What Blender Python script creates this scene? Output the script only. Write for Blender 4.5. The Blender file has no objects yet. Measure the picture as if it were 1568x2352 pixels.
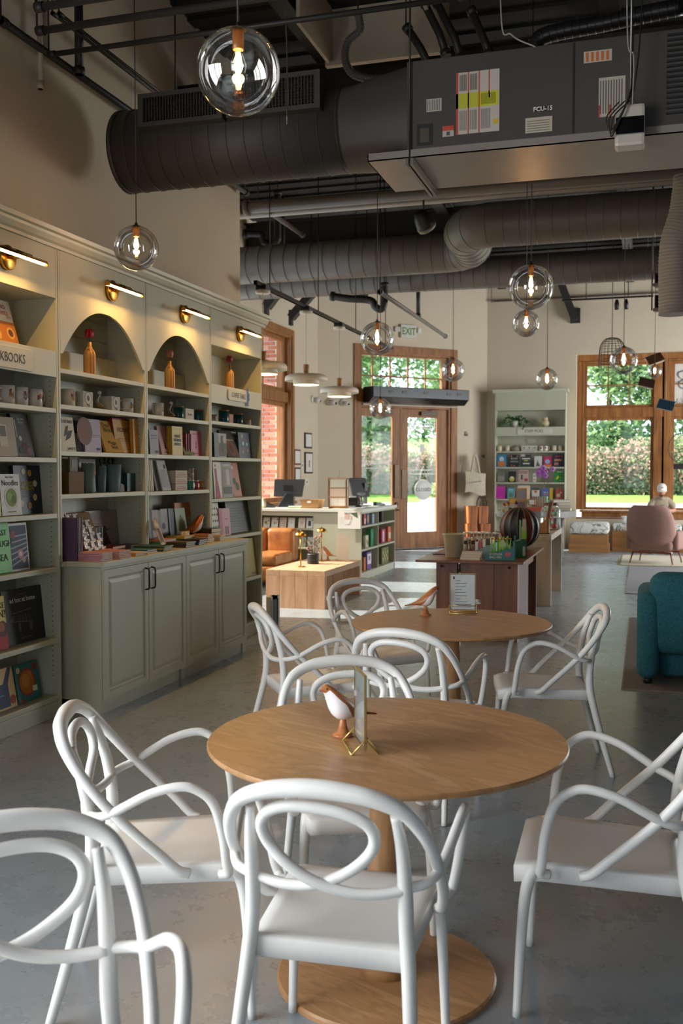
import bpy, bmesh, math, random
from mathutils import Vector, Matrix, Quaternion
random.seed(7)
SC = bpy.context.scene
COL = SC.collection
PI = math.pi
R = math.radians

# ------------------------------------------------------------------ camera
YAW, PITCH, EYE, FPX = R(16.9), R(-2.3), 1.57, 2287.0
cam_data = bpy.data.cameras.new('camera')
cam = bpy.data.objects.new('camera', cam_data)
COL.objects.link(cam)
cam.location = (0, 0, EYE)
cam.rotation_euler = (PI/2 + PITCH, 0, YAW)
cam_data.sensor_fit = 'VERTICAL'
cam_data.sensor_height = 36.0
cam_data.sensor_width = 24.0
cam_data.lens = FPX/2352*36.0
cam_data.clip_end = 300
cam_data.dof.use_dof = True
cam_data.dof.focus_distance = 4.6
cam_data.dof.aperture_fstop = 4.5
SC.camera = cam

# ------------------------------------------------------------------ exposure
SC.view_settings.view_transform = 'Standard'
SC.view_settings.look = 'None'
SC.view_settings.gamma = 1.0
SC.view_settings.use_curve_mapping = False
SC.view_settings.exposure = 0.1

# ------------------------------------------------------------------ sky
W = bpy.data.worlds.new('sky')
SC.world = W
W.use_nodes = True
wn = W.node_tree.nodes; wn.clear()
wo = wn.new('ShaderNodeOutputWorld'); wb = wn.new('ShaderNodeBackground')
wb.inputs[0].default_value = (0.72, 0.86, 1.0, 1)
wb.inputs[1].default_value = 3.4
W.node_tree.links.new(wb.outputs[0], wo.inputs[0])

def light(name, kind, loc, energy, color=(1, 1, 1), rot=(0, 0, 0), **kw):
    l = bpy.data.lights.new(name, kind)
    l.energy = energy; l.color = color
    for k, v in kw.items(): setattr(l, k, v)
    o = bpy.data.objects.new(name, l); COL.objects.link(o)
    o.location = loc; o.rotation_euler = rot
    return o

# sun: low from the left, through the alcove windows
sun_dir = Vector((0.78, 0.10, -0.60)).normalized()
sun = light('sun', 'SUN', (0, 0, 12), 13.0, (1.0, 0.93, 0.82), angle=R(0.6))
sun.rotation_euler = sun_dir.to_track_quat('-Z', 'Y').to_euler()
# daylight standing in the window openings that lie outside the picture
DAY = (0.94, 0.97, 1.0)
light('daylight_left_near', 'AREA', (-3.97, -.3, 2.15), 400, DAY, (R(90), 0, R(-90)), shape='RECTANGLE', size=4.4, size_y=2.5)
light('daylight_behind', 'AREA', (.2, -3.05, 2.25), 22, DAY, (R(90), 0, 0), shape='RECTANGLE', size=2.2, size_y=2.7)
light('daylight_right', 'AREA', (5.05, 17.4, 2.3), 520, (.96, .98, 1.), (R(90), 0, R(90)), shape='RECTANGLE', size=4.6, size_y=2.8)

# ------------------------------------------------------------------ materials
MATS = {}
def lin(c):
    if isinstance(c, str):
        c = tuple(int(c[i:i+2], 16)/255 for i in (0, 2, 4))
    return tuple((v/12.92 if v <= .04045 else ((v+.055)/1.055)**2.4) for v in c)
def new_mat(name):
    m = bpy.data.materials.new(name); m.use_nodes = True
    nt = m.node_tree; b = nt.nodes['Principled BSDF']
    return m, nt, b
def P(hexc, rough=.55, metal=0., name=None, spec=.5, coat=0.):
    key = (hexc, rough, metal, spec, coat)
    if key in MATS: return MATS[key]
    m, nt, b = new_mat(name or 'paint_' + hexc)
    b.inputs['Base Color'].default_value = (*lin(hexc), 1)
    b.inputs['Roughness'].default_value = rough
    b.inputs['Metallic'].default_value = metal
    b.inputs['Specular IOR Level'].default_value = spec
    b.inputs['Coat Weight'].default_value = coat
    MATS[key] = m
    return m
def ramp_mat(name, stops, rough=.5, scale=(1, 1, 1), nscale=4., detail=6., distort=0., bump=0., coord='Object', kind='noise', rough_var=0., wave=None, metal=0., rand=False):
    """noise or wave driven colour on object coordinates"""
    if name in MATS: return MATS[name]
    m, nt, b = new_mat(name); N = nt.nodes; L = nt.links
    tc = N.new('ShaderNodeTexCoord'); mp = N.new('ShaderNodeMapping')
    mp.inputs['Scale'].default_value = scale
    src = tc.outputs[coord]
    if rand:
        oi = N.new('ShaderNodeObjectInfo'); ad = N.new('ShaderNodeVectorMath'); ad.operation = 'ADD'
        sc_ = N.new('ShaderNodeMath'); sc_.operation = 'MULTIPLY'; sc_.inputs[1].default_value = 37.
        L.new(oi.outputs['Random'], sc_.inputs[0]); L.new(src, ad.inputs[0]); L.new(sc_.outputs[0], ad.inputs[1]); src = ad.outputs[0]
    L.new(src, mp.inputs[0])
    if kind == 'noise':
        t = N.new('ShaderNodeTexNoise'); t.inputs['Scale'].default_value = nscale
        t.inputs['Detail'].default_value = detail; t.inputs['Distortion'].default_value = distort
        fac = t.outputs['Fac']
    elif kind == 'wave':
        t = N.new('ShaderNodeTexWave'); t.inputs['Scale'].default_value = nscale
        t.inputs['Distortion'].default_value = distort; t.inputs['Detail'].default_value = detail
        t.inputs['Detail Scale'].default_value = 1.2
        if wave: t.wave_type = wave[0]; t.bands_direction = wave[1] if wave[0] == 'BANDS' else t.bands_direction
        fac = t.outputs['Fac']
    elif kind == 'voronoi':
        t = N.new('ShaderNodeTexVoronoi'); t.inputs['Scale'].default_value = nscale
        fac = t.outputs['Distance']
    L.new(mp.outputs[0], t.inputs['Vector'])
    cr = N.new('ShaderNodeValToRGB'); e = cr.color_ramp.elements
    for i, (p, c) in enumerate(stops):
        el = e[i] if i < 2 else e.new(p)
        el.position = p; el.color = (*lin(c), 1)
    L.new(fac, cr.inputs[0]); L.new(cr.outputs[0], b.inputs['Base Color'])
    b.inputs['Roughness'].default_value = rough; b.inputs['Metallic'].default_value = metal
    if rough_var:
        mr = N.new('ShaderNodeMapRange'); mr.inputs['To Min'].default_value = rough-rough_var; mr.inputs['To Max'].default_value = rough+rough_var
        L.new(fac, mr.inputs[0]); L.new(mr.outputs[0], b.inputs['Roughness'])
    if bump:
        bp = N.new('ShaderNodeBump'); bp.inputs['Strength'].default_value = bump; bp.inputs['Distance'].default_value = .01
        L.new(fac, bp.inputs['Height']); L.new(bp.outputs[0], b.inputs['Normal'])
    MATS[name] = m
    return m
def emit(hexc, strength, name='glow'):
    key = ('emit', hexc, strength)
    if key in MATS: return MATS[key]
    m, nt, b = new_mat(name)
    b.inputs['Base Color'].default_value = (*lin(hexc), 1)
    b.inputs['Emission Color'].default_value = (*lin(hexc), 1)
    b.inputs['Emission Strength'].default_value = strength
    MATS[key] = m
    return m
def thin_glass(name, tint=(1, 1, 1), refl=.10, rough=0.02):
    """thin sheet: mostly lets light straight through, mirrors a little"""
    if name in MATS: return MATS[name]
    m = bpy.data.materials.new(name); m.use_nodes = True
    nt = m.node_tree; N = nt.nodes; L = nt.links; N.clear()
    o = N.new('ShaderNodeOutputMaterial'); mx = N.new('ShaderNodeMixShader')
    tr = N.new('ShaderNodeBsdfTransparent'); tr.inputs[0].default_value = (*tint, 1)
    gl = N.new('ShaderNodeBsdfGlossy'); gl.inputs['Roughness'].default_value = rough
    lw = N.new('ShaderNodeLayerWeight'); lw.inputs['Blend'].default_value = refl*1.6
    mr = N.new('ShaderNodeMapRange'); mr.inputs['To Min'].default_value = refl*.35; mr.inputs['To Max'].default_value = .75
    L.new(lw.outputs['Fresnel'], mr.inputs[0]); L.new(mr.outputs[0], mx.inputs[0])
    L.new(tr.outputs[0], mx.inputs[1]); L.new(gl.outputs[0], mx.inputs[2]); L.new(mx.outputs[0], o.inputs[0])
    MATS[name] = m
    return m

# ------------------------------------------------------------------ mesh helpers
def fillet(pts, n=12, closed=False):
    """Catmull-Rom through pts"""
    P_ = [Vector(p) for p in pts]; out = []
    k = len(P_); rng = k if closed else k-1
    for i in range(rng):
        if closed: a, b, c, d = P_[(i-1) % k], P_[i], P_[(i+1) % k], P_[(i+2) % k]
        else:
            b, c = P_[i], P_[i+1]; a = P_[i-1] if i else b*2-c; d = P_[i+2] if i+2 < k else c*2-b
        for j in range(n):
            t = j/n
            out.append(.5*((2*b)+(c-a)*t+(2*a-5*b+4*c-d)*t*t+(3*b-3*c+d-a)*t**3))
    if not closed: out.append(P_[-1].copy())
    return out

class MB:
    def __init__(s): s.v = []; s.f = []; s.m = []; s.sm = []; s.mi = 0; s.T = None
    def _v(s, p):
        p = Vector(p)
        if s.T is not None: p = s.T @ p
        s.v.append(p[:]); return len(s.v)-1
    def _f(s, idx, smooth=False): s.f.append(tuple(idx)); s.m.append(s.mi); s.sm.append(smooth)
    def box(s, c, d, rot=None):
        cx, cy, cz = c; hx, hy, hz = d[0]/2, d[1]/2, d[2]/2
        q = rot.to_matrix() if rot is not None and hasattr(rot, 'to_matrix') else None
        ids = []
        for z in (-hz, hz):
            for x, y in ((-hx, -hy), (hx, -hy), (hx, hy), (-hx, hy)):
                p = Vector((x, y, z))
                if q is not None: p = q @ p
                ids.append(s._v(p+Vector((cx, cy, cz))))
        a = ids
        for f in ((0, 3, 2, 1), (4, 5, 6, 7), (0, 1, 5, 4), (1, 2, 6, 5), (2, 3, 7, 6), (3, 0, 4, 7)):
            s._f([a[i] for i in f])
        return s
    def b2(s, lo, hi):
        return s.box([(lo[i]+hi[i])/2 for i in range(3)], [abs(hi[i]-lo[i]) for i in range(3)])
    def tube(s, pts, r, seg=8, cap=True, smooth=True, flat=None, closed=False):
        """sweep; r number, list or function of 0..1; flat=(sx,sy) squash"""
        pts = [Vector(p) for p in pts]; n = len(pts)
        T = []
        for i in range(n):
            if closed: t = pts[(i+1) % n]-pts[i-1]
            else: t = pts[min(i+1, n-1)]-pts[max(i-1, 0)]
            T.append(t.normalized() if t.length > 1e-9 else Vector((0, 0, 1)))
        up = Vector((0, 0, 1)) if abs(T[0].z) < .9 else Vector((0, 1, 0))
        u = T[0].cross(up).normalized(); rings = []
        for i in range(n):
            if i:
                q = T[i-1].rotation_difference(T[i]); u = q @ u
                u = (u - T[i]*u.dot(T[i])).normalized()
            w = T[i].cross(u)
            rr = r(i/(n-1)) if callable(r) else (r[i] if isinstance(r, (list, tuple)) else r)
            fx, fy = flat if flat else (1, 1)
            rings.append([s._v(pts[i]+u*(math.cos(2*PI*k/seg)*rr*fx)+w*(math.sin(2*PI*k/seg)*rr*fy)) for k in range(seg)])
        for i in range(n if closed else n-1):
            a, b = rings[i], rings[(i+1) % n]
            for k in range(seg): s._f((a[k], a[(k+1) % seg], b[(k+1) % seg], b[k]), smooth)
        if cap and not closed:
            s._f(rings[0][::-1]); s._f(rings[-1])
        return s
    def bar(s, a, b, w, h=None):
        """square bar from a to b"""
        a, b = Vector(a), Vector(b); d = b-a
        rot = d.to_track_quat('X', 'Z')
        return s.box((a+b)/2, (d.length, w, h or w), rot)
    def lathe(s, prof, c=(0, 0, 0), seg=20, smooth=True, axis=None, capb=True, capt=True):
        """profile [(r,z)] around z"""
        M_ = axis.to_matrix() if axis is not None else None
        rings = []
        for r, z in prof:
            ring = []
            for k in range(seg):
                p = Vector((math.cos(2*PI*k/seg)*r, math.sin(2*PI*k/seg)*r, z))
                if M_ is not None: p = M_ @ p
                ring.append(s._v(p+Vector(c)))
            rings.append(ring)
        for a, b in zip(rings, rings[1:]):
            for k in range(seg): s._f((a[k], a[(k+1) % seg], b[(k+1) % seg], b[k]), smooth)
        if capb and prof[0][0] > 1e-5: s._f(rings[0][::-1])
        if capt and prof[-1][0] > 1e-5: s._f(rings[-1])
        return s
    def prism(s, poly, h, plane='xy', off=0.):
        """extrude polygon; plane xy->z, xz->y, yz->x"""
        def mk(a, b, t):
            return {'xy': (a, b, t), 'xz': (a, t, b), 'yz': (t, a, b)}[plane]
        lo = [s._v(mk(a, b, off)) for a, b in poly]; hi = [s._v(mk(a, b, off+h)) for a, b in poly]
        n = len(poly)
        s._f(lo[::-1]); s._f(hi)
        for i in range(n): s._f((lo[i], lo[(i+1) % n], hi[(i+1) % n], hi[i]))
        return s
    def ball(s, c, r, seg=12, rings=8, sc=(1, 1, 1), rot=None):
        M_ = rot.to_matrix() if rot is not None else None
        idx = []
        for i in range(rings+1):
            th = PI*i/rings; ring = []
            for k in range(seg):
                p = Vector((math.sin(th)*math.cos(2*PI*k/seg)*r*sc[0], math.sin(th)*math.sin(2*PI*k/seg)*r*sc[1], math.cos(th)*r*sc[2]))
                if M_ is not None: p = M_ @ p
                ring.append(s._v(p+Vector(c)))
            idx.append(ring)
        for a, b in zip(idx, idx[1:]):
            for k in range(seg): s._f((a[k], b[k], b[(k+1) % seg], a[(k+1) % seg]), True)
        return s
    def quad(s, a, b, c, d, smooth=False):
        s._f([s._v(p) for p in (a, b, c, d)], smooth); return s
    def poly(s, pts): s._f([s._v(p) for p in pts]); return s
    def mesh(s, name, mats, bevel=0., merge=True):
        me = bpy.data.meshes.new(name); me.from_pydata(s.v, [], s.f)
        if not isinstance(mats, (list, tuple)): mats = [mats]
        for m in mats: me.materials.append(m)
        me.polygons.foreach_set('material_index', s.m); me.polygons.foreach_set('use_smooth', s.sm)
        bm = bmesh.new(); bm.from_mesh(me)
        if merge: bmesh.ops.remove_doubles(bm, verts=bm.verts, dist=1e-6)
        bmesh.ops.recalc_face_normals(bm, faces=bm.faces)
        if bevel:
            ed = [e for e in bm.edges if len(e.link_faces) == 2 and e.calc_face_angle(0) > .6]
            bmesh.ops.bevel(bm, geom=ed, offset=bevel, segments=2, profile=.6, affect='EDGES', clamp_overlap=True)
        bm.to_mesh(me); bm.free()
        return me
    def build(s, name, mats, parent=None, loc=(0, 0, 0), rz=0., bevel=0., rot=None, merge=True):
        o = bpy.data.objects.new(name, s.mesh(name, mats, bevel, merge)); COL.objects.link(o)
        o.location = loc
        if rot is not None: o.rotation_euler = rot
        else: o.rotation_euler = (0, 0, rz)
        if parent is not None: o.parent = parent
        return o

def tag(o, label=None, cat=None, group=None, kind=None):
    if label: o['label'] = label
    if cat: o['category'] = cat
    if group: o['group'] = group
    if kind: o['kind'] = kind
    return o
def thing(name, label, cat, loc=(0, 0, 0), rz=0., group=None, rot=None):
    o = bpy.data.objects.new(name, None); COL.objects.link(o)
    o.empty_display_size = .05
    o.location = loc; o.rotation_euler = rot if rot is not None else (0, 0, rz)
    return tag(o, label, cat, group)
def struct(o): o['kind'] = 'structure'; return o
def kids(o): return [c for c in COL.objects if c.parent == o]
def dup(root, loc=None, rz=None, label=None, group=None, parent=None, children=None):
    c = root.copy(); COL.objects.link(c); c.parent = parent
    if loc is not None: c.location = loc
    if rz is not None: c.rotation_euler = (0, 0, rz)
    if label: c['label'] = label
    if group: c['group'] = group
    for ch in (root.children if children is None else children): dup(ch, parent=c)
    return c
def text_mesh(txt, size, ext=.0006, shear=0., align='CENTER', xs=1., bold=0.):
    cu = bpy.data.curves.new('lettering', 'FONT'); cu.body = txt; cu.size = size
    cu.align_x = align; cu.align_y = 'CENTER'; cu.extrude = ext; cu.shear = shear; cu.resolution_u = 2
    cu.offset = bold
    o = bpy.data.objects.new('lettering', cu); COL.objects.link(o)
    dg = bpy.context.evaluated_depsgraph_get(); dg.update()
    me = bpy.data.meshes.new_from_object(o.evaluated_get(dg))
    bpy.data.objects.remove(o); bpy.data.curves.remove(cu)
    if xs != 1.: me.transform(Matrix.Diagonal((xs, 1, 1, 1)))
    return me
def lettering(txt, size, mat_, parent, loc, rot=(PI/2, 0, 0), name='lettering', **kw):
    me = text_mesh(txt, size, **kw); me.materials.clear(); me.materials.append(mat_)
    o = bpy.data.objects.new(name, me); COL.objects.link(o)
    o.location = loc; o.rotation_euler = rot; o.parent = parent
    return o

# photograph pixel -> point on a real plane (used to read off where things stand)
_fw = Vector((-math.sin(YAW)*math.cos(PITCH), math.cos(YAW)*math.cos(PITCH), math.sin(PITCH)))
_rt = Vector((math.cos(YAW), math.sin(YAW), 0)); _up = _rt.cross(_fw); _C = Vector((0, 0, EYE))
def _ray(x, y): return _fw*FPX + _rt*(x-784) - _up*(y-1176)
def on_x(x, y, X): r = _ray(x, y); return _C + r*(X/r.x)
def on_y(x, y, Y): r = _ray(x, y); return _C + r*(Y/r.y)
def on_z(x, y, z): r = _ray(x, y); return _C + r*((z-EYE)/r.z)
def at_depth(x, y, d): return _C + _ray(x, y)*(d/FPX)
# ------------------------------------------------------------------ shared materials
M_SAGE = ramp_mat('sage_cabinet_paint', [(.3, 'b3b39c'), (.7, 'bbbba5')], rough=.42, nscale=2., detail=2.)
M_WALL = ramp_mat('cream_wall_paint', [(.3, 'cdbda3'), (.7, 'd3c4ab')], rough=.85, nscale=1.4, detail=8., bump=.03)
M_DECK = ramp_mat('black_painted_deck', [(.3, '1f1d1a'), (.7, '2a2723')], rough=.8, nscale=3.)
M_DUCT = ramp_mat('charcoal_painted_duct', [(.3, '5c554c'), (.7, '686057')], rough=.5, nscale=1.5, detail=4.)
M_DUCT2 = ramp_mat('dark_painted_unit', [(.3, '3a3530'), (.7, '433d37')], rough=.55, nscale=1.2, detail=5.)
M_BLACK = P('191816', .5)
M_BLACKM = P('1d1c1a', .35, .6)
M_STEEL = P('8d8a86', .35, .9)
M_TRIM = ramp_mat('stained_fir_trim', [(.25, '6d421d'), (.5, '925d2b'), (.75, 'aa763c')], rough=.55, scale=(3, 3, .35), nscale=5., detail=8., distort=.6, rand=True)
M_OAK = ramp_mat('oak_laminate', [(.22, '8a6240'), (.42, 'b08458'), (.52, 'a0764c'), (.62, 'bb9066'), (.82, '9c7249')], rough=.36, scale=(.8, 3.6, 1), nscale=2.4, detail=10., distort=1.8, rough_var=.04)
M_WHITE = ramp_mat('white_moulded_plastic', [(.3, 'e4e2dc'), (.7, 'e9e7e2')], rough=.38, nscale=3., detail=2.)
M_PAPER = P('efece4', .8)
M_CARD = P('a87f50', .8)
M_BRASS = P('b98a3c', .28, 1.)
M_GLASS = thin_glass('window_glass', refl=.025)
M_BULBGLASS = thin_glass('globe_glass', tint=(.97, .95, .92), refl=.24)
M_ACRYL = thin_glass('clear_acrylic', tint=(.95, .96, .95), refl=.12)
M_FLOOR = None
def _floor_mat():
    m, nt, b = new_mat('polished_concrete'); N = nt.nodes; L = nt.links
    tc = N.new('ShaderNodeTexCoord')
    def noise(scale, detail, rough=.55, dist=0.):
        n = N.new('ShaderNodeTexNoise'); n.inputs['Scale'].default_value = scale; n.inputs['Detail'].default_value = detail
        n.inputs['Roughness'].default_value = rough; n.inputs['Distortion'].default_value = dist
        L.new(tc.outputs['Object'], n.inputs['Vector']); return n.outputs['Fac']
    def ramp(f, a, ca, b_, cb):
        c = N.new('ShaderNodeValToRGB'); e = c.color_ramp.elements
        e[0].position, e[0].color = a, (*lin(ca), 1); e[1].position, e[1].color = b_, (*lin(cb), 1)
        L.new(f, c.inputs[0]); return c.outputs[0]
    big, mid, fine = noise(.55, 6, .6), noise(4., 10, .7), noise(70., 4)
    mx = N.new('ShaderNodeMixRGB'); mx.inputs[0].default_value = .5
    L.new(ramp(big, .3, '757e84', .72, '929ca3'), mx.inputs[1]); L.new(ramp(mid, .25, '7b8489', .75, '929da4'), mx.inputs[2])
    L.new(mx.outputs[0], b.inputs['Base Color'])
    mr = N.new('ShaderNodeMapRange'); mr.inputs['From Min'].default_value = .3; mr.inputs['From Max'].default_value = .7
    mr.inputs['To Min'].default_value = .24; mr.inputs['To Max'].default_value = .33
    L.new(mid, mr.inputs[0]); L.new(mr.outputs[0], b.inputs['Roughness'])
    bp = N.new('ShaderNodeBump'); bp.inputs['Strength'].default_value = .06; bp.inputs['Distance'].default_value = .003
    L.new(mid, bp.inputs['Height']); L.new(bp.outputs[0], b.inputs['Normal'])
    b.inputs['Specular IOR Level'].default_value = .75
    return m
M_FLOOR = _floor_mat()

# ------------------------------------------------------------------ the room
CZ = 5.6                                     # deck height
XA, XL, YB, XR, YN = -6.03, -3.93, 21.1, 5.0, -3.0
def S(name, mb, m, **kw): return struct(mb.build(name, m, **kw))
S('floor', MB().poly([(XL, YN, 0), (XR, YN, 0), (XR, YB, 0), (-3.2, YB, 0), (XA, 18.27, 0), (XA, 9.41, 0), (XL, 9.41, 0)]).prism([(XL, YN), (XR, YN), (XR, YB), (-3.2, YB), (XA, 18.27), (XA, 9.41), (XL, 9.41)], -.1, off=0.), M_FLOOR)
mb = MB().b2((XA-.4, YN-.3, CZ), (XR+.3, YB+.4, CZ+.2))
for i in range(76): mb.b2((XA, YN+.33*i, CZ-.03), (XR, YN+.33*i+.16, CZ))
S('ceiling', mb, M_DECK)
S('wall_alcove_return', MB().b2((XA, 9.16, 0), (XL-.25, 9.41, CZ)), M_WALL)

def wall_with_holes(name, length, holes, T, thick=.28, h=CZ, m=M_WALL):
    """wall in its own frame: x along, y outward, z up; holes (x0,x1,z0,z1)"""
    mb = MB(); mb.T = T
    xs = sorted({0., length, *[v for q in holes for v in q[:2]]})
    for a, b in zip(xs, xs[1:]):
        hs = sorted([q[2:] for q in holes if q[0] <= a+1e-6 and q[1] >= b-1e-6])
        z = 0.
        for z0, z1 in hs:
            if z0 > z: mb.b2((a, 0, z), (b, thick, z0))
            z = z1
        if z < h: mb.b2((a, 0, z), (b, thick, h))
    return S(name, mb, m)

def frame_T(origin, rz): return Matrix.Translation(origin) @ Matrix.Rotation(rz, 4, 'Z')
T_ALC = frame_T((XA, 9.41, 0), R(90))        # x -> +Y, y -> -X
T_CHM = frame_T((XA, 18.27, 0), R(45))       # x -> (1,1), y -> (-1,1)
T_BACK = frame_T((-3.2, YB, 0), 0)           # x -> +X, y -> +Y
T_RIGHT = frame_T((XR, YB, 0), R(-90))       # x -> -Y, y -> +X
T_NEAR = frame_T((XR, YN, 0), R(180))        # x -> -X, y -> -Y

wall_with_holes('wall_left', 12.41, [(.4, 5.0, .85, 3.5)], frame_T((XL, YN, 0), R(90)), .25)
alc_win = [(.25, 2.35), (2.75, 4.85), (5.25, 7.38)]
wall_with_holes('wall_alcove', 8.86, [(a, b, 1.05, 3.98) for a, b in alc_win], T_ALC)
wall_with_holes('wall_door_side', 4.15, [(.93, 3.1, 0., 3.97)], T_CHM)
wall_with_holes('wall_back', 8.2, [(1.84, 8.0, .60, 3.99)], T_BACK, thick=.52)
wall_with_holes('wall_right', 10.1, [(1.4, 6.4, .8, 3.8)], T_RIGHT)
M_LOWBOUNCE = ramp_mat('low_bounce_dark', [(.3, '3a352f'), (.7, '423c35')], rough=.85, nscale=1.4, detail=8., bump=.03)  # dark tone made up for the unseen walls, to cut bounced light
wall_with_holes('wall_right_near', 14.0, [], frame_T((XR, 11.0, 0), R(-90)), m=M_LOWBOUNCE)
wall_with_holes('wall_behind', 8.93, [(3.6, 6.0, .8, 3.7)], T_NEAR, m=M_LOWBOUNCE)

def window(name, T, w, z0, z1, x0, sill_out, transom=None, nx=3, nz=2, cas=.11, glass_y=.14, mullions=(), fr=.075, deep=.02):
    """wood window in an opening; casing stands on the room side of the wall"""
    root = bpy.data.objects.new(name, None); COL.objects.link(root); root.matrix_world = T @ Matrix.Translation((x0, 0, 0)); struct(root)
    def pc(nm, lo, hi, bev=.006, m=M_TRIM): return MB().b2(lo, hi).build(nm, m, root, bevel=bev)
    yi = -deep
    if cas:
        pc('casing', (-cas, yi, z0-.02), (0, .0, z1+cas)); pc('casing', (w, yi, z0-.02), (w+cas, .0, z1+cas))
        pc('casing', (-.001, yi, z1), (w+.001, .0, z1+cas))
    pc('sill', (-cas-.04, -sill_out, z0-.045), (w+cas+.04, .06, z0)); pc('apron', (-cas, yi, z0-.15), (w+cas, 0, z0-.046))
    pc('jamb', (0, 0, z0), (.03, .28, z1)); pc('jamb', (w-.03, 0, z0), (w, .28, z1)); pc('head', (.03, 0, z1-.03), (w-.03, .28, z1))
    bays = []; xs = [.03]
    for a, b in mullions:
        pc('mullion', (a, .03, z0), (b, .25, z1-.03)); bays.append((xs[-1], a)); xs.append(b)
    bays.append((xs[-1], w-.03))
    for a, b in bays:
        levels = [(z0, z1-.03)]
        if transom:
            pc('transom_bar', (a, .05, transom[0]), (b, .23, transom[1])); levels = [(z0, transom[0]), (transom[1], z1-.03)]
        for li, (za, zb) in enumerate(levels):
            y0, y1 = glass_y-.03, glass_y+.03
            pc('sash_stile', (a, y0, za), (a+fr, y1, zb)); pc('sash_stile', (b-fr, y0, za), (b, y1, zb))
            pc('sash_rail', (a+fr, y0, za), (b-fr, y1, za+fr)); pc('sash_rail', (a+fr, y0, zb-fr), (b-fr, y1, zb))
            MB().b2((a+fr, glass_y-.004, za+fr), (b-fr, glass_y+.004, zb-fr)).build('pane', M_GLASS, root)
            if li == 1 or not transom:
                ga, gb, ha, hb = a+fr, b-fr, za+fr, zb-fr
                for i in range(1, nx):
                    x = ga+(gb-ga)*i/nx; pc('muntin', (x-.013, y0+.012, ha), (x+.013, y1-.012, hb), .003)
                for j in range(1, nz):
                    z = ha+(hb-ha)*j/nz; pc('muntin', (ga, y0+.014, z-.013), (gb, y1-.014, z+.013), .003)
    return root
for i, (a, b) in enumerate(alc_win):
    window('window_%d' % (i+1), T_ALC, b-a, 1.05, 3.98, a, .05, (2.80, 2.98), 2, 2)
# back window: recessed in a plastered opening, two bays in view and one beyond
Tb = frame_T((-3.2, YB+.22, 0), 0)
window('window_4', Tb, 5.98, .78, 3.86, 1.95, .06, (2.70, 2.90), 3, 2, cas=.0, mullions=((1.42, 1.58), (1.62, 1.76), (3.2, 3.52), (4.6, 4.9)), fr=.06)
for nm_, lo_, hi_ in (('trim_1', (-1.355, YB+.22, 3.865), (4.795, YB+.48, 3.985)), ('trim_3', (-1.355, YB+.22, .785), (-1.255, YB+.48, 3.86)), ('trim_4', (-1.355, YB+.22, .605), (4.795, YB+.48, .625))): S(nm_, MB().b2(lo_, hi_), M_TRIM)
window('window_5', T_RIGHT, 5.0, .8, 3.8, 1.4, .05, (2.8, 2.98), 3, 2, mullions=((1.56, 1.72), (3.28, 3.44)))
window('window_6', T_NEAR, 2.4, .8, 3.7, 3.6, .05, (2.8, 2.98), 3, 2, mullions=((1.12, 1.28),))

window('window_7', frame_T((XL, YN, 0), R(90)), 4.6, .85, 3.5, .4, .05, (2.7, 2.86), 3, 2, mullions=((1.45, 1.61), (2.98, 3.14)))
# baseboards where the walls meet the floor
S('baseboard_back', MB().b2((-3.2, YB-.015, 0), (XR, YB, .11)), M_WALL)
mb = MB(); mb.T = T_CHM; mb.b2((0, -.015, 0), (.80, 0, .11)).b2((3.23, -.015, 0), (4.0, 0, .11)); S('baseboard_door_side', mb, M_WALL)

# ------------------------------------------------------------------ entrance: double door with transom
door = bpy.data.objects.new('door_1', None); COL.objects.link(door); door.matrix_world = T_CHM; struct(door)
def dpc(nm, lo, hi, m=M_TRIM, bev=.006, par=None): return MB().b2(lo, hi).build(nm, m, par or door, bevel=bev)
dpc('casing', (.79, -.03, 0), (.95, 0, 4.09)); dpc('casing', (3.08, -.03, 0), (3.23, 0, 4.09)); dpc('casing', (.95, -.03, 3.95), (3.08, 0, 4.09))
dpc('jamb', (.93, 0, 0), (.975, .28, 3.97)); dpc('jamb', (3.03, 0, 0), (3.10, .28, 3.97)); dpc('head', (.975, 0, 3.92), (3.03, .28, 3.97))
dpc('transom_bar', (.975, .0, 2.85), (3.03, .2, 3.20))
dpc('sash_stile', (.975, .08, 3.2), (1.0, .14, 3.92)); dpc('sash_stile', (2.90, .06, 3.2), (3.03, .14, 3.92))
dpc('sash_rail', (1.0, .06, 3.2), (2.9, .14, 3.225)); dpc('sash_rail', (1.0, .06, 3.88), (2.9, .14, 3.92))
MB().b2((1.0, .096, 3.225), (2.9, .104, 3.88)).build('pane', M_GLASS, door)
for x in (1.265, 1.675, 2.095, 2.515): dpc('muntin', (x-.015, .085, 3.225), (x+.015, .115, 3.88), bev=.003)
dpc('muntin', (1.0, .087, 3.47), (2.9, .113, 3.50), bev=.003)
dpc('threshold', (.975, -.02, 0), (3.03, .2, .012), M_BLACKM)
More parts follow.
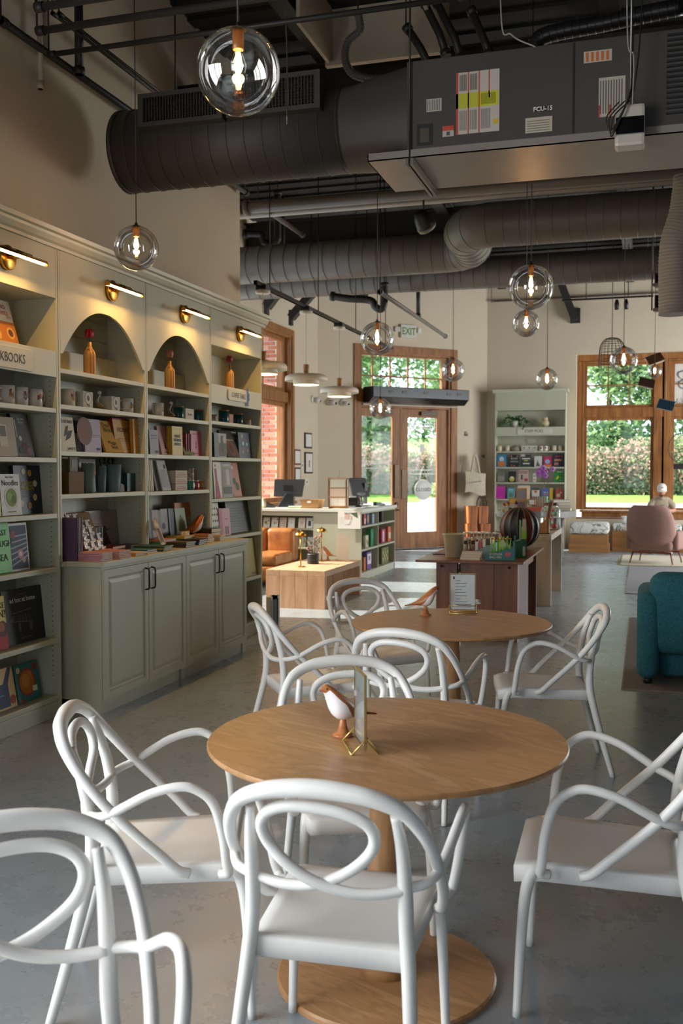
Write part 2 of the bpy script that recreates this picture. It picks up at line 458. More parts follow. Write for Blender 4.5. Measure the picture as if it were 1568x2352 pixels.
for k, (a, b, ga, gb) in enumerate(((.985, 1.885, 1.0, 1.70), (1.90, 3.02, 2.07, 2.78))):
    leaf = MB()
    leaf.b2((a, .05, .02), (ga, .095, 2.845)).b2((gb, .05, .02), (b, .095, 2.845)).b2((ga, .05, .02), (gb, .095, .345)).b2((ga, .05, 2.68), (gb, .095, 2.845))
    lf = leaf.build('door_leaf', M_TRIM, door, bevel=.004)
    MB().b2((ga, .068, .345), (gb, .076, 2.68)).build('pane', M_GLASS, lf)
    if k == 0:
        MB().b2((1.745, .02, 1.05), (1.86, .05, 1.72)).build('pull_plate', P('4a3826', .4, .6), lf, bevel=.004)
        mb = MB().lathe([(.04, 0), (.04, .02), (.02, .025)], (1.80, .05, .92), 14, axis=Quaternion((1, 0, 0), PI/2)); mb.tube([(1.74, .03, .80), (1.86, .03, .80)], .012, 8); mb.build('lock', P('4a3826', .4, .6), lf)
    else:
        MB().b2((1.925, .035, 1.02), (2.04, .05, 1.62)).build('push_plate', P('4a3826', .4, .6), lf, bevel=.003)
    mb = MB().b2((gb-.42, -.01, 2.72), (gb-.02, .05, 2.80)); mb.bar((gb-.3, -.02, 2.83), (gb-.06, -.13, 2.84), .03, .012); mb.build('door_closer', P('46341f', .45, .3), lf, bevel=.004)
# lettering on the glass is read from the street, so it is mirrored in here
WL = P('f4f4f0', .6)
def glass_text(t, size, x, z, **kw):
    o = lettering(t, size, WL, door, (x, .066, z), (PI/2, 0, 0), **kw); o.scale = (-1, 1, 1); return o
glass_text('120-130', .21, 2.43, 2.50, bold=.004)
glass_text('The Book Bird', .135, 1.34, 1.76, shear=.35, bold=.001)
for x0, x1, z, n_ in ((1.10, 1.58, 1.635, 9), (2.16, 2.68, 1.60, 11), (2.14, 2.70, 1.52, 12)):     # lines too fine to read
    mb = MB(); rg = random.Random(int(z*100)); xx = x0
    while xx < x1: w_ = rg.uniform(.02, .06); mb.b2((xx, .0655, z), (min(xx+w_, x1), .0665, z+.022)); xx += w_+.012
    tag(mb.build('fine_print', WL, door), kind='stuff')
MB().b2((2.36, .062, 1.98), (2.48, .067, 2.14)).build('notice', M_PAPER, door)

# ------------------------------------------------------------------ outside
GC = Vector((-1, 17, 0))
def gz(r): return max(-.04, .09*(r-5.5))
def polar(r, a, z=None): return (GC.x+r*math.cos(a), GC.y+r*math.sin(a), gz(r) if z is None else z)
def ring(r0, r1, a0, a1, n=48, k=4):
    mb = MB()
    for i in range(n):
        for j in range(k):
            aa, ab = a0+(a1-a0)*i/n, a0+(a1-a0)*(i+1)/n; ra, rb = r0+(r1-r0)*j/k, r0+(r1-r0)*(j+1)/k
            mb.quad(polar(ra, aa), polar(rb, aa), polar(rb, ab), polar(ra, ab), True)
    return mb
A0, A1 = R(20), R(196)
M_PAVE = ramp_mat('pale_pavement', [(.3, 'c9c4ba'), (.7, 'd8d4cb')], rough=.8, nscale=1.2, bump=.05)
M_LAWN = ramp_mat('lawn', [(.3, '4f7a2a'), (.7, '86ab45')], rough=.9, nscale=9., bump=.3)
S('ground_pavement', ring(4.4, 13.0, A0, A1, 48, 8), M_PAVE)
tag(ring(12.98, 14.6, A0, A1).build('lawn', M_LAWN), 'bright strip of mown lawn in front of the hedge', 'lawn', kind='stuff')
S('ground_beyond', ring(14.58, 48, A0, A1, 48, 6), M_LAWN)
def leaf_cloud(mb, c, rad, n, size, rng, mats=1, pink=0., shell=.55):
    for i in range(n):
        d = Vector((rng.gauss(0, 1), rng.gauss(0, 1), rng.gauss(0, 1))).normalized()
        q = shell+(1-shell)*rng.random()
        p = Vector((c[0]+d.x*rad[0]*q, c[1]+d.y*rad[1]*q, c[2]+d.z*rad[2]*q))
        u = Vector((rng.gauss(0, 1), rng.gauss(0, 1), rng.gauss(0, .6))).normalized()
        w = u.cross(Vector((rng.gauss(0, 1), rng.gauss(0, 1), rng.gauss(0, 1)))).normalized()
        s_ = size*(.6+.8*rng.random())
        mb.mi = (mats-1) if rng.random() < pink else rng.randrange(max(1, mats-1) if pink else mats)
        mb.quad(p-u*s_, p-w*s_*.5, p+u*s_, p+w*s_*.5)
def leaf_mat(c, tr=.45):
    m = bpy.data.materials.new('leaf_' + c); m.use_nodes = True; N = m.node_tree.nodes; L = m.node_tree.links; N.clear()
    o = N.new('ShaderNodeOutputMaterial'); mx = N.new('ShaderNodeMixShader'); mx.inputs[0].default_value = tr
    d = N.new('ShaderNodeBsdfDiffuse'); t_ = N.new('ShaderNodeBsdfTranslucent')
    d.inputs[0].default_value = (*lin(c), 1); t_.inputs[0].default_value = (*lin(c), 1)
    L.new(d.outputs[0], mx.inputs[1]); L.new(t_.outputs[0], mx.inputs[2]); L.new(mx.outputs[0], o.inputs[0]); return m
G1, G2, G3 = leaf_mat('6c8a60'), leaf_mat('90ab78'), leaf_mat('527056')
G4, G5 = leaf_mat('6f8264'), leaf_mat('8d9a7c')
PINK = leaf_mat('d6b0a3')
M_BARK = ramp_mat('bark', [(.3, '3d2d20'), (.7, '6a5440')], rough=.9, nscale=6., bump=.4)
rng = random.Random(3)
hedge_lab = ['farthest left of the entrance', 'seen through the left door pane', 'seen through the right door pane', 'at the left edge of the back window', 'behind the seated man', 'farthest right']
def angpos(px, r):        # bearing of a photo column, met on the ring of radius r
    d = _ray(px, 1085); d.z = 0; d.normalize(); o = Vector((0, 0, 0))-GC; o.z = 0
    b = o.dot(d); c = o.dot(o)-r*r; t = -b+math.sqrt(b*b-c); p = o+d*t
    return math.atan2(p.y, p.x)
for i, px in enumerate((690, 836, 975, 1360, 1492, 1632)):
    a = angpos(px, 15.4); x, y, z = polar(15.4, a)
    t = thing('flowering_shrub', 'pink flowering hedge shrub ' + hedge_lab[i], 'shrub', (x, y, z), a-PI/2, 'flowering hedge beyond the glass')
    mb = MB(); hh = .85+.25*rng.random()
    for k in range(5): leaf_cloud(mb, ((k-2)*.36, rng.uniform(-.15, .15), .55+hh*.35+rng.uniform(-.15, .2)), (.50, .5, hh*.75), 900, .055, rng, 3, .5 if k % 2 else .36, .5)
    leaf_cloud(mb, (0, 0, .5), (1.05, .5, .55), 1500, .055, rng, 3, .12, .3)
    for k in range(4): leaf_cloud(mb, (-.75+.5*k, -.1, .12), (.36, .4, .36), 600, .055, rng, 3, .06, .3)
    mb.build('foliage', [G4, G5, PINK], t, merge=False)
    mb = MB()
    for k in range(4): mb.tube([(k*.2-.3, 0, -.15), (k*.24-.4, .03, .8)], .018, 6)
    mb.build('stem', M_BARK, t)
tree_lab = ['through the left door pane and transom', 'right of the entrance', 'filling the left back window', 'behind the window post to the right']
for i, (px, rr, hgt) in enumerate(((850, 18.6, 7.2), (1040, 22.5, 8.6), (1400, 18.8, 7.2), (1590, 22.5, 8.4))):
    a = angpos(px, rr); x, y, z = polar(rr, a)
    t = thing('garden_tree', 'leafy green tree beyond the hedge, ' + tree_lab[i], 'tree', (x, y, z), 0, 'trees beyond the hedge')
    mb = MB()
    for k in range(16):
        q = rng.random()*2*PI; rad = 1.7*rng.random()
        leaf_cloud(mb, (math.cos(q)*rad, math.sin(q)*rad, 1.2+(hgt-2.6)*rng.random()), (1.1, 1.1, 1.0), 520, .11, rng, 2 if k % 3 else 3, 0, .45)
    mb.build('foliage', [G1, G2, G3], t, merge=False)
    MB().tube(fillet([(0, 0, -.1), (.05, .04, 1.2), (-.04, 0, 2.6), (.1, 0, hgt*.6)], 4), lambda q: .15-.1*q, 8).build('trunk', M_BARK, t)

# overhang added out of view, blocks sun at the upper alcove windows
S('sun_blocker', MB().b2((XA-1.9, 9.0, 4.25), (XA-.28, 18.6, 4.4)), M_TRIM)
S('sun_blocker_near', MB().b2((XL-2.4, YN-.3, 3.75), (XL-.25, 3.4, 3.9)), M_TRIM)  # unseen overhang, added to keep direct sun off the chairs
# brick return wall of the building outside the left window, laid brick by brick
M_MORTAR = P('ded5c8', .9)
BR = [ramp_mat('brick_%d' % k, [(.3, a), (.7, b)], rough=.85, nscale=14., bump=.2, rand=True) for k, (a, b) in enumerate((('a8604a', 'b56f58'), ('bd8068', 'c98e76'), ('9c5643', 'ab654f')))]
bw = tag(MB().b2((-8.3, 17.08, -.1), (-6.33, 17.32, 5.3)).build('brick_wall', M_MORTAR), 'red brick return wall of the building outside the left window', 'brick wall')
bme = [MB().box((0, 0, 0), (.196, .03, .056)).mesh('brick', m, bevel=.004) for m in BR]
nb = 0
for j in range(60):
    z = .98+j*.075
    if z > 4.2: break
    for i in range(7):
        x = -6.45-i*.213-(.106 if j % 2 else 0)
        if nb >= 296: break
        o = bpy.data.objects.new('brick', rng.choice(bme)); COL.objects.link(o); o.parent = bw; o.location = (x, 17.07, z); nb += 1
# planter outside the right door leaf
t = thing('stone_planter', 'tall tapered pale stone planter with leafy green plant outside the glass door', 'planter', tuple(on_z(992, 1222, .16)[:2])+(.16,))
MB().lathe([(.17, 0), (.2, .02), (.29, .80), (.31, .82), (.28, .82), (.26, .76)], seg=4, smooth=False).build('pot', ramp_mat('planter_stone', [(.3, 'a9a9a8'), (.7, 'c6c6c4')], nscale=4.), t, rz=R(20))
mb = MB(); leaf_cloud(mb, (0, 0, .95), (.34, .34, .2), 500, .045, rng, 2); mb.build('foliage', [G2, P('a4b552', .6)], t, merge=False)
# ------------------------------------------------------------------ left bookcases
XF, XK = -3.58, -3.91                     # front and back of the shelving
ST = .03
UB = [(4.38, 5.58), (5.58, 6.75), (6.75, 7.905), (7.905, 9.11)]
USH = [[1.975, 1.66, 1.305, .962, .505, .135], [2.235, 2.005, 1.705, 1.425], [2.235, 2.005, 1.705, 1.42], [2.015, 1.70, 1.335, .99, .565, .135]]
ULAB = ['tall sage green bookcase of cookbooks under a painted sign', 'sage green bookcase with wide arch and gift mugs, left of two arched ones',
        'sage green bookcase with arch and teal candle jars, right of two arched ones', 'narrow end bookcase in sage green with coffee table sign']
def arch_panel(w, z0, zs, ztop, zt, th):
    """fascia w wide, z0..zt, with arched opening springing at z0, crown at ztop"""
    mb = MB(); n = 26; a = w/2-.025
    pts = [(a*(2*i/n-1), z0+(ztop-z0)*(1-abs(2*i/n-1)**2.15)) for i in range(n+1)]
    for y in (0, th):
        for i in range(n):
            (xa, za), (xb, zb) = pts[i], pts[i+1]
            mb.quad((xa, y, za), (xb, y, zb), (xb, y, zt), (xa, y, zt))
        mb.quad((-w/2, y, z0), (-a, y, z0), (-a, y, zt), (-w/2, y, zt)); mb.quad((a, y, z0), (w/2, y, z0), (w/2, y, zt), (a, y, zt))
    for i in range(n):
        (xa, za), (xb, zb) = pts[i], pts[i+1]
        mb.quad((xa, 0, za), (xb, 0, zb), (xb, th, zb), (xa, th, za))
    for xa, xb in ((-w/2, -a), (a, w/2)): mb.quad((xa, 0, z0), (xb, 0, z0), (xb, th, z0), (xa, th, z0))
    mb.quad((-w/2, 0, z0), (-w/2, th, z0), (-w/2, th, zt), (-w/2, 0, zt)); mb.quad((w/2, 0, z0), (w/2, th, z0), (w/2, th, zt), (w/2, 0, zt)); mb.quad((-w/2, 0, zt), (w/2, 0, zt), (w/2, th, zt), (-w/2, th, zt))
    return mb
def bookcase(i, w, D, shelves, zb, label, loc, rz, arch=False, sign=False, niche=True, top=2.98, name='bookcase'):
    t = thing(name, label, 'bookcase', loc, rz)
    h = w/2-.003
    def pc(nm, lo, hi, bev=.0025, m=M_SAGE): return MB().b2(lo, hi).build(nm, m, t, bevel=bev)
    pc('side_panel', (-h, 0, zb), (-h+.02, D, top)); pc('side_panel', (h-.02, 0, zb), (h, D, top))
    pc('back_panel', (-h+.02, D-.012, zb), (h-.02, D, top), 0); pc('top_panel', (-h+.02, .02, top-.02), (h-.02, D-.012, top))
    for z in shelves: pc('shelf', (-h+.02, .004, z-ST), (h-.02, D-.012, z))
    if arch:
        arch_panel(2*h-.042, 2.33, 2.33, 2.66, top-.0, .018).build('arch_panel', M_SAGE, t)
        for k in range(3): pc('slat', (-h+.022, D-.022, 2.40+k*.14), (h-.022, D-.012, 2.528+k*.14), .001)
        pc('step_board', (-h+.022, D-.10, 2.236), (h-.022, D-.022, 2.40))
    else:
        pc('header_panel', (-h+.021, 0, 2.67), (h-.021, .018, top))
        pc('niche_ceiling', (-h+.021, .018, 2.67), (h-.021, D-.012, 2.69))
        pc('niche_floor', (-h+.021, .018, 2.315), (h-.021, D-.012, 2.335)); pc('sign_panel', (-h+.021, 0, 2.17), (h-.021, .018, 2.335))
    if zb < .1: pc('plinth', (-h+.021, .012, 0), (h-.021, .03, .10))
    mb = MB()
    for s_ in (-1, 1):
        for yy in (.05, D-.07):
            for k in range(int((2.15-max(zb, .2))/.032)): mb.box((s_*(h-.0197), yy, max(zb, .2)+.06+k*.032), (.0012, .006, .006))
    tag(mb.build('pin_holes', M_BLACK, t), kind='stuff')
    return t
for i, (a, b) in enumerate(UB):
    bookcase(i, b-a, XF-XK, USH[i], .992 if i in (1, 2) else 0., ULAB[i], (XF, (a+b)/2, 0), R(90), arch=i in (1, 2))
# crown along the top of all four
prof = [(XF-.01, 2.98), (XF+.012, 2.982), (XF+.014, 3.0), (XF+.03, 3.012), (XF+.045, 3.04), (XF+.05, 3.055), (XF+.075, 3.06), (XF+.08, 3.085), (XF-.01, 3.085)]
mb = MB(); mb.prism([(x, z) for x, z in prof], UB[3][1]+.08-UB[0][0], 'xz', UB[0][0])
mb.b2((XK, UB[0][0], 2.982), (XF-.01, UB[3][1]+.0, 3.0)); S('trim_2', mb, M_SAGE)
# base cabinets and worktop
CF = -3.335
def panel_door(w, h, th=.02):
    mb = MB(); L_ = [(0, th), (.05, th), (.057, th-.009), (.068, th-.010), (.092, th-.003)]
    loops = []
    for o, y in L_:
        x0, x1, z0, z1 = -w/2+o, w/2-o, o, h-o
        loops.append([(x0, -y, z0), (x1, -y, z0), (x1, -y, z1), (x0, -y, z1)])
    for a, b in zip(loops, loops[1:]):
        for k in range(4): mb.quad(a[k], a[(k+1) % 4], b[(k+1) % 4], b[k])
    mb.quad(*loops[-1]); a = loops[0]; bk = [(x, 0, z) for x, y, z in a]
    for k in range(4): mb.quad(a[k], a[(k+1) % 4], bk[(k+1) % 4], bk[k])
    mb.quad(*bk[::-1]); return mb
for k, (a, b) in enumerate(((5.66, 6.86), (6.86, 8.06))):
    w = b-a
    t = thing('base_cabinet', 'sage green two-door base cabinet under the worktop, ' + ('nearest the cookbook shelves' if k == 0 else 'nearest the coffee table bookcase'), 'cabinet', (CF, (a+b)/2, 0), R(90), 'base cabinets under the bookcase')
    D = CF-XK
    x0, x1 = max(-w/2, 5.60-(a+b)/2), min(w/2, 7.895-(a+b)/2)
    MB().b2((-w/2, .0, .085), (w/2, .24, .955)).build('body', M_SAGE, t, bevel=.002); MB().b2((x0, .2405, .085), (x1, D, .955)).build('rear_body', M_SAGE, t)
    MB().b2((-w/2+.0, .012, 0), (w/2-.06, .03, .085)).b2((w/2-.05, .0, 0), (w/2-.0, .02, .085)).b2((-w/2, .03, 0), (-w/2+.02, .24, .085)).build('plinth', M_SAGE, t)
    for s_ in (-1, 1):
        d = panel_door(w/2-.008, .845).build('door', M_SAGE, t, loc=(s_*w/4, -.001, .092), bevel=.0)
        hx = -s_*(w/4-.045)
        MB().tube([(hx, -.02, .66), (hx, -.045, .665), (hx, -.05, .68), (hx, -.05, .79), (hx, -.045, .805), (hx, -.02, .81)], .006, 8).build('handle', M_BLACK, d)
tag(MB().b2((XF+.002, 5.64, .957), (CF+.03, 8.08, .99)).b2((XK, 5.60, .957), (XF+.002, 7.89, .99)).build('worktop', M_SAGE, bevel=.002), 'long sage worktop across both base cabinets, strewn with small books', 'worktop')

# brass picture lights
LED = emit('ffcf8c', 7., 'warm_led')
def picture_light(px, py, label, Y=None, Z=None):
    p = on_x(px, py, XF); Y, Z = p.y, p.z
    t = thing('picture_light', label, 'wall lamp', (XF, Y, Z), R(90), 'brass picture lights above the shelves')
    q = Quaternion((1, 0, 0), PI/2)
    MB().lathe([(.0, .03), (.066, .03), (.072, .025), (.072, 0)], axis=q, seg=28).build('wall_plate', M_BRASS, t)
    MB().tube([(-.04, -.085, .022), (.125, -.085, .022)], .019, 12).build('joint', M_BRASS, t)
    MB().tube([(0, 0, .005), (0, -.115, 0)], .012, 8).build('arm', M_BRASS, t)
    bar = MB(); n = 10
    ring = [(math.cos(PI*k/n)*.019, math.sin(PI*k/n)*.02) for k in range(n+1)]
    for k in range(n):
        (ya, za), (yb, zb) = ring[k], ring[k+1]
        bar.quad((-.235, -.115+ya, za), (.235, -.115+ya, za), (.235, -.115+yb, zb), (-.235, -.115+yb, zb), True)
    for x in (-.235, .235): bar.poly([(x, -.115+y, z) for y, z in ring])
    for x in (-.242, .228): bar.b2((x, -.131, -.012), (x+.014, -.099, .004))
    bar.build('bar', M_BRASS, t)
    MB().tube([(-.226, -.113, -.001), (.226, -.113, -.001)], .0095, 10).build('led_tube', LED, t)
    l = light('led_glow', 'AREA', (0, -.1, -.016), 6.5, (1., .56, .17), (R(-34), 0, 0), shape='RECTANGLE', size=.44, size_y=.015)
    l.parent = t
picture_light(12, 592, 'brass picture light above the cookbook shelves, cut by the left edge')
picture_light(253, 668, 'brass picture light over the wide arch, second from left')
picture_light(421, 722, 'brass picture light over the narrower arch, third from left')
picture_light(549, 767, 'brass picture light above the coffee table sign, farthest')

# ------------------------------------------------------------------ books
def art_mesh(art, w, h, y=-.0011):
    """flat print on a cover: rect / disc / tri in 0..1 cover units"""
    mb = MB(); mats = []
    for it in art:
        if it[0] == 'text': continue
        m = P(it[-1], .6)
        if m not in mats: mats.append(m)
        mb.mi = mats.index(m); y -= .00015
        if it[0] == 'rect':
            _, a, b, c, d, _c = it; mb.quad(((a-.5)*w, y, b*h), ((c-.5)*w, y, b*h), ((c-.5)*w, y, d*h), ((a-.5)*w, y, d*h))
        elif it[0] == 'disc':
            _, a, b, r, _c = it; mb.poly([((a-.5)*w+math.cos(2*PI*k/14)*r*w, y, b*h+math.sin(2*PI*k/14)*r*w) for k in range(14)])
        elif it[0] == 'poly': mb.poly([((a-.5)*w, y, b*h) for a, b in it[1]])
    return mb, mats
def book(label, w, h, t, cover, loc, rz=0., lean=0., art=(), pages='e6dcc6', name='book', group=None, cat='book', spine=None, rough=.45, flat=False, yaw=0.):
    """stands with front cover facing local -y, spine on the left; flat=True lies on its back, front up"""
    m = P(cover, rough) if isinstance(cover, str) else cover
    c = .003 if t > .012 else .0012
    mb = MB().b2((-w/2, 0, 0), (w/2, c, h)).b2((-w/2, t-c, 0), (w/2, t, h))
    mb.mi = 1 if spine else 0
    mb.b2((-w/2, 0, 0), (-w/2+c, t, h))
    Rm = Matrix.Rotation(rz+yaw, 4, 'Z') @ (Matrix.Rotation(R(-90), 4, 'X') if flat else Matrix.Rotation(-lean, 4, 'X'))
    up = Vector((0, 0, t*math.sin(lean) if not flat else t))
    o = mb.build(name, [m, P(spine, rough)] if spine else m)
    o.matrix_world = Matrix.Translation(Vector(loc)+up) @ Rm
    tag(o, label, cat, group)
    if t > .006: MB().b2((-w/2+c, c, .003), (w/2-.003, t-c, h-.003)).build('pages', P(pages, .85), o)
    sh = [q for q in art if q[0] != 'text']
    if sh:
        a, ms = art_mesh(sh, w, h); tag(a.build('cover_art', ms, o), kind='stuff')
    for q in art:
        if q[0] == 'text':
            _, s_, u, v, size, colr = q[:6]; kw = q[6] if len(q) > 6 else {}
            lettering(s_, size, P(colr, .6), o, ((u-.5)*w, -.0022, v*h), name='title', ext=.0003, **kw)
    return o
def shelf_book(label, p0, p1, ytop, z, cover, X=-3.66, lean=10, t=.02, art=(), group=None, dy=0., **kw):
    """front cover between photo columns p0..p1, standing on the shelf at height z, facing the room"""
    lean = R(lean)
    a, b = on_x(p0, 1085, X).y, on_x(p1, 1085, X).y; w = b-a
    for ua, ub in UB:
        if ua < (a+b)/2 < ub+.12:
            if b > ub-.026: a -= b-(ub-.026); b = ub-.026
            if a < ua+.026: b += ua+.026-a; a = ua+.026
            break
    h = kw.pop('h', None)
    if h is None:
        zt = on_x(p0, ytop, X-.04).z; h = (zt-z)/max(.5, math.cos(lean))
    ui = [k for k, (ua, ub) in enumerate(UB) if ua <= (a+b)/2 <= ub]
    nx_ = [q for q in USH[ui[0]] if q > z+.08] if ui else []
    if nx_: h = min(h, (min(nx_)-ST-z-.012-t*math.sin(lean))/math.cos(lean))
    return book(label, w, h, t, cover, (X, (a+b)/2+dy, z+.0005), R(90), lean, art, group=group, **kw)
def upright(label, px, h, z, t, depth, cover, X=-3.68, group=None, n=1, **kw):
    """spine out: spine faces the room"""
    y = on_x(px, 1085, X).y
    for ua, ub in UB:
        if ua < y < ub: y = min(max(y, ua+.026+t), ub-.026)
    return book(label, depth, h, t, cover, (X-depth/2, y, z+.0005), R(180), 0, group=group, **kw)
T = lambda s_, u, v, size, c='1c1a18', **kw: ('text', s_, u, v, size, c, kw)
Rc = lambda a, b, c, d, col: ('rect', a, b, c, d, col)
Dc = lambda a, b, r, col: ('disc', a, b, r, col)
GB = 'books standing face out on the left shelves'
# bookcase of cookbooks
book('white and orange cookbook leaning in the top niche above the cookbooks sign', .24, .29, .025, 'ded6c8', (-3.70, on_x(22, 1085, -3.70).y, 2.336), R(90), R(16), [Rc(0, 0, 1, .52, 'b9701d'), Dc(.75, .27, .16, 'd9a94a'), Dc(.75, .27, .1, '6b3a18'), Dc(.2, .2, .14, 'd9a94a'), T('mo', .62, .86, .06, 'a4552c'), T('recetts', .55, .72, .05, 'a4552c'), Rc(.72, .6, .93, .66, 'b7a88f')], group=GB)
shelf_book('tan linen cookbook with small pasted picture, second shelf from top', -8, 42, 958, 1.66, 'a08a6c', lean=8, t=.03, art=[Rc(.25, .25, .62, .8, 'd9cfba'), Rc(.3, .5, .57, .77, '7a746a')], group=GB)
shelf_book('black cookbook with cherry branch photo beside the tan linen one', 40, 80, 952, 1.66, '17151a', lean=11, t=.025, art=[T('Spill the', .5, .88, .022, 'c9bfae'), T('Beans', .5, .80, .022, 'c9bfae'), Rc(.15, .45, .2, .85, 'c7c2bb'), Dc(.35, .42, .09, 'cfc4b4'), Dc(.55, .2, .2, '55363f'), Dc(.75, .12, .14, '8a5560'), Dc(.3, .14, .12, '3c5a3a')], group=GB)
shelf_book('yellow green spined book standing left of the noodles cookbook', -20, 2, 1083, 1.305, 'b7c22c', lean=4, t=.03, group=GB)
shelf_book('white cookbook with bowl of green noodles', 4, 50, 1090, 1.305, 'cfcac0', lean=5, t=.028, art=[T('MILK STREET', .5, .92, .014, '333'*2), T('Noodles', .5, .78, .048, '23201d'), Dc(.52, .42, .36, 'e9e6de'), Dc(.52, .43, .28, '7d9440'), Dc(.44, .46, .13, 'a8b45c'), Dc(.62, .38, .12, '5d7430'), Rc(.3, .07, .7, .1, '88807a')], group=GB)
shelf_book('navy cookbook ringed with little food bowls, yellow title', 54, 114, 1070, 1.305, '161a2e', lean=4, t=.03, X=-3.69, art=[T('TUESDAYS', .46, .64, .026, 'c9b53a'), T('ARE THE NEW', .46, .575, .022, 'c9b53a'), T('SATURDAYS', .46, .51, .026, 'c9b53a')]+[Rc(.28+.02*(k % 2), .45-.035*k, .68-.02*(k % 2), .463-.035*k, '6c6f80') for k in range(4)]+[Dc(.42+.36*math.cos(a_), .52+.36*math.sin(a_), .075, c_) for a_, c_ in ((.3, 'd9c9a0'), (1.1, 'c98a2a'), (1.75, 'cfc29a'), (2.6, 'c9963c'), (3.5, '7a4a2c'), (4.15, 'd8d5cc'), (5., 'b98a3a'), (5.75, 'd9c070'))]+[Rc(.05, .02, .2, .1, 'c9b9a0')], group=GB)
upright('grey spined cookbook pressed against the navy one', 121, .285, 1.305, .02, .2, '3b3f44', X=-3.66, group=GB)
shelf_book('bright green soup cookbook with black hand lettering', -25, 25, 1203, .962, '47b52c', lean=5, t=.03, art=[T('EAST', .62, .80, .05, '12210f'), T('OUGH', .7, .58, .055, '12210f'), T('SEA', .62, .30, .06, '12210f')], group=GB)
shelf_book('cookbook with striped fabric and pink flower cover beside the green one', 24, 66, 1203, .962, 'cfcac4', lean=5, t=.022, art=[Rc(.05, .04, .95, .95, '3f4a60')]+[('poly', [(.05, .1+.12*k), (.05, .13+.12*k), (.95, .32+.09*k), (.95, .29+.09*k)], 'a9adb8') for k in range(6)]+[Dc(.2, .76, .14, '9a4a52'), Dc(.55, .35, .16, 'c98d93'), Dc(.55, .35, .08, 'e4d3cf'), Dc(.7, .22, .1, 'b8a18e')], group=GB)
shelf_book('yellow and red comic style cookbook at the left edge of the picture', -25, 15, 1375, .505, 'd4b93e', lean=6, t=.02, art=[T('KE', .80, .82, .05, '1a1a1a'), T('N!', .78, .66, .07, '1a1a1a'), Rc(0, 0, 1, .3, 'b52c1f'), Dc(.75, .38, .3, '5a2d16'), Dc(.7, .42, .18, 'a35a24')], group=GB)
pig = [Dc(.36+.02*k, .40+.02*(k % 2), .07, '4a484c') for k in range(0)]
shelf_book('large black cookbook with chalk drawing of a pig', 17, 108, 1358, .505, '19171b', lean=6, t=.032, X=-3.68, art=[T('THOMAS KELLER', .5, .90, .012, '9a5a48'), T('ad hoc at home', .5, .80, .042, 'cdc6bd', bold=.0008), Dc(.42, .47, .13, '2e2b30'), Dc(.58, .47, .15, '2e2b30'), Dc(.3, .44, .1, '2e2b30')]+[('poly', [(x, .52), (x+.006, .52), (x+.016, .38), (x+.01, .38)], '9c7c86') for x in (.38, .46, .54, .62)]+[('poly', [(.22, .56), (.7, .60), (.7, .607), (.22, .567)], '8d8688'), ('poly', [(.22, .42), (.7, .36), (.7, .367), (.22, .427)], '8d8688'), Rc(.34, .22, .40, .38, '57535a'), Rc(.62, .22, .68, .38, '57535a'), ('poly', [(.12, .44), (.24, .54), (.24, .40)], '57535a'), T('FAMILY STYLE RECIPES', .5, .09, .011, '8d8688')], group=GB)
shelf_book('yellow and navy picture cookbook on the lowest shelf', -20, 34, 1545, .135, 'c79324', lean=10, t=.014, art=[Rc(0, .05, .72, .62, '1d2e50'), ('poly', [(.5, .6), (.8, 1), (.95, 1), (.72, .6)], '1d2e50'), Rc(.1, .34, .5, .37, '4d8aa0'), Dc(.85, .2, .12, 'a33a24')], group=GB)
shelf_book('thin coral spined book between the lowest shelf cookbooks', 27, 40, 1546, .135, 'b85a48', lean=9, t=.012, X=-3.70, group=GB)
shelf_book('teal cookbook with roast turkey drawing on the lowest shelf', 37, 90, 1530, .135, '1f6e68', lean=10, t=.02, art=[Dc(.48, .5, .36, 'a8362a'), Dc(.46, .5, .31, 'b9661c'), Dc(.42, .55, .17, 'cc8a35'), Dc(.62, .68, .1, 'c07a28'), Dc(.15, .85, .08, 'd7b48a'), Rc(.66, .22, .86, .36, 'e2d8bc'), Dc(.85, .86, .1, '8f2d26'), Rc(.05, .02, .3, .08, 'a8362a')], group=GB)
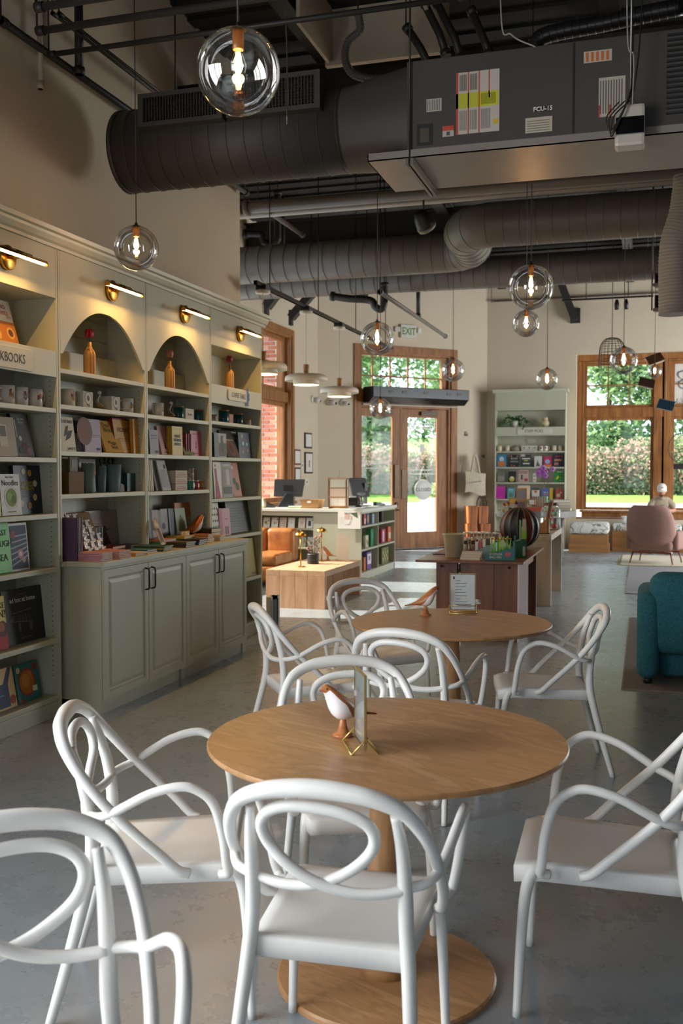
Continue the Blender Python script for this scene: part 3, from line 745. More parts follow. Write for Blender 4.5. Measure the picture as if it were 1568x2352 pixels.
# ------------------------------------------------------------------ white looped armchairs
def make_chair():
    t = thing('armchair', 'white plastic armchair', 'chair')
    # seat: slightly dished pan with a skirt
    mb = MB(); nx, ny = 12, 12
    def seat_pt(u, v):
        y = -.215+v*.465; hw = .192+.022*v
        x = (u*2-1)*hw
        # rounded front corners
        if v > .85: x *= 1-.10*((v-.85)/.15)**2
        z = .452-.014*math.sin(PI*u)*math.sin(PI*min(1, v*1.05))-.018*max(0, (v-.8)/.2)**2-.012*(1-v)
        return Vector((x, y, z))
    g = [[seat_pt(i/nx, j/ny) for i in range(nx+1)] for j in range(ny+1)]
    for j in range(ny):
        for i in range(nx): mb.quad(g[j][i], g[j][i+1], g[j+1][i+1], g[j+1][i], True)
    rim = [g[0][i] for i in range(nx+1)]+[g[j][nx] for j in range(1, ny+1)]+[g[ny][i] for i in range(nx-1, -1, -1)]+[g[j][0] for j in range(ny-1, 0, -1)]
    c = Vector((0, .02, 0)); n = len(rim)
    def drop(p, d, k): q = c+(p-c)*k; return Vector((q.x, q.y, p.z-d))
    rings = [rim, [drop(p, .006, 1.012) for p in rim], [drop(p, .052, 1.006) for p in rim], [drop(p, .055, .95) for p in rim], [drop(p, .014, .93) for p in rim]]
    for a, b in zip(rings, rings[1:]):
        for i in range(n): mb.quad(a[i], a[(i+1) % n], b[(i+1) % n], b[i], True)
    mb.poly([p for p in rings[-1]][::-1])
    mb.build('seat', M_WHITE, t)
    for s_ in (-1, 1):
        # rear leg runs on upward as a stile and melts into the hoop
        pts = fillet([(s_*.226, -.335, 0), (s_*.213, -.278, .20), (s_*.198, -.228, .40), (s_*.190, -.216, .50), (s_*.188, -.224, .60), (s_*.184, -.247, .70), (s_*.174, -.276, .785)], 8)
        MB().tube(pts, lambda q: .0125+.0065*math.sin(PI*min(1, q*1.05))**.8, 12, flat=(1, 1.05)).build('leg', M_WHITE, t)
        pts = fillet([(s_*.224, .238, 0), (s_*.216, .228, .22), (s_*.209, .216, .36), (s_*.200, .195, .425), (s_*.185, .165, .435)], 8)
        MB().tube(pts, lambda q: .0125+.009*q, 12).build('leg', M_WHITE, t)
        # arm: seat side, up, over and back into the low rail
        pts = fillet([(s_*.232, .150, .428), (s_*.246, .172, .437), (s_*.256, .168, .47), (s_*.272, .158, .56), (s_*.286, .132, .65), (s_*.293, .085, .692), (s_*.293, .035, .700), (s_*.285, -.04, .680), (s_*.271, -.11, .642), (s_*.257, -.155, .616), (s_*.235, -.195, .602), (s_*.190, -.222, .594)], 7)
        MB().tube(pts, lambda q: .0145-.002*q, 12).build('armrest', M_WHITE, t)
    # tall hoop from seat side, up over the back and down the other side
    half = [(.226, .06, .430), (.238, .03, .445), (.250, -.02, .495), (.256, -.08, .552), (.256, -.15, .620), (.250, -.205, .682), (.232, -.255, .745), (.196, -.293, .800), (.130, -.314, .832), (.06, -.320, .844)]
    pts = fillet([(-x, y, z) for x, y, z in half]+[(0, -.321, .847)]+half[::-1], 7)
    MB().tube(pts, lambda q: .0145+.0085*math.sin(PI*q)**6, 12).build('back_hoop', M_WHITE, t)
    # ribbon loop
    def yb(x, z): return -.222-.30*(z-.594)-.035*(1-(x/.19)**2)*(1-.5*min(1, max(0, (z-.6)/.2)))
    xz = [(-.188, .592), (-.11, .583), (-.03, .592), (.05, .628), (.105, .675), (.126, .722), (.110, .762), (.06, .787), (-.01, .797), (-.08, .794), (-.13, .772), (-.148, .735), (-.132, .690), (-.085, .645), (-.02, .608), (.06, .586), (.13, .584), (.188, .592)]
    pts = fillet([(x, yb(x, z)+(.008 if i < 5 else (-.006 if i > 12 else 0)), z) for i, (x, z) in enumerate(xz)], 6)
    MB().tube(pts, lambda q: .013+.002*math.sin(PI*q), 12).build('back_loop', M_WHITE, t)
    return t
CH = [(-.725, 2.452, 3.2, 'white looped armchair tucked under the near table, its back to the viewer'),
      (-1.363, 2.73, -68.8, 'white looped armchair at the left side of the near table'),
      (-.102, 3.069, 91.4, 'white looped armchair at the right side of the near table, cut by the picture edge'),
      (-1.067, 1.49, 215.4, 'white looped armchair in the bottom left corner, largest and out of focus'),
      (-.961, 3.351, 205.1, 'white looped armchair at the far side of the near table, facing the viewer'),
      (-1.72, 5.13, -55.1, 'white looped armchair left of the far table, beside the cabinets'),
      (-1.60, 6.12, -135, 'white looped armchair behind the far table, beside the coffee table'),
      (-1.018, 4.66, -6.5, 'white looped armchair in front of the far table, its back to the viewer'),
      (-.51, 5.41, 101.5, 'white looped armchair right of the far table, near the teal armchair')]
ch0 = make_chair()
ck = list(ch0.children)
for i, (x, y, a, lab) in enumerate(CH):
    if i == 0: o = ch0; o.location = (x, y, 0); o.rotation_euler = (0, 0, R(a)); tag(o, lab, 'chair', 'white looped armchairs')
    else: dup(ch0, (x, y, 0), R(a), lab, 'white looped armchairs', children=ck)

# ------------------------------------------------------------------ round pedestal tables
def oak_round(name, seedx):
    return M_OAK
def round_table(x, y, rad, label, h=.75, br=.34):
    t = thing('pedestal_table', label, 'table', (x, y, 0), R(-25), 'round oak pedestal tables')
    MB().lathe([(0, h-.022), (rad-.02, h-.022), (rad-.004, h-.016), (rad, h-.010), (rad, h-.004), (rad-.003, h), (0, h)], seg=96, smooth=False).build('tabletop', M_OAK, t)
    MB().lathe([(.085, .02), (.078, .06), (.062, .25), (.052, .55), (.052, h-.022)], seg=32).build('pedestal', M_OAK, t)
    MB().lathe([(0, 0), (br, 0), (br, .012), (br-.006, .018), (.10, .022), (0, .022)], seg=80, smooth=False).build('base', M_OAK, t)
    return t
T1 = (-.752, 2.955); T2 = (-1.005, 5.37)
round_table(*T1, .551, 'large round oak pedestal table in the foreground')
round_table(*T2, .545, 'round oak pedestal table farther back, near the walnut table')

# ------------------------------------------------------------------ wooden birds
M_BIRDW = ramp_mat('bird_wood', [(.3, '9a5a30'), (.7, 'bd7a48')], rough=.4, scale=(1, 1, 6), nscale=8., detail=6.)
M_BIRDB = P('e9e4e6', .5)
def bird(loc, rz, label, s_=1., wood=None):
    """beak towards local +x"""
    wood = wood or M_BIRDW
    t = thing('bird_lamp', label, 'bird lamp', loc, rz, 'wooden bird lamps'); t.scale = (s_, s_, s_)
    # stand
    MB().lathe([(0, 0), (.033, 0), (.034, .004), (.030, .008), (.020, .010), (.009, .054), (.008, .058), (0, .06)], seg=24).build('stand', wood, t)
    # body spine from beak to tail: x, z, half width, half height
    sp = [(.084, .150, .002, .002), (.074, .153, .008, .008), (.063, .150, .017, .018), (.051, .135, .028, .030), (.036, .113, .038, .043), (.016, .097, .041, .043), (-.010, .086, .035, .034), (-.035, .076, .024, .021), (-.06, .068, .014, .011), (-.09, .061, .009, .005), (-.12, .055, .007, .003)]
    c = fillet([(x, 0, z) for x, z, a, b in sp], 3); wr = fillet([(a, b, 0) for x, z, a, b in sp], 3)
    for nm, m, k0, k1 in (('back', wood, -.12, .62), ('belly', M_BIRDB, .62, 1.88)):
        mb = MB(); n = 10; rows = []
        for i, (p, w) in enumerate(zip(c, wr)):
            q = i/(len(c)-1); a0, a1 = (k0, 1-k0) if nm == 'back' else (1-(-.12), 2-.12)
            # wood covers the head, back and whole tail
            spread = .5+.5*min(1, max(0, abs(q-.42)/.30-.55)) if False else None
            f = (.40+.60*min(1, (.22-q)/.12)) if q <= .22 else min(1., .40+.60*max(0, q-.52)/.22)
            lo, hi = PI/2-PI*f, PI/2+PI*f
            if nm == 'belly': lo, hi = hi, lo+2*PI
            rows.append([Vector((p.x, math.cos(lo+(hi-lo)*k/n)*w.x, p.z+math.sin(lo+(hi-lo)*k/n)*w.y)) for k in range(n+1)])
        for a, b in zip(rows, rows[1:]):
            for k in range(n): mb.quad(a[k], a[k+1], b[k+1], b[k], True)
        mb.build(nm, m, t)
    MB().ball((.066, .0135, .157), .0028, 8, 6).ball((.066, -.0135, .157), .0028, 8, 6).build('eyes', M_BLACK, t)
    return t
p = on_z(788, 1690, .75); bird((p.x, p.y, .75), R(-132), 'wooden bird lamp with white belly on the near table, facing left')
p = on_z(977, 1413, .75); bird((p.x, p.y, .75), R(17), 'wooden bird lamp on the far table beside the menu, facing right')

# ------------------------------------------------------------------ acrylic menu holders with brass foot
def sign_holder(loc, rz, label, lines=True):
    t = thing('menu_holder', label, 'menu holder', loc, rz, 'clear menu holders')
    w, h = .14, .225
    MB().b2((-w/2, -.002, .022), (w/2, .002, h)).build('menu_sheet', P('dcdcdc', .35), t)
    MB().b2((-w/2-.004, -.005, .018), (w/2+.004, -.003, h+.004)).b2((-w/2-.004, .003, .018), (w/2+.004, .005, h+.004)).build('acrylic_cover', M_ACRYL, t)
    GOLD = P('c9b26a', .3, .7)
    mb = MB()
    for x in (-w/2-.0055, w/2+.004): mb.b2((x, -.0035, .01), (x+.0015, .0035, h+.005))
    mb.b2((-w/2-.006, -.005, h+.004), (w/2+.006, .005, h+.006)).build('gold_edge', GOLD, t)
    mb = MB()
    for y in (-.04, .04): mb.tube([(-w/2-.008, y, .003), (w/2+.008, y, .003)], .003, 6)
    for x in (-w/2-.008, w/2+.008): mb.tube([(x, -.04, .003), (x, 0, .045), (x, .04, .003)], .003, 6)
    mb.tube([(-w/2-.008, -.004, .042), (w/2+.008, -.004, .042)], .002, 6)
    mb.build('foot', GOLD, t)
    mb = MB()
    for k in range(9):
        z = h-.035-.018*k; mb.b2((-w/2+.028, -.0026, z), (-w/2+.028+(.06 if k % 3 else .03)+.008*(k % 2), -.0021, z+.0025))
    for k in range(3): mb.b2((-w/2+.028, -.0026, .05-k*.008), (w/2-.02, -.0021, .0525-k*.008))
    mb.b2((-w/2+.014, -.0026, h-.028), (-w/2+.024, -.0021, h-.012)); tag(mb.build('menu_print', P('4a4a4c', .6), t), kind='stuff')
    return t
p = on_z(827, 1718, .75); sign_holder((p.x, p.y, .75), R(117), 'clear menu holder seen edge on, next to the bird on the near table')
p = on_z(1062, 1408, .75); sign_holder((p.x, p.y, .75), R(14), 'clear menu holder facing the viewer on the far table')
p = on_z(1097, 1389, .75)
mb = MB()
rng2 = random.Random(5)
for k in range(7): mb.tube([(rng2.uniform(-.02, .02), rng2.uniform(-.015, .015), .005+.004*k) for _ in range(4)], .004, 6)
tag(mb.build('rope_knot', P('d5cfc0', .8), None, (p.x, p.y, .751)), 'small knotted cord lying behind the menu holder on the far table', 'cord')
# ------------------------------------------------------------------ signs on the left bookcases
M_SIGN = P('c8c6b4', .5)
def plaque(px, py, txt, w, h, label, Xp, size, rz=R(90), loc=None, tape=False, cutx=0.):
    p = loc or on_x(px, py, Xp)
    t = thing('shelf_sign', label, 'sign', (p[0], p[1], p[2]), rz)
    n = .018
    a, b = w/2, h/2
    poly = [(-a, -b+n), (-a+n, -b), (a-n, -b), (a, -b+n), (a, b-n), (a-n, b), (-a+n, b), (-a, b-n)]
    MB().prism(poly, .012, 'xz', -.012).build('board', M_SIGN, t, bevel=.003)
    lettering(txt, size, P('2a2824', .6), t, (cutx, -.0128, -.003), xs=.80, ext=.0004)
    if tape:
        mb = MB().b2((a-.035, -.0135, -b-.03), (a+.004, -.0128, b+.035)).b2((a-.0, -.0135, -b*.6), (a+.03, -.0128, b*.7)); mb.build('painter_tape', P('3f6ea8', .7), t)
    return t
plaque(0, 0, 'COOKBOOKS', .56, .13, 'cookbooks sign board on the bookcase at the left edge', 0, .078, loc=(XF, 5.01, 2.245))
plaque(545, 909, 'COFFEE TABLE', .46, .105, 'coffee table sign board held by blue tape', XF, .062, tape=True)
# ------------------------------------------------------------------ bottles with wooden tulips
M_PAGE = ramp_mat('folded_page_wood', [(.35, '6b4420'), (.5, 'b98a4c'), (.65, 'd3a866')], rough=.55, scale=(26, 26, .3), nscale=2., detail=2.)
def tulip_bottle(px, z, label, col, X=-3.70, k=1.):
    y = on_x(px, 1085, X).y
    t = thing('tulip_bottle', label, 'vase', (X, y, z), R(90), 'bottle vases with a wooden tulip')
    prof = [(.0, 0), (.038, 0), (.04, .004), (.04, .135), (.037, .155), (.022, .18), (.015, .195), (.014, .222), (.0, .222)]
    MB().lathe([(r*k, q*k) for r, q in prof], seg=24).build('bottle', M_PAGE, t)
    MB().tube([(0, 0, .22*k), (0, 0, .25*k)], .002, 6).build('stem', P('33552c', .6), t)
    mb = MB()
    for j in range(6):
        a = 2*PI*j/6; mb.ball((math.cos(a)*.017*k, math.sin(a)*.017*k, .279*k), .0165*k, 10, 8, (.8, .85, 1.75), Quaternion((0, 0, 1), a))
    mb.ball((0, 0, .268*k), .021*k, 10, 8, (1, 1, .8)).build('tulip_head', P(col, .4), t)
tulip_bottle(208, 2.236, 'striped wood bottle vase with red tulip in the wide arch', 'a8121f', k=1.06)
tulip_bottle(391, 2.236, 'striped wood bottle vase with pink tulip in the narrower arch', 'c0705c', k=1.06)
tulip_bottle(528, 2.336, 'striped wood bottle vase with dark red tulip above the coffee table sign', '8c1018', k=1.02)

# ------------------------------------------------------------------ mugs and boxes
M_MUG = P('e4ded4', .25)
def mug(px, z, label, X=-3.68, s_=1., handle=60, group='illustrated mugs on the left shelves', loc=None, rz=R(90), art=True, col=None):
    y = on_x(px, 1085, X).y; loc = loc or (X, y, z)
    t = thing('mug', label, 'mug', loc, rz, group)
    MB().lathe([(.0, .001), (.036*s_, .001), (.040*s_, .004), (.041*s_, .1*s_), (.037*s_, .1*s_), (.036*s_, .012*s_), (0, .012*s_)], seg=24).build('body', col or M_MUG, t)
    a = R(handle)
    pts = [(math.sin(a)*r*s_, -math.cos(a)*r*s_, q*s_) for r, q in ((.039, .082), (.058, .084), (.068, .07), (.066, .04), (.055, .024), (.039, .024))]
    MB().tube(fillet(pts, 4), .0055*s_, 8).build('handle', col or M_MUG, t)
    if art:
        mb = MB(); cols = [P(c, .5) for c in ('3a3c48', 'b8562f', '3a6f8a', 'd0b06a', '8c2f2a', '6a5340')]
        rr = random.Random(int(px*7))
        for k in range(11):
            q0 = R(-40+rr.random()*62); q1 = q0+R(10+rr.random()*14); z0 = (.028+rr.random()*.03)*s_; z1 = z0+(.012+rr.random()*.024)*s_; r = .0413*s_+k*.00002
            mb.mi = k % 6
            mb.quad(*[(math.sin(q)*r, -math.cos(q)*r, zz) for q, zz in ((q0, z0), (q1, z0), (q1, z1), (q0, z1))])
        tag(mb.build('printed_scene', cols, t), kind='stuff')
    return t
mug(18, 1.9755, 'white mug with printed street scene, first on the cookbook case mug shelf', s_=1.15, handle=-90)
mug(49, 1.9755, 'white mug with printed street scene, middle of the cookbook case mug shelf', s_=1.15, handle=120)
mug(83, 1.9755, 'white mug with printed street scene, its handle towards the shelf end', s_=1.15, handle=80)
mug(158, 2.0055, 'white printed mug at the left end of the wide arch bookcase', s_=1.16, handle=100)
mug(294, 2.0055, 'white printed mug at the right end of the wide arch bookcase', s_=1.1, handle=-110)
mug(364, 2.0055, 'white printed mug left of the teal candles', s_=1.08, handle=-100)
def carton(lo_hi, z, h, label, cover, X=-3.66, depth=.09, art=(), name='carton', cat='box', group=None, lean=0.):
    a, b = on_x(lo_hi[0], 1085, X).y, on_x(lo_hi[1], 1085, X).y; w = b-a
    t = tag(MB().b2((-w/2, 0, 0), (w/2, depth, h)).build(name, P(cover, .7), None, bevel=.002), label, cat, group)
    t.location = (X, (a+b)/2, z+.0005); t.rotation_euler = (0, 0, R(90))
    MB().b2((-w/2-.0005, -.0005, h*.985), (w/2+.0005, depth+.0005, h+.0005)).build('lid', P(cover, .7), t)
    sh = [q for q in art if q[0] != 'text']
    if sh: m_, ms = art_mesh(sh, w, h); tag(m_.build('label', ms, t), kind='stuff')
    for q in art:
        if q[0] == 'text': lettering(q[1], q[4], P(q[5], .6), t, ((q[2]-.5)*w, -.0022, q[3]*h), ext=.0003)
    return t
ringart = [Dc(.5, .62, .36, '3a3733'), Dc(.5, .62, .33, 'd6cfc2'), Dc(.5, .6, .14, '4a4743'), Dc(.46, .7, .08, '4a4743')]
carton((193, 215), 2.005, .115, 'square white mug carton with round logo, left of the knot figurine', 'd6cfc2', depth=.105, art=ringart+[T('Mugs', .5, .2, .018, '33302c')], group='white mug cartons')
carton((258, 277), 2.005, .108, 'square white mug carton with round logo, right of the knot figurine', 'd6cfc2', depth=.12, art=ringart+[T('Mugs', .5, .2, .018, '33302c')], group='white mug cartons')
def figurine(px, z, label, X=-3.67):
    y = on_x(px, 1085, X).y
    t = thing('knot_figurine', label, 'figurine', (X, y, z), R(90), 'little knot figurines')
    M_WIRE = P('8a8276', .45, .3)
    MB().tube(fillet([(-.015, 0, .04), (-.018, .004, .07), (-.006, 0, .092), (.005, -.002, .105)], 5), .011, 8).tube(fillet([(-.016, 0, .078), (-.03, -.008, .055), (-.01, -.02, .04)], 5), .005, 6).build('body', M_WIRE, t)
    MB().ball((.008, -.002, .121), .014, 12, 8).build('head', P('c9bfb2', .6), t)
    mb = MB()
    for k in range(5):
        a = -.9+k*.55; mb.ball((.012+math.cos(a)*.02, math.sin(a)*.012, .022), .022, 8, 6, (1.0, .5, .45), Quaternion((0, 0, 1), a))
    mb.build('basket', P('8b7453', .7), t); MB().ball((.022, -.012, .032), .016, 8, 6, (1.3, .6, .5), Quaternion((0, 1, 0), .6)).build('scarf', P('c98a1c', .5), t)
figurine(228, 2.005, 'small knot headed figurine with yellow scarf between the white cartons')
figurine(392, 2.005, 'small knot headed figurine with yellow scarf beside the teal candle')
M_TEAL = P('0f4c55', .2)
def candle(px, z, label, X=-3.67, s_=1., lidc='8a5a30', jar=None, lab='e4ddd0'):
    y = on_x(px, 1085, X).y
    t = thing('jar_candle', label, 'candle', (X, y, z), R(90), 'jar candles on the left shelves')
    MB().lathe([(0, 0), (.038*s_, 0), (.041*s_, .004), (.041*s_, .095*s_), (0, .095*s_)], seg=24).build('jar', jar or M_TEAL, t)
    MB().lathe([(0, .0955*s_), (.042*s_, .0955*s_), (.042*s_, .106*s_), (0, .106*s_)], seg=24).build('lid', P(lidc, .5), t)
    mb = MB(); r = .0416*s_
    for k in range(4):
        q0, q1 = R(18+k*14), R(32+k*14); mb.quad(*[(math.sin(q)*r, -math.cos(q)*r, zz) for q, zz in ((q0, .02*s_), (q1, .02*s_), (q1, .078*s_), (q0, .078*s_))])
    mb.build('label', P(lab, .7), t)
candle(411, 2.005, 'teal jar candle with wooden lid, left one under the narrower arch')
candle(457, 2.005, 'teal jar candle with wooden lid, right one under the narrower arch', s_=.95)
candle(514, 2.015, 'teal jar candle with wooden lid, left one under the coffee table sign', s_=1.12)
candle(548, 2.015, 'teal jar candle with wooden lid, right one under the coffee table sign', s_=1.0)
FLOR = ramp_mat('floral_print', [(.35, 'd8cfc0'), (.5, 'c9b9a4'), (.56, '7a5a4a'), (.62, 'd8cfc0')], rough=.5, nscale=30., detail=2.)
candle(493, 2.015, 'small floral jar candle at the shelf end beside the teal jars', s_=.62, jar=FLOR)
candle(571, 2.015, 'small floral jar candle with coral lid, farthest on the shelf', s_=.6, jar=FLOR, lidc='b0604a')
carton((427, 446), 2.005, .095, 'slanted white card box lettered books between the teal candles', 'd8d0c4', art=[T('Books', .5, .5, .03, '3a3632', shear=.3)], depth=.06)
carton((527, 536), 2.015, .088, 'narrow pink carton between the teal candles', 'c08a7c', depth=.06)

# ------------------------------------------------------------------ face-out books, third shelf
shelf_book('cream novel with black leaf drawing, first under the mugs', 138, 176, 958, 1.705, 'cfc3a2', lean=7, t=.02, art=[T('BIRD BY BIRD', .5, .86, .03, '1d1b18'), ('poly', [(.4, .3), (.62, .6), (.9, .62), (.72, .4)], '26331f'), ('poly', [(.35, .42), (.5, .72), (.66, .75), (.55, .5)], '2c3a24'), T('LAMOTT', .72, .07, .026, '1d1b18')], group=GB)
shelf_book('navy and white novel with red dot leaning behind the leaf book', 168, 204, 962, 1.705, '23233a', lean=13, t=.022, X=-3.70, art=[Rc(0, 0, 1, .55, 'd7d2cc'), Dc(.72, .27, .14, 'a81f22'), T('BOOK', .5, .88, .03, '8a88a8'), T('OF', .5, .76, .03, '8a88a8')]+[Rc(.06+.11*j, .12+.08*k, .1+.11*j, .15+.08*k, '55536a') for j in range(4) for k in range(5)], group=GB)
shelf_book('pale purple paperback with brown half disc', 196, 234, 963, 1.705, '8a6a88', lean=4, t=.02, art=[Dc(.05, .62, .45, '7a4a3a'), Rc(.55, .5, .9, .53, 'a98aa8'), Rc(.55, .44, .9, .46, 'a98aa8'), Rc(.7, .06, .92, .14, '3a3036')], group=GB)
shelf_book('bright yellow book leaning far back, lettered dear writer', 244, 286, 968, 1.705, 'c9961f', lean=20, t=.018, X=-3.64, art=[T('Dear', .42, .86, .05, '4a5a2a'), T('Writer', .5, .70, .05, '4a5a2a'), T('Maggie', .5, .30, .04, '5a4a20'), T('Smith', .55, .16, .04, '5a4a20')], group=GB)
shelf_book('red edged yellow book with honey lettering on a little easel', 280, 322, 962, 1.705, 'c9912e', spine='8f1f1f', lean=9, t=.03, art=[Rc(0, .96, 1, 1, '8f1f1f'), T('HONEY', .5, .66, .05, '6a2f14'), Rc(.2, .4, .8, .415, '8a5a20'), Rc(.25, .34, .75, .35, '8a5a20')], group=GB)
shelf_book('golden yellow spined book at the end under the wide arch', 322, 334, 964, 1.705, 'cf8f1c', lean=2, t=.03, X=-3.63, group=GB)
# second arched case
shelf_book('blue and orange book peeking out at the post of the narrower arch', 341, 352, 985, 1.705, '2b5a7c', lean=12, t=.015, art=[('poly', [(0, 0), (.8, 0), (0, .4)], 'c98a5a')], group=GB)
shelf_book('dusky purple paperback with barcode', 345, 366, 988, 1.705, '5c5064', lean=3, t=.03, X=-3.65, art=[Rc(.15, .75, .8, .78, '3c3444'), Rc(.15, .65, .8, .67, '3c3444'), Rc(.55, .06, .92, .16, '2c262e')], group=GB)
shelf_book('pink book with small black figures leaning beside the purple one', 372, 394, 981, 1.705, 'c08d88', lean=12, t=.025, art=[('poly', [(.4, .2), (.55, .55), (.62, .2)], '2a2022'), Rc(.3, .05, .8, .1, '7a3a34')], group=GB)
shelf_book('yellow women artists book with blue lettering', 396, 420, 980, 1.705, 'c9a42a', lean=1, t=.05, X=-3.63, spine='b8921e', art=[T('GREAT', .5, .66, .034, '24486a', bold=.0006), T('WOMEN', .5, .52, .034, '24486a', bold=.0006), T('ARTISTS', .5, .38, .032, '24486a', bold=.0006), Rc(.2, .9, .8, .91, '7a6420'), Rc(.2, .2, .8, .215, 'e4cf78')], group=GB)
shelf_book('green book with brown picture leaning under the yellow one', 424, 448, 992, 1.705, '7f8a54', lean=24, t=.02, X=-3.64, art=[Rc(.15, .35, .85, .8, 'a07a3a'), Dc(.5, .6, .2, '7a3a1c')], group=GB)
for k in range(3): upright('crimson spined novel in the pink boxed set, number %s from the left' % ('one', 'two', 'three')[k], 430+k*5, .185, 1.705, .017, .12, 'a02a3e', X=-3.65, group='crimson novels in a row')
shelf_book('pink novel with pencil drawing at the end of the crimson row', 446, 471, 991, 1.705, 'd0707c', lean=3, t=.02, X=-3.65, spine='a02a3e', art=[Rc(.2, .86, .8, .9, 'a83a48'), ('poly', [(.45, .3), (.5, .65), (.54, .3)], '6a3a3e'), Dc(.5, .5, .05, '7a4a4e'), Rc(.3, .08, .75, .12, 'a83a48')], group=GB)
# end case
shelf_book('red paperback at the post of the end bookcase', 487, 496, 984, 1.70, '8f3038', lean=8, t=.02, group=GB)
shelf_book('black art book between red and grey ones on the end bookcase', 493, 503, 995, 1.70, '161416', lean=2, t=.03, X=-3.64, group=GB)
shelf_book('grey photograph book with black spine on the end bookcase', 503, 521, 996, 1.70, '8d8a84', lean=2, t=.02, X=-3.64, art=[Rc(.05, .05, .95, .6, '5a5854'), Rc(.3, .2, .6, .9, '45433f'), Dc(.7, .75, .16, 'b5b2ab')], group=GB)
shelf_book('brown car book leaning far back on the end bookcase', 524, 552, 990, 1.70, '3a2a22', lean=22, t=.02, X=-3.63, art=[Dc(.5, .35, .3, '7a4228'), Rc(.1, .62, .9, .66, 'b5ada2'), Dc(.5, .32, .16, '5a2a1a')], group=GB)
shelf_book('white book with rows of little birds behind the brown one', 536, 553, 993, 1.70, 'bfb5a6', lean=8, t=.02, X=-3.70, art=[Dc(.25+.25*j, .25+.2*k, .07, '4a3a30') for j in range(3) for k in range(4)], group=GB)
shelf_book('navy patterned book with teal band and white birds', 550, 578, 994, 1.70, '1f2340', lean=4, t=.02, X=-3.66, art=[Rc(0, .5, 1, .62, '1c6a6c'), Rc(.3, .5, .42, .64, 'd8d2c4'), Rc(.6, .5, .7, .6, 'd8d2c4'), Dc(.3, .85, .06, 'c9b9a0'), Dc(.7, .3, .06, 'c98a7a'), Dc(.3, .25, .05, 'c9b9a0')], group=GB)
# ------------------------------------------------------------------ fourth shelf
carton((158, 193), 1.425, .145, 'brown kraft gift box with curved front under the leaf book', '7c5836', depth=.14, X=-3.66, art=[Rc(.5, .48, .72, .5, '4a3420'), Rc(.5, .43, .72, .445, '4a3420')])
t = thing('photo_frame', 'tan photo frame standing on the kraft gift box', 'photo frame', (-3.70, on_x(170, 1085, -3.70).y, 1.5706), R(90))
MB().b2((-.05, 0, 0), (.05, .015, .105)).build('frame', P('8a7a5e', .6), t, bevel=.003); MB().b2((-.033, -.002, .02), (.033, 0, .085)).build('photo', P('4a463e', .5), t)
shelf_book('white and black book nooks hardback behind the vases', 184, 222, 1044, 1.425, 'b5aea2', lean=3, t=.03, X=-3.80, art=[T('BOOK', .5, .80, .055, '1c1a18', bold=.001), T('NOOKS', .5, .63, .05, '1c1a18', bold=.001), Rc(0, .9, 1, 1, '8d877c')], group=GB)
def vase(px, z, r0, r1, h, col, label, X=-3.68):
    y = on_x(px, 1085, X).y
    t = thing('tapered_vase', label, 'vase', (X, y, z), 0, 'matt tapered vases')
    MB().lathe([(0, 0), (r0, 0), (r0+.002, .004), (r1, h), (r1-.005, h), (r0-.004, .01), (0, .01)], seg=28).build('body', P(col, .55), t); return t
vase(203, 1.425, .036, .046, .205, '6e8272', 'sage green tapered vase with orange tag')
vase(231, 1.425, .032, .042, .19, '64797c', 'grey blue tapered vase half hidden behind a book', X=-3.72)
vase(262, 1.425, .040, .052, .2, '6f868a', 'grey blue tapered vase standing in front')
t = MB().b2((-.012, 0, 0), (.012, .002, .07)).build('gift_tag', P('b8662c', .6)); t.location = (-3.635, on_x(218, 1085, -3.635).y, 1.5505); t.rotation_euler = (R(-12), R(18), R(90)); tag(t, 'orange paper gift tag hung on the green vase', 'tag')
for k, px in enumerate((236, 254)):
    t = thing('keyhole_bookend', 'black iron keyhole bookend behind the vases, ' + ('left' if k == 0 else 'right') + ' one', 'bookend', (-3.80, on_x(px, 1085, -3.80).y, 1.4255), R(90), 'black iron bookends')
    MB().tube([(math.cos(a_)*.032, 0, .225+math.sin(a_)*.032) for a_ in [2*PI*j/16 for j in range(16)]], .007, 8, closed=True).build('ring', M_BLACK, t)
    MB().b2((-.02, -.006, 0), (.02, .006, .20)).build('shank', M_BLACK, t)
PATT = ramp_mat('teal_scale_print', [(.42, '14343a'), (.5, '2f7378'), (.58, '14343a')], rough=.45, nscale=55., detail=0., kind='voronoi')
t = carton((292, 311), 1.425, .135, 'teal patterned carton with gold lettering at the shelf end', '1d4a4e', depth=.07); t.data.materials[0] = PATT
t = carton((279, 291), 1.425, .13, 'dark teal patterned carton beside the lettered one', '1d4a4e', depth=.07, X=-3.69); t.data.materials[0] = PATT
o = tag(MB().prism([(-.035, 0), (.035, 0), (.028, .05), (-.012, .062)], .05, 'xz').build('wedge_box', P('8a8076', .7)), 'small grey wedge box in front of the patterned cartons', 'box'); o.location = (-3.635, on_x(280, 1085, -3.635).y, 1.4255); o.rotation_euler = (0, 0, R(90))
for k in range(3): shelf_book('tan envelope pack standing on edge, %s from the post' % ('first', 'second', 'third')[k], 342+k*4, 345+k*4, 1052, 1.42, ('a07a4a', 'b08a5c', 'c0a070')[k], lean=3, t=.012, X=-3.66-.004*k, group='tan envelope packs')
PADART = [Rc(.1, .1, .9, .7, 'a8a6a8'), Rc(.68, .72, .9, .86, '2c2a2c')]
shelf_book('white writing pad in clear wrap leaning left of its twin', 360, 380, 1056, 1.42, 'b5b2b0', lean=13, t=.012, X=-3.67, art=PADART, group=GB)
shelf_book('white writing pad in clear wrap leaning right of its twin', 374, 393, 1053, 1.42, 'bcb9b8', lean=14, t=.012, X=-3.64, art=PADART, group=GB)
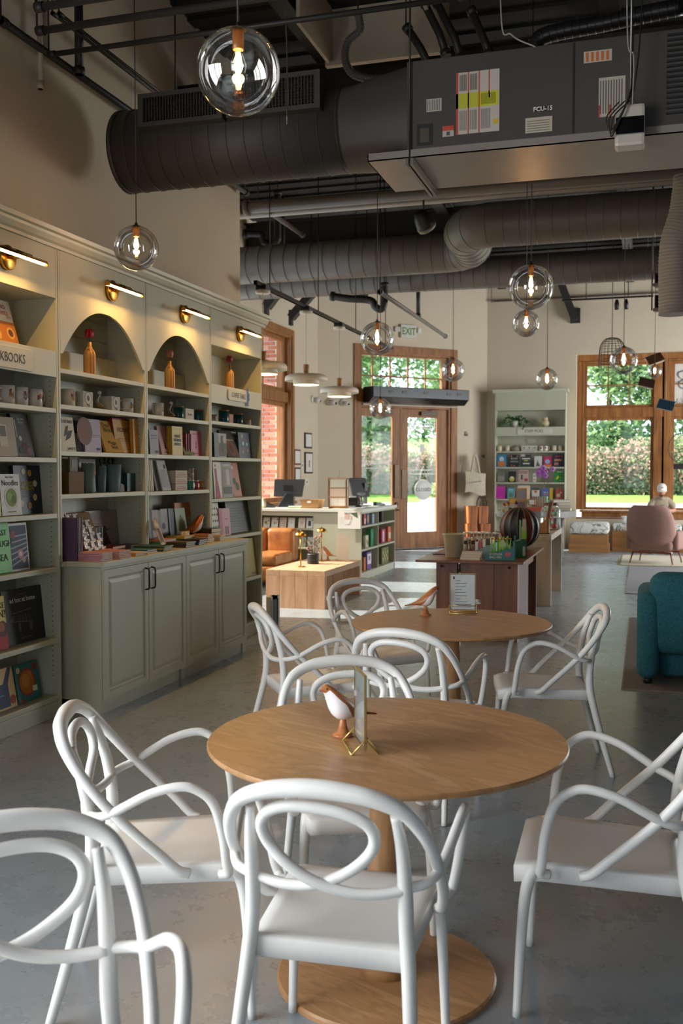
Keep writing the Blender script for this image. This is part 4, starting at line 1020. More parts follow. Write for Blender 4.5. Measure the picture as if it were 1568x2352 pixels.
for j in range(3):
    for k in range(2):
        lab = ('bottom', 'middle', 'top')[j]
        t = carton((403-k*13, 430-k*13), 1.42+.0545*j, .052, '%s pink soap box of the %s stack on the fourth shelf' % (lab, 'front' if k == 0 else 'rear'), 'd8c8b4' if k == 0 else 'b87a74', depth=.11, X=-3.66-.004*k-(.115*k), art=[Rc(.1, .2, .9, .4, 'c07a70'), Rc(.2, .55, .8, .65, 'a08a7a')] if k == 0 else (), group='stacked pink soap boxes')
TIN = ramp_mat('flower_print_tin', [(.4, 'cfc8b8'), (.52, '3f8a84'), (.57, 'b0343c'), (.64, 'cfc8b8')], rough=.35, nscale=38., detail=1.)
for px, z, h, r, m, lab in ((437, 1.42, .075, .032, P('3f9a96', .35), 'teal round tin with white medallion'), (449.5, 1.42, .07, .025, P('b8405c', .35), 'pink round tin beside the teal one'), (459, 1.42, .075, .025, P('c9852c', .35), 'orange and pink round tin at the end')):
    t = thing('round_tin', lab, 'tin', (-3.66, on_x(px, 1085, -3.66).y, z), R(90), 'round gift tins')
    MB().lathe([(0, 0), (r, 0), (r, h), (0, h)], seg=20).build('can', m, t); MB().lathe([(0, 0), (r+.001, 0), (r+.001, .01), (0, .01)], c=(0, 0, h), seg=20).build('lid', P('d8d2c4', .4), t)
    mb = MB(); mb.poly([(math.cos(a_)*r*.62, -r-.0015, h*.5+math.sin(a_)*r*.8) for a_ in [2*PI*j/12 for j in range(12)]]); mb.build('medallion', P('d8c8b8', .5), t)
t = thing('square_tin', 'tall tin with flower print stacked on the teal round tin', 'tin', (-3.66, on_x(437, 1085, -3.66).y, 1.5055), R(90))
MB().lathe([(0, 0), (.031, 0), (.031, .085), (0, .085)], seg=20).build('can', TIN, t); MB().lathe([(0, 0), (.032, 0), (.032, .01), (0, .01)], c=(0, 0, .085), seg=20).build('lid', TIN, t)
# end case, lower shelves
shelf_book('green spined botanical book at the post, tall shelf of the end bookcase', 487, 493, 1058, 1.335, '7a9a3c', lean=3, t=.02, X=-3.64, group=GB)
shelf_book('cream fashion book with pink gown', 493, 511, 1062, 1.335, 'cfc4b0', lean=4, t=.025, X=-3.63, art=[('poly', [(.1, 0), (.25, .55), (.45, .55), (.8, 0)], 'a83a5c'), ('poly', [(.22, .55), (.2, .82), (.42, .82), (.45, .55)], 'a83a5c'), Dc(.3, .9, .06, '6a4434')], group=GB)
shelf_book('grey interiors book with photograph of a white room', 512, 536, 1058, 1.335, '7e7a72', lean=5, t=.025, X=-3.64, art=[Rc(.1, .1, .9, .85, '98948a'), Rc(.45, .35, .75, .8, 'c9c6bd'), Rc(.1, .1, .9, .3, '5f5b54'), Rc(.15, .9, .85, .94, 'd8d4ca')], group=GB)
shelf_book('orange botanical book with green leaves leaning back', 537, 556, 1058, 1.335, 'b85a22', lean=10, t=.025, X=-3.64, art=[Dc(.35, .45, .18, '2f5a2c'), Dc(.6, .3, .2, '2a4f28'), Dc(.3, .85, .1, 'd8c8b4')], group=GB)
shelf_book('white card with rows of little birds on the lower end shelf', 488, 507, 1152, .99, 'c9c2b2', lean=6, t=.01, X=-3.63, art=[Dc(.25+.25*j, .3+.18*k, .06, '33302c') for j in range(3) for k in range(4)], group=GB)
shelf_book('red spined book beside the bird card', 505, 512, 1168, .99, 'a83038', lean=4, t=.04, X=-3.63, group=GB)
shelf_book('pink book with dark figures on the lower end shelf', 512, 530, 1168, .99, 'c9828a', lean=4, t=.03, X=-3.63, art=[Rc(.35, .05, .45, .35, '22262a'), Rc(.6, .05, .7, .33, '22262a'), Rc(.3, .6, .7, .63, '8a3a4a')], group=GB)
shelf_book('tall charcoal slipcase leaning at the end of the lower shelf', 540, 590, 1146, .99, '3c3b36', lean=9, t=.04, X=-3.68, art=[Rc(.15, .2+.08*k, .85, .215+.08*k, '4d4b45') for k in range(8)], group=GB)
shelf_book('large mustard yellow book low beside the cabinet', 566, 595, 1238, .565, 'a3901f', lean=5, t=.02, X=-3.62, art=[Rc(.55, .04, .9, .09, '6a5a48')], group=GB)
# ------------------------------------------------------------------ things lying on the worktop
WZ = .9905
def flat_book(label, px, py, w, d, t, col, z=WZ, yaw=0., spine=None, group='small books lying on the worktop', art=(), pages='ddd2bc'):
    p = on_z(px, py, z)
    return book(label, w, d, t, col, (p.x-d/2*math.cos(yaw)*0, p.y, z), R(90), art=art, flat=True, yaw=yaw, group=group, spine=spine, pages=pages)
def stack(labels, X, Y, w, d, t, cols, yaw=0., z=WZ, spine=None, group=None, jit=.006):
    rr = random.Random(int(Y*1000)); zz = z
    for k, lab in enumerate(labels):
        tt = t if not isinstance(t, (list, tuple)) else t[k]
        book(lab, w, d, tt, cols[k % len(cols)], (X+rr.uniform(-jit, jit)+d/2, Y+rr.uniform(-jit, jit), zz), R(90), flat=True, yaw=yaw+rr.uniform(-.05, .05), group=group, pages='ddd2bc')
        zz += tt+.0004
O5 = ['lowest', 'second', 'third', 'fourth', 'fifth', 'topmost']
STR = ramp_mat('leaf_pattern_pink', [(.45, 'c08a94'), (.5, '27331f'), (.6, 'c08a94')], rough=.55, scale=(60, 60, 60), nscale=.9, detail=0., kind='wave')
STR2 = ramp_mat('leaf_pattern_red', [(.45, 'b8402a'), (.5, '2a2a26'), (.58, 'c9a0a0')], rough=.55, scale=(60, 60, 60), nscale=.8, detail=0., kind='wave')
stack(['%s leaf patterned notebook of the left pile at the worktop corner' % O5[k] for k in range(5)], -3.44, 5.75, .14, .2, .011, [STR], group='patterned notebooks left pile')
stack(['%s red and black patterned notebook of the right pile at the worktop corner' % O5[k] for k in range(5)], -3.42, 5.95, .15, .2, .0105, [STR2], group='patterned notebooks right pile')
stack(['%s orange notebook behind the patterned piles' % O5[k] for k in range(3)], -3.64, 5.88, .15, .13, .016, ['b8482a', '9a6a3c', 'b8482a'], group='orange notebooks')
stack(['thin yellow book lying in front of the pin rack', 'cream pamphlet on the thin yellow book'], -3.43, 6.19, .17, .2, .012, ['c9921f', 'c9a88a'])
stack(['%s teal edged book of the low pile at the worktop front' % O5[k] for k in range(2)], -3.44, 6.38, .15, .18, .014, ['c98a2a', '2c6a78'], group='low pile at the worktop front')
stack(['%s dark green folded map of the flat pile' % O5[k] for k in range(5)], -3.47, 6.64, .2, .24, .007, ['1f5a3a', '2a6e4a', 'b8962a', '1f5a3a', '184a34'], yaw=.15, group='green folded maps')
stack(['%s peach box of the pair behind the green maps' % O5[k] for k in range(2)], -3.70, 6.42, .2, .13, .022, ['b8644a', 'a3382c'], group='peach boxes')
stack(['mauve box beside the peach pair'], -3.70, 6.66, .12, .12, .04, ['7a5c6c'])
stack(['%s tan notebook lying behind the yellow book' % O5[k] for k in range(3)], -3.62, 6.17, .11, .1, .014, ['a8794c'], group='tan notebooks')
stack(['%s white edged book of the pile right of the cello pack' % O5[k] for k in range(3)], -3.44, 7.0, .16, .2, .014, ['5a3a2c', '3a3a36', '5a4a40'], group='pile right of the cello pack')
stack(['%s teal green book behind the cello pack' % O5[k] for k in range(3)], -3.60, 6.98, .2, .18, .02, ['1f6a5c', '2a7a6a', 'b8705c'], group='teal green books')
stack(['%s black notebook of the front pile near the handles' % O5[k] for k in range(3)], -3.45, 7.28, .15, .17, .014, ['1a1c1e', '22343a', '1a1c1e'], group='black notebooks front pile')
stack(['%s dark green book behind the black notebooks' % O5[k] for k in range(3)], -3.60, 7.36, .22, .16, .021, ['1f4a2c', '265a36', 'b8a03a'], group='dark green books')
stack(['%s cream paperback of the small pile' % O5[k] for k in range(4)], -3.50, 7.56, .12, .15, .016, ['c9a27a', 'b87a4c'], group='cream paperbacks')
stack(['%s pale paperback beside the black stack' % O5[k] for k in range(3)], -3.47, 7.74, .1, .14, .016, ['c9b08a', 'a8a08a'], group='pale paperbacks')
stack(['%s thick black hardback of the stack at the worktop end' % O5[k] for k in range(3)], -3.60, 7.80, .19, .23, .033, ['1c241f', '20241f', '2a2622'], group='thick black hardbacks')
stack(['%s small bright booklet behind the green books' % O5[k] for k in range(3)], -3.72, 7.30, .13, .1, .02, ['2f5a6a', 'c9a24a', '8a2f3a'], group='bright booklets')
p = (-3.66, 7.60, WZ); 
bird((-3.63, 7.67, WZ), R(62), 'orange wooden bird ornament perched on the worktop end', 1.3, P('b8601c', .45))
# upright things along the back of the worktop
for k in range(4): book('purple spined guidebook standing at the worktop corner, %s' % O5[k], .17, .28, .014, ('5c4a66', '6a4a5c', '54486a', '8a3a44')[k], (-3.60-.0*k, 5.69+k*.017, WZ), R(90-90), group='purple guidebooks', yaw=PI)
o = tag(MB().prism([(-.13, 0), (.13, 0), (.125, .20), (.10, .24), (-.06, .25), (-.13, .22)], .004, 'xz').build('kraft_header', P('a88a64', .75)), 'kraft paper header card with printed word behind the pin rack', 'card'); o.location = (-3.80, 5.76, WZ+.21); o.rotation_euler = (0, 0, R(90))
lettering('ter', .06, P('5a4630', .7), o, (.03, -.003, .10))
t = thing('pin_rack', 'stepped kraft rack of cellophane pin packets', 'display rack', (-3.58, 6.02, WZ), R(90))
M_KR = P('8a6a44', .75)
mb = MB(); mb.prism([(.0, 0), (.16, 0), (.16, .30), (.13, .30)], .24, 'yz', -.12); mb.build('stand', M_KR, t)
M_CELLO = ramp_mat('crinkled_cellophane', [(.4, '9a9288'), (.6, 'e2dace')], rough=.18, nscale=22., detail=4., bump=.6)
for j in range(6):
    n = 3 if j < 4 else 2
    for k in range(n):
        x = -.085+.085*k+.012*j*(-1 if j % 2 else 1)-.01*j
        pk = MB().box((0, 0, .028), (.068, .010, .056)).build('pin_packet', M_CELLO, t, loc=(x, .125*j/6-.015, .01+.047*j), rot=(R(-14), 0, R(random.Random(j*9+k).uniform(-8, 8))), bevel=.003)
        MB().b2((.012, -.0075, .018), (.03, -.0052, .045)).build('pin_tag', P('26242a', .6), pk)
for k in range(6): book('navy spined journal in the row right of the pin rack, %s' % O5[k], .13, .19, .017, ('22304e', '8a7a5c', '22304e', '1c2a48', '2a3a5c', '7a6a4c')[k], (-3.76, 6.20+k*.021, WZ), R(0), group='navy journals', yaw=PI)
shelf_book('grey picture book with engraved bird standing behind the worktop', 255, 322, 1171, WZ, '8a8078', lean=5, t=.03, X=-3.80, art=[Rc(.05, .05, .95, .95, '958b83'), ('poly', [(.3, .1), (.5, .5), (.62, .42), (.72, .15)], '3a322e'), Dc(.55, .5, .07, '3a322e'), ('poly', [(.6, .48), (.8, .55), (.62, .52)], '3a322e')], group=GB)
t = thing('cello_pack', 'clear cellophane packet of bookmarks leaning on the worktop pile', 'packet', (-3.47, 6.80, WZ+.034), 0, rot=(R(-24), 0, R(84)))
MB().b2((-.032, 0, 0), (.032, .01, .2)).build('wrapping', M_CELLO, t, bevel=.003); MB().b2((-.02, -.001, .02), (.02, 0, .13)).build('bookmark', P('6a5a4a', .6), t)
for k, (px0, px1, yt, col, lab) in enumerate(((343, 352, 1172, '2a2426', 'black edged notebook first at the post behind the worktop'), (348, 366, 1172, '8a5f5c', 'pink floral notebook standing behind the worktop'), (366, 372, 1172, '1c1e20', 'thin black notebook behind the worktop'), (372, 391, 1169, '7a706c', 'grey leaf printed notebook standing behind the worktop'))):
    shelf_book(lab, px0, px1, yt, WZ, col, lean=4, t=.018, X=-3.72, art=[Dc(.3, .5, .2, '4a3a34'), Dc(.65, .7, .15, 'a89a90')] if px1-px0 > 12 else (), group='notebooks behind the worktop')
for k in range(4): shelf_book('dark bottle green journal of the slanted row, %s' % O5[k], 391+k*4.2, 397+k*4.2, 1168, WZ, '1f2724', lean=5, t=.018, X=-3.71, group='bottle green journals')
shelf_book('pale green notebook leaning at the end of the dark journals', 409, 432, 1168, WZ, '7a8a5c', lean=8, t=.02, X=-3.69, art=[Dc(.5, .75, .07, '55603c')], group=GB)
shelf_book('orange journal with cream paper band', 420, 455, 1154, WZ, 'b0601c', lean=3, t=.025, X=-3.75, art=[Rc(0, .28, 1, .62, 'a89878'), Rc(.5, .4, .8, .42, '5a4c3a')], group=GB)
shelf_book('tall black ledger standing behind the orange journal', 424, 471, 1136, WZ, '1d1b1a', lean=2, t=.03, X=-3.80, art=[Rc(0, 0, 1, .45, '26262a'), Dc(.75, .2, .06, '8a6a48')], group=GB)
t = thing('floral_cup', 'cream floral paper cup in front of the orange journal', 'cup', (-3.62, on_x(419, 1085, -3.62).y, WZ), 0)
MB().lathe([(0, 0), (.05, 0), (.054, .095), (.05, .095), (.047, .01), (0, .01)], seg=24).build('body', FLOR, t)
# red books low on the left edge of the counter side
for k in range(2):
    o = book('tall blue and white illustrated bag book on the floor past the end case, %s' % ('nearer' if k == 0 else 'farther'), .20, .34, .045, 'cfcabc', (-3.50+.0*k, 9.22+k*.06, .0005), R(90), 0, [Rc(.1+.2*j, .1, .18+.2*j, .9, ('2f4f86', '7a8a3c', '2f4f86', '8a6a2c')[j]) for j in range(4)], group='illustrated boxes on the floor')
# ------------------------------------------------------------------ ceiling services
def ring_pts(c, ax, r, n=24):
    ax = Vector(ax).normalized(); u = ax.orthogonal().normalized(); w = ax.cross(u)
    return [Vector(c)+u*math.cos(2*PI*k/n)*r+w*math.sin(2*PI*k/n)*r for k in range(n)]
def duct_run(name, label, pts, r, m=M_DUCT, pitch=.13, cat='duct', seams=True, smoothn=1, group=None, seg=32):
    """round spiral duct along a polyline, with raised seams"""
    p0 = Vector(pts[0]); t = thing(name, label, cat, p0, 0, group)
    loc = [Vector(p)-p0 for p in pts]
    if smoothn > 1: loc = fillet(loc, smoothn)
    MB().tube(loc, r, seg).build('shell', m, t)
    if seams:
        mb = MB(); acc = 0.
        for a, b in zip(loc, loc[1:]):
            d = b-a; L_ = d.length; s_ = pitch-acc
            while s_ < L_:
                mb.tube(ring_pts(a+d*(s_/L_), d, r+.001, seg), .004, 4, closed=True); s_ += pitch
            acc = (acc+L_) % pitch
        if mb.v: tag(mb.build('spiral_seam', m, t), kind='stuff')
    c_ = loc[0] if name != 'supply_duct' else loc[0]+Vector((.4, 0, 0))
    MB().tube([c_+Vector((0, 0, r*.9 if r > .1 else 0)), (c_.x, c_.y, CZ-p0.z-.02)], .006, 6).build('hanger_rod', M_BLACKM, t)
    return t
def arc(c, a, b, n=8):
    """quarter bend from unit dir a to b about centre c"""
    a, b = Vector(a), Vector(b)
    return [Vector(c)+a*math.cos(PI/2*k/n)+b*math.sin(PI/2*k/n) for k in range(n+1)]
# near supply duct with two registers
D1Y, D1Z, D1R = 6.62, 3.905, .285
t = duct_run('supply_duct', 'large charcoal round duct with two louvred registers, near the left wall', [(-3.66, D1Y, D1Z), (-1.95, D1Y, D1Z)], D1R, M_DUCT2)
MB().lathe([(D1R, 0), (D1R+.006, .0), (D1R+.006, .03), (D1R, .03)], axis=Quaternion((0, 1, 0), PI/2), c=(0, 0, 0), seg=32).build('end_collar', M_DUCT2, t)
for k, (xa, xb, z0, z1) in enumerate(((-3.37, -2.74, 3.945, 4.17), (-2.71, -2.05, 3.945, 4.19))):
    ox, oy, oz = xa+3.66, 6.26-D1Y, z0-D1Z
    w, h = xb-xa, z1-z0
    mb = MB()
    mb.b2((ox, oy, oz), (ox+w, oy+.03, oz+.03)).b2((ox, oy, oz+h-.03), (ox+w, oy+.03, oz+h)).b2((ox, oy, oz+.03), (ox+.04, oy+.03, oz+h-.03)).b2((ox+w-.04, oy, oz+.03), (ox+w, oy+.03, oz+h-.03))
    mb.b2((ox, oy+.03, oz), (ox+w, oy+.20, oz+.004)).b2((ox, oy+.03, oz+h-.004), (ox+w, oy+.25, oz+h)).b2((ox, oy+.03, oz), (ox+.004, oy+.22, oz+h)).b2((ox+w-.004, oy+.03, oz), (ox+w, oy+.22, oz+h)).b2((ox, oy+.10, oz), (ox+w, oy+.104, oz+h))
    rg = mb.build('register', M_DUCT2, t)
    mb = MB(); n = 26
    for j in range(1, n): mb.b2((ox+.04+(w-.08)*j/n-.003, oy+.006, oz+.03), (ox+.04+(w-.08)*j/n+.003, oy+.02, oz+h-.03))
    for j in range(1, 9): mb.b2((ox+.04, oy+.022, oz+.03+(h-.06)*j/9-.002), (ox+w-.04, oy+.034, oz+.03+(h-.06)*j/9+.002))
    tag(mb.build('louvres', P('4a4640', .45, .4), rg), kind='stuff')
# transition and fan coil unit
FY0, FY1, FX0, FX1, FZ0, FZ1 = 6.22, 7.02, -1.46, 1.10, 3.60, 4.15
t = thing('fan_coil_unit', 'dark boxy fan coil unit with warning stickers hung from the ceiling', 'air handler', (FX0, FY0, FZ0))
MB().b2((0, 0, 0), (FX1-FX0, FY1-FY0, FZ1-FZ0)).build('casing', M_DUCT2, t, bevel=.006)
mb = MB(); n = 28; sq = []; ci = []
for k in range(n):
    a = 2*PI*k/n+PI/4; c_, s_ = math.cos(a), math.sin(a); m_ = max(abs(c_), abs(s_))
    sq.append((0, (FY1-FY0)/2+c_/m_*(FY1-FY0)*.46, (FZ1-FZ0)/2+s_/m_*(FZ1-FZ0)*.47))
    ci.append((-1.95-FX0, D1Y-FY0+c_*D1R, D1Z-FZ0+s_*D1R))
for k in range(n): mb.quad(sq[k], sq[(k+1) % n], ci[(k+1) % n], ci[k], True)
mb.build('transition', M_DUCT2, t)
M_PAN = ramp_mat('grey_drain_pan', [(.3, '787067'), (.7, '857c72')], rough=.45, nscale=2.)
mb = MB().b2((-.25, -.02, -.055), (2.5, .70, -.048)); mb.b2((-.25, -.02, -.055), (2.5, -.014, -.005)).b2((-.25, -.02, -.055), (-.244, .70, -.005)); mb.build('drain_pan', M_PAN, t)
for x in (.0, 2.17):
    mb = MB().b2((x+.0, -.03, -.10), (x+.018, .74, -.058)).b2((x+.03, -.03, -.10), (x+.048, .74, -.058))
    for k in range(9): mb.box((x+.024, .02+k*.085, -.062), (.014, .03, .006))
    tag(mb.build('strut_channel', P('6a635a', .45, .5), t), kind='stuff')
    MB().tube([(x+.024, -.02, -.11), (x+.024, -.02, CZ-FZ0)], .006, 6).build('hanger_rod', M_BLACK, t)
MB().b2((2.1, -.03, 0), (2.16, -.012, .62)).build('strut_post', P('6a635a', .45, .5), t)
MB().b2((1.02, -.004, .01), (1.032, .0, FZ1-FZ0-.01)).build('panel_seam', M_BLACK, t)
def sticker(px0, py0, px1, py1, col, lines=(), nm='sticker'):
    a, b = on_y(px0, py1, FY0), on_y(px1, py0, FY0)
    x0, x1, z0, z1 = a.x-FX0, b.x-FX0, a.z-FZ0, b.z-FZ0
    o = MB().b2((x0, -.002, z0), (x1, -.0005, z1)).build(nm, P(col, .5), t)
    if lines:
        mb = MB(); ms = []
        for q in lines:
            m_ = P(q[4], .5)
            if m_ not in ms: ms.append(m_)
            mb.mi = ms.index(m_); mb.b2((x0+(x1-x0)*q[0], -.0027, z0+(z1-z0)*q[1]), (x0+(x1-x0)*q[2], -.0021, z0+(z1-z0)*q[3]))
        tag(mb.build('sticker_print', ms, o), kind='stuff')
    return o
def vlines(n, col, x0=.05, x1=.95, z0=.08, z1=.92): return [(x0+(x1-x0)*k/n, z0, x0+(x1-x0)*k/n+.45*(x1-x0)/n, z1, col) for k in range(n)]
big = [(.0, .0, .05, 1, 'b8442a'), (.27, .0, .30, 1, 'b8442a'), (.52, .0, .55, 1, 'b8442a'), (.75, .55, .78, 1, 'b8442a'), (0, .42, .52, .66, 'b5b12e'), (.55, .42, .98, .66, 'c2bd2c'), (.86, .12, .98, .2, 'c9a52c')]
big += [(.08+.025*k, .70, .095+.025*k, .96, '55504a') for k in range(7)]+[(.32+.025*k, .70, .335+.025*k, .96, '55504a') for k in range(7)]+[(.08+.025*k, .06, .092+.025*k, .38, '6a645c') for k in range(7)]+[(.32+.025*k, .06, .332+.025*k, .38, '6a645c') for k in range(7)]+[(.58+.025*k, .06, .592+.025*k, .38, '6a645c') for k in range(9)]+[(.58+.025*k, .45, .59+.025*k, .63, '6a661e') for k in range(14)]
sticker(1047, 157, 1147, 310, 'b9b0a4', big)
sticker(979, 225, 1014, 258, 'b0a89c', vlines(8, '6a645c'))
sticker(1016, 288, 1042, 315, 'b0a89c', [(0, .55, 1, 1, 'b8442a'), (.35, .1, .65, .45, '4a463f')])
o = sticker(1226, 243, 1267, 257, '141312'); c = on_y(1246.5, 250, FY0)
lettering('FCU-15', .036, P('d8d2c6', .6), t, (c.x-FX0, -.003, c.z-FZ0), bold=.001)
sticker(1206, 266, 1268, 307, 'b5ac96', [(.06, .1+.16*k, .9, .16+.16*k, '7a7466') for k in range(5)])
sticker(1340, 112, 1405, 146, 'b5a898', [(.08+.18*k, .1, .18+.18*k, .9, 'b8642c') for k in range(5)])
sticker(1374, 173, 1436, 270, 'b0a698', vlines(9, '5a554c')+[(0, 0, .06, .3, 'b8442a'), (.4, 0, .46, .3, 'b8442a')])
sticker(957, 283, 994, 336, '1a1816', [(.2, .15, .75, .8, '4a3f33')], 'sight_glass')
x0 = on_y(1530, 200, FY0).x-FX0
mb = MB()
for k in range(16): mb.b2((x0, -.012, .06+k*.03), (x0+.5, -.002, .072+k*.03))
tag(mb.build('intake_grille', M_BLACK, t), kind='stuff')
# little white router box on the unit
p = on_y(1446, 290, FY0-.14)
t = thing('wireless_router', 'white box with black face hung in front of the fan coil unit', 'router', (p.x, p.y, p.z))
MB().b2((-.085, 0, -.11), (.085, .12, .13)).build('shell', P('b9b0a2', .4), t, bevel=.02); MB().b2((-.078, -.006, -.045), (.078, .002, .055)).build('face', P('0b0b0c', .12), t, bevel=.003)
mb = MB(); 
for k in range(3): mb.tube(fillet([(-.06+.03*k, -.02, .14), (-.13+.02*k, -.04, .05), (-.10, -.03, -.02-.02*k), (-.02, -.03, .12), (.02, 0, .2+.04*k)], 6), .004, 6)
mb.build('cable_loops', M_BLACK, t); MB().tube(fillet([(.02, 0, .2), (.05, .02, .5), (.08, .05, 1.2)], 5), .004, 6).build('cable', M_BLACK, t)
MB().tube([(0, .13, .10), (0, .13, 1.9)], .008, 6).build('hanger', M_STEEL, t)

# middle ducts: run, jog and run again
D2R = .235
t = duct_run('spiral_duct', 'charcoal spiral duct running from the left wall into a jog', [(-5.7, 12.0, 4.22), (-2.35, 12.0, 4.22)]+arc((-2.35, 11.6, 4.22), (0, .4, 0), (.4, 0, 0))[1:]+[(-1.95, 11.2, 4.22)]+[Vector((-1.55, 11.2, 4.22))+Vector((-.4*math.cos(q), -.4*math.sin(q), 0)) for q in [PI/2*k/8 for k in range(1, 9)]]+[(.35, 10.8, 4.22)]+[Vector((.35, 10.8, 3.82))+Vector((.4*math.sin(q), 0, .4*math.cos(q))) for q in [PI/2*k/6 for k in range(1, 7)]]+[(.75, 10.8, 3.5)], D2R, pitch=.17)
duct_run('spiral_duct', 'charcoal spiral duct passing behind the jogged one', [(-5.6, 13.4, 4.24), (-1.5, 13.4, 4.22), (-1.2, 13.3, 4.2), (2.2, 13.3, 4.2)], .20, pitch=.17)
p = on_y(1550, 640, 9.6)
duct_run('flexible_duct', 'pale flexible duct dropping down at the right edge', [(p.x+.12, 9.6, 4.25), (p.x+.08, 9.6, 3.9), (p.x+.0, 9.6, 3.6), (p.x-.0, 9.6, on_y(1550, 722, 9.6).z)], .14, P('8f877c', .6), pitch=.03, smoothn=4)

# pipes
def pipe(name, label, pts, r, m=None, sm=1, cat='pipe', group='pipes under the ceiling', hang=None):
    p0 = Vector(pts[0]); l_ = [Vector(p)-p0 for p in pts]
    if sm > 1: l_ = fillet(l_, sm)
    t = thing(name, label, cat, p0, 0, group)
    MB().tube(l_, r, 12).build('run', m or M_DUCT2, t)
    for a, b in ((l_[0], l_[1]), (l_[-1], l_[-2])): MB().tube([a, a+(b-a).normalized()*.05], r*1.3, 12).build('coupling', m or M_DUCT2, t)
    hp_ = max(l_, key=lambda v: v.z) if hang is None else l_[len(l_)//2]
    if p0.z+hp_.z < CZ-.1: MB().tube([hp_, (hp_.x, hp_.y, CZ-p0.z-.02)], .006, 6).build('hanger_rod', M_BLACKM, t)
    return t
M_PIPEB = P('2b2824', .5); M_PIPEG = P('6f675e', .5); M_PIPEP = P('a89f93', .5)
def xrun(label, pa, Y, X1, r, m, name='pipe'):
    a = on_y(*pa, Y); return pipe(name, label, [(a.x, Y, a.z), (X1, Y, a.z)], r, m)
def yrun(label, pa, X, Y1, r, m, name='pipe'):
    a = on_x(*pa, X); return pipe(name, label, [(X, a.y, a.z), (X, Y1, a.z)], r, m)
yrun('black sprinkler pipe along the left wall up to the big duct', (2, 47, )[0:2], -3.84, 9.38, .025, M_PIPEB)
xrun('black pipe crossing the very top of the picture, upper one', (85, 72), 5.3, 1.2, .022, M_PIPEB)
xrun('black pipe crossing below the upper one near the top left', (112, 126), 5.75, -1.0, .017, M_PIPEB)
xrun('black pipe at the top left corner by the wall', (82, 18), 4.9, -1.6, .022, M_PIPEB)
yrun('thin black conduit slanting behind the globe cord', (120, 30), -3.7, 8.4, .012, M_PIPEB, 'conduit')
yrun('second thin black conduit beside the slanting one', (135, 30), -3.7, 8.6, .012, M_PIPEB, 'conduit')
a = on_x(182, 172, -3.78); pipe('pipe', 'short black riser standing on the wall pipe', [a, (a.x, a.y, a.z+.62)], .03, M_PIPEB)
a = on_x(93, 205, -3.86); pipe('pipe', 'white plastic pipe hanging against the left wall', [a, (a.x, a.y, a.z+1.2)], .018, P('b5a690', .5))
a = on_y(562, 478, 9.9); pipe('pipe', 'wide grey pipe running right below the fan coil unit', [(a.x, 9.9, a.z), (3.2, 9.9, a.z)], .065, M_PIPEG)
a = on_y(562, 496, 10.6); pipe('beam', 'pale steel flange below the wide grey pipe', [(a.x-.4, 10.6, a.z), (4.0, 10.6, a.z)], .035, M_PIPEP, cat='beam')
yrun('grey diagonal pipe above the spiral duct at the left', (592, 468), -4.05, 11.7, .03, M_PIPEG)
yrun('grey sprinkler line beside the exit sign', (872, 670), -3.22, 16.6, .03, M_PIPEG)
a = on_y(960, 728, 16.2); pipe('pipe', 'short black drop at the end of the sprinkler line', [(a.x, 16.2, a.z), (a.x, 16.2, a.z+.7)], .035, M_PIPEB)
# black drain traps
def px_pipe(label, pts, Y, r, m=M_PIPEB):
    return pipe('drain_pipe', label, [on_y(x, y, Y) for x, y in pts], r, m, sm=5, group='black drain pipes')
px_pipe('black drain with U trap left of the spiral duct', [(560, 537), (590, 537), (603, 540), (607, 556), (622, 562), (636, 552), (637, 530), (637, 440)], 13.0, .05)
px_pipe('thick black drain below the spiral duct', [(715, 650), (740, 660), (755, 668), (800, 672)], 14.3, .06)
px_pipe('black drain with U trap in the middle', [(750, 663), (800, 660), (812, 668), (822, 680), (838, 676), (842, 660), (842, 640)], 14.0, .05)
px_pipe('lower black drain ending in a trap by the globe lamp', [(760, 680), (800, 686), (850, 690), (862, 705), (875, 710), (882, 695), (882, 650)], 13.0, .05)
# steel beams and brackets
def beam(label, lo, hi, m=M_DECK, name='steel_beam'):
    t = thing(name, label, 'beam', lo, 0, 'dark steel under the deck'); d = [hi[i]-lo[i] for i in range(3)]
    f = .02
    if d[0] > d[1]:
        MB().b2((0, 0, 0), (d[0], d[1], f)).b2((0, 0, d[2]-f), (d[0], d[1], d[2])).build('flanges', m, t); MB().b2((0, d[1]/2-f/2, f), (d[0], d[1]/2+f/2, d[2]-f)).build('web', m, t)
    else:
        MB().b2((0, 0, 0), (d[0], d[1], f)).b2((0, 0, d[2]-f), (d[0], d[1], d[2])).build('flanges', m, t); MB().b2((d[0]/2-f/2, 0, f), (d[0]/2+f/2, d[1], d[2]-f)).build('web', m, t)
M_BEAM = P('2e2a26', .6)
for k, Y in enumerate((8.9, 10.7, 14.6, 18.2)): beam('dark steel beam crossing the ceiling, %s from the viewer' % ('first', 'second', 'third', 'fourth')[k], (XL if Y < 9.3 else XA, Y, 4.95+.1*(k > 0)), (XR, Y+.2, 5.35+.1*(k > 0)), M_BEAM)
for k, X in enumerate((-2.95, -.4, 1.6)): beam('dark lengthwise beam above the tables, %s from the left' % ('first', 'second', 'third')[k], (X, YN, 5.36), (X+.16, 20.9, 5.56), M_BEAM)
beam('black boxed joist behind the near globe lamp', (-3.92, 8.0, 4.62), (-2.9, 8.3, 4.92), M_BLACK)
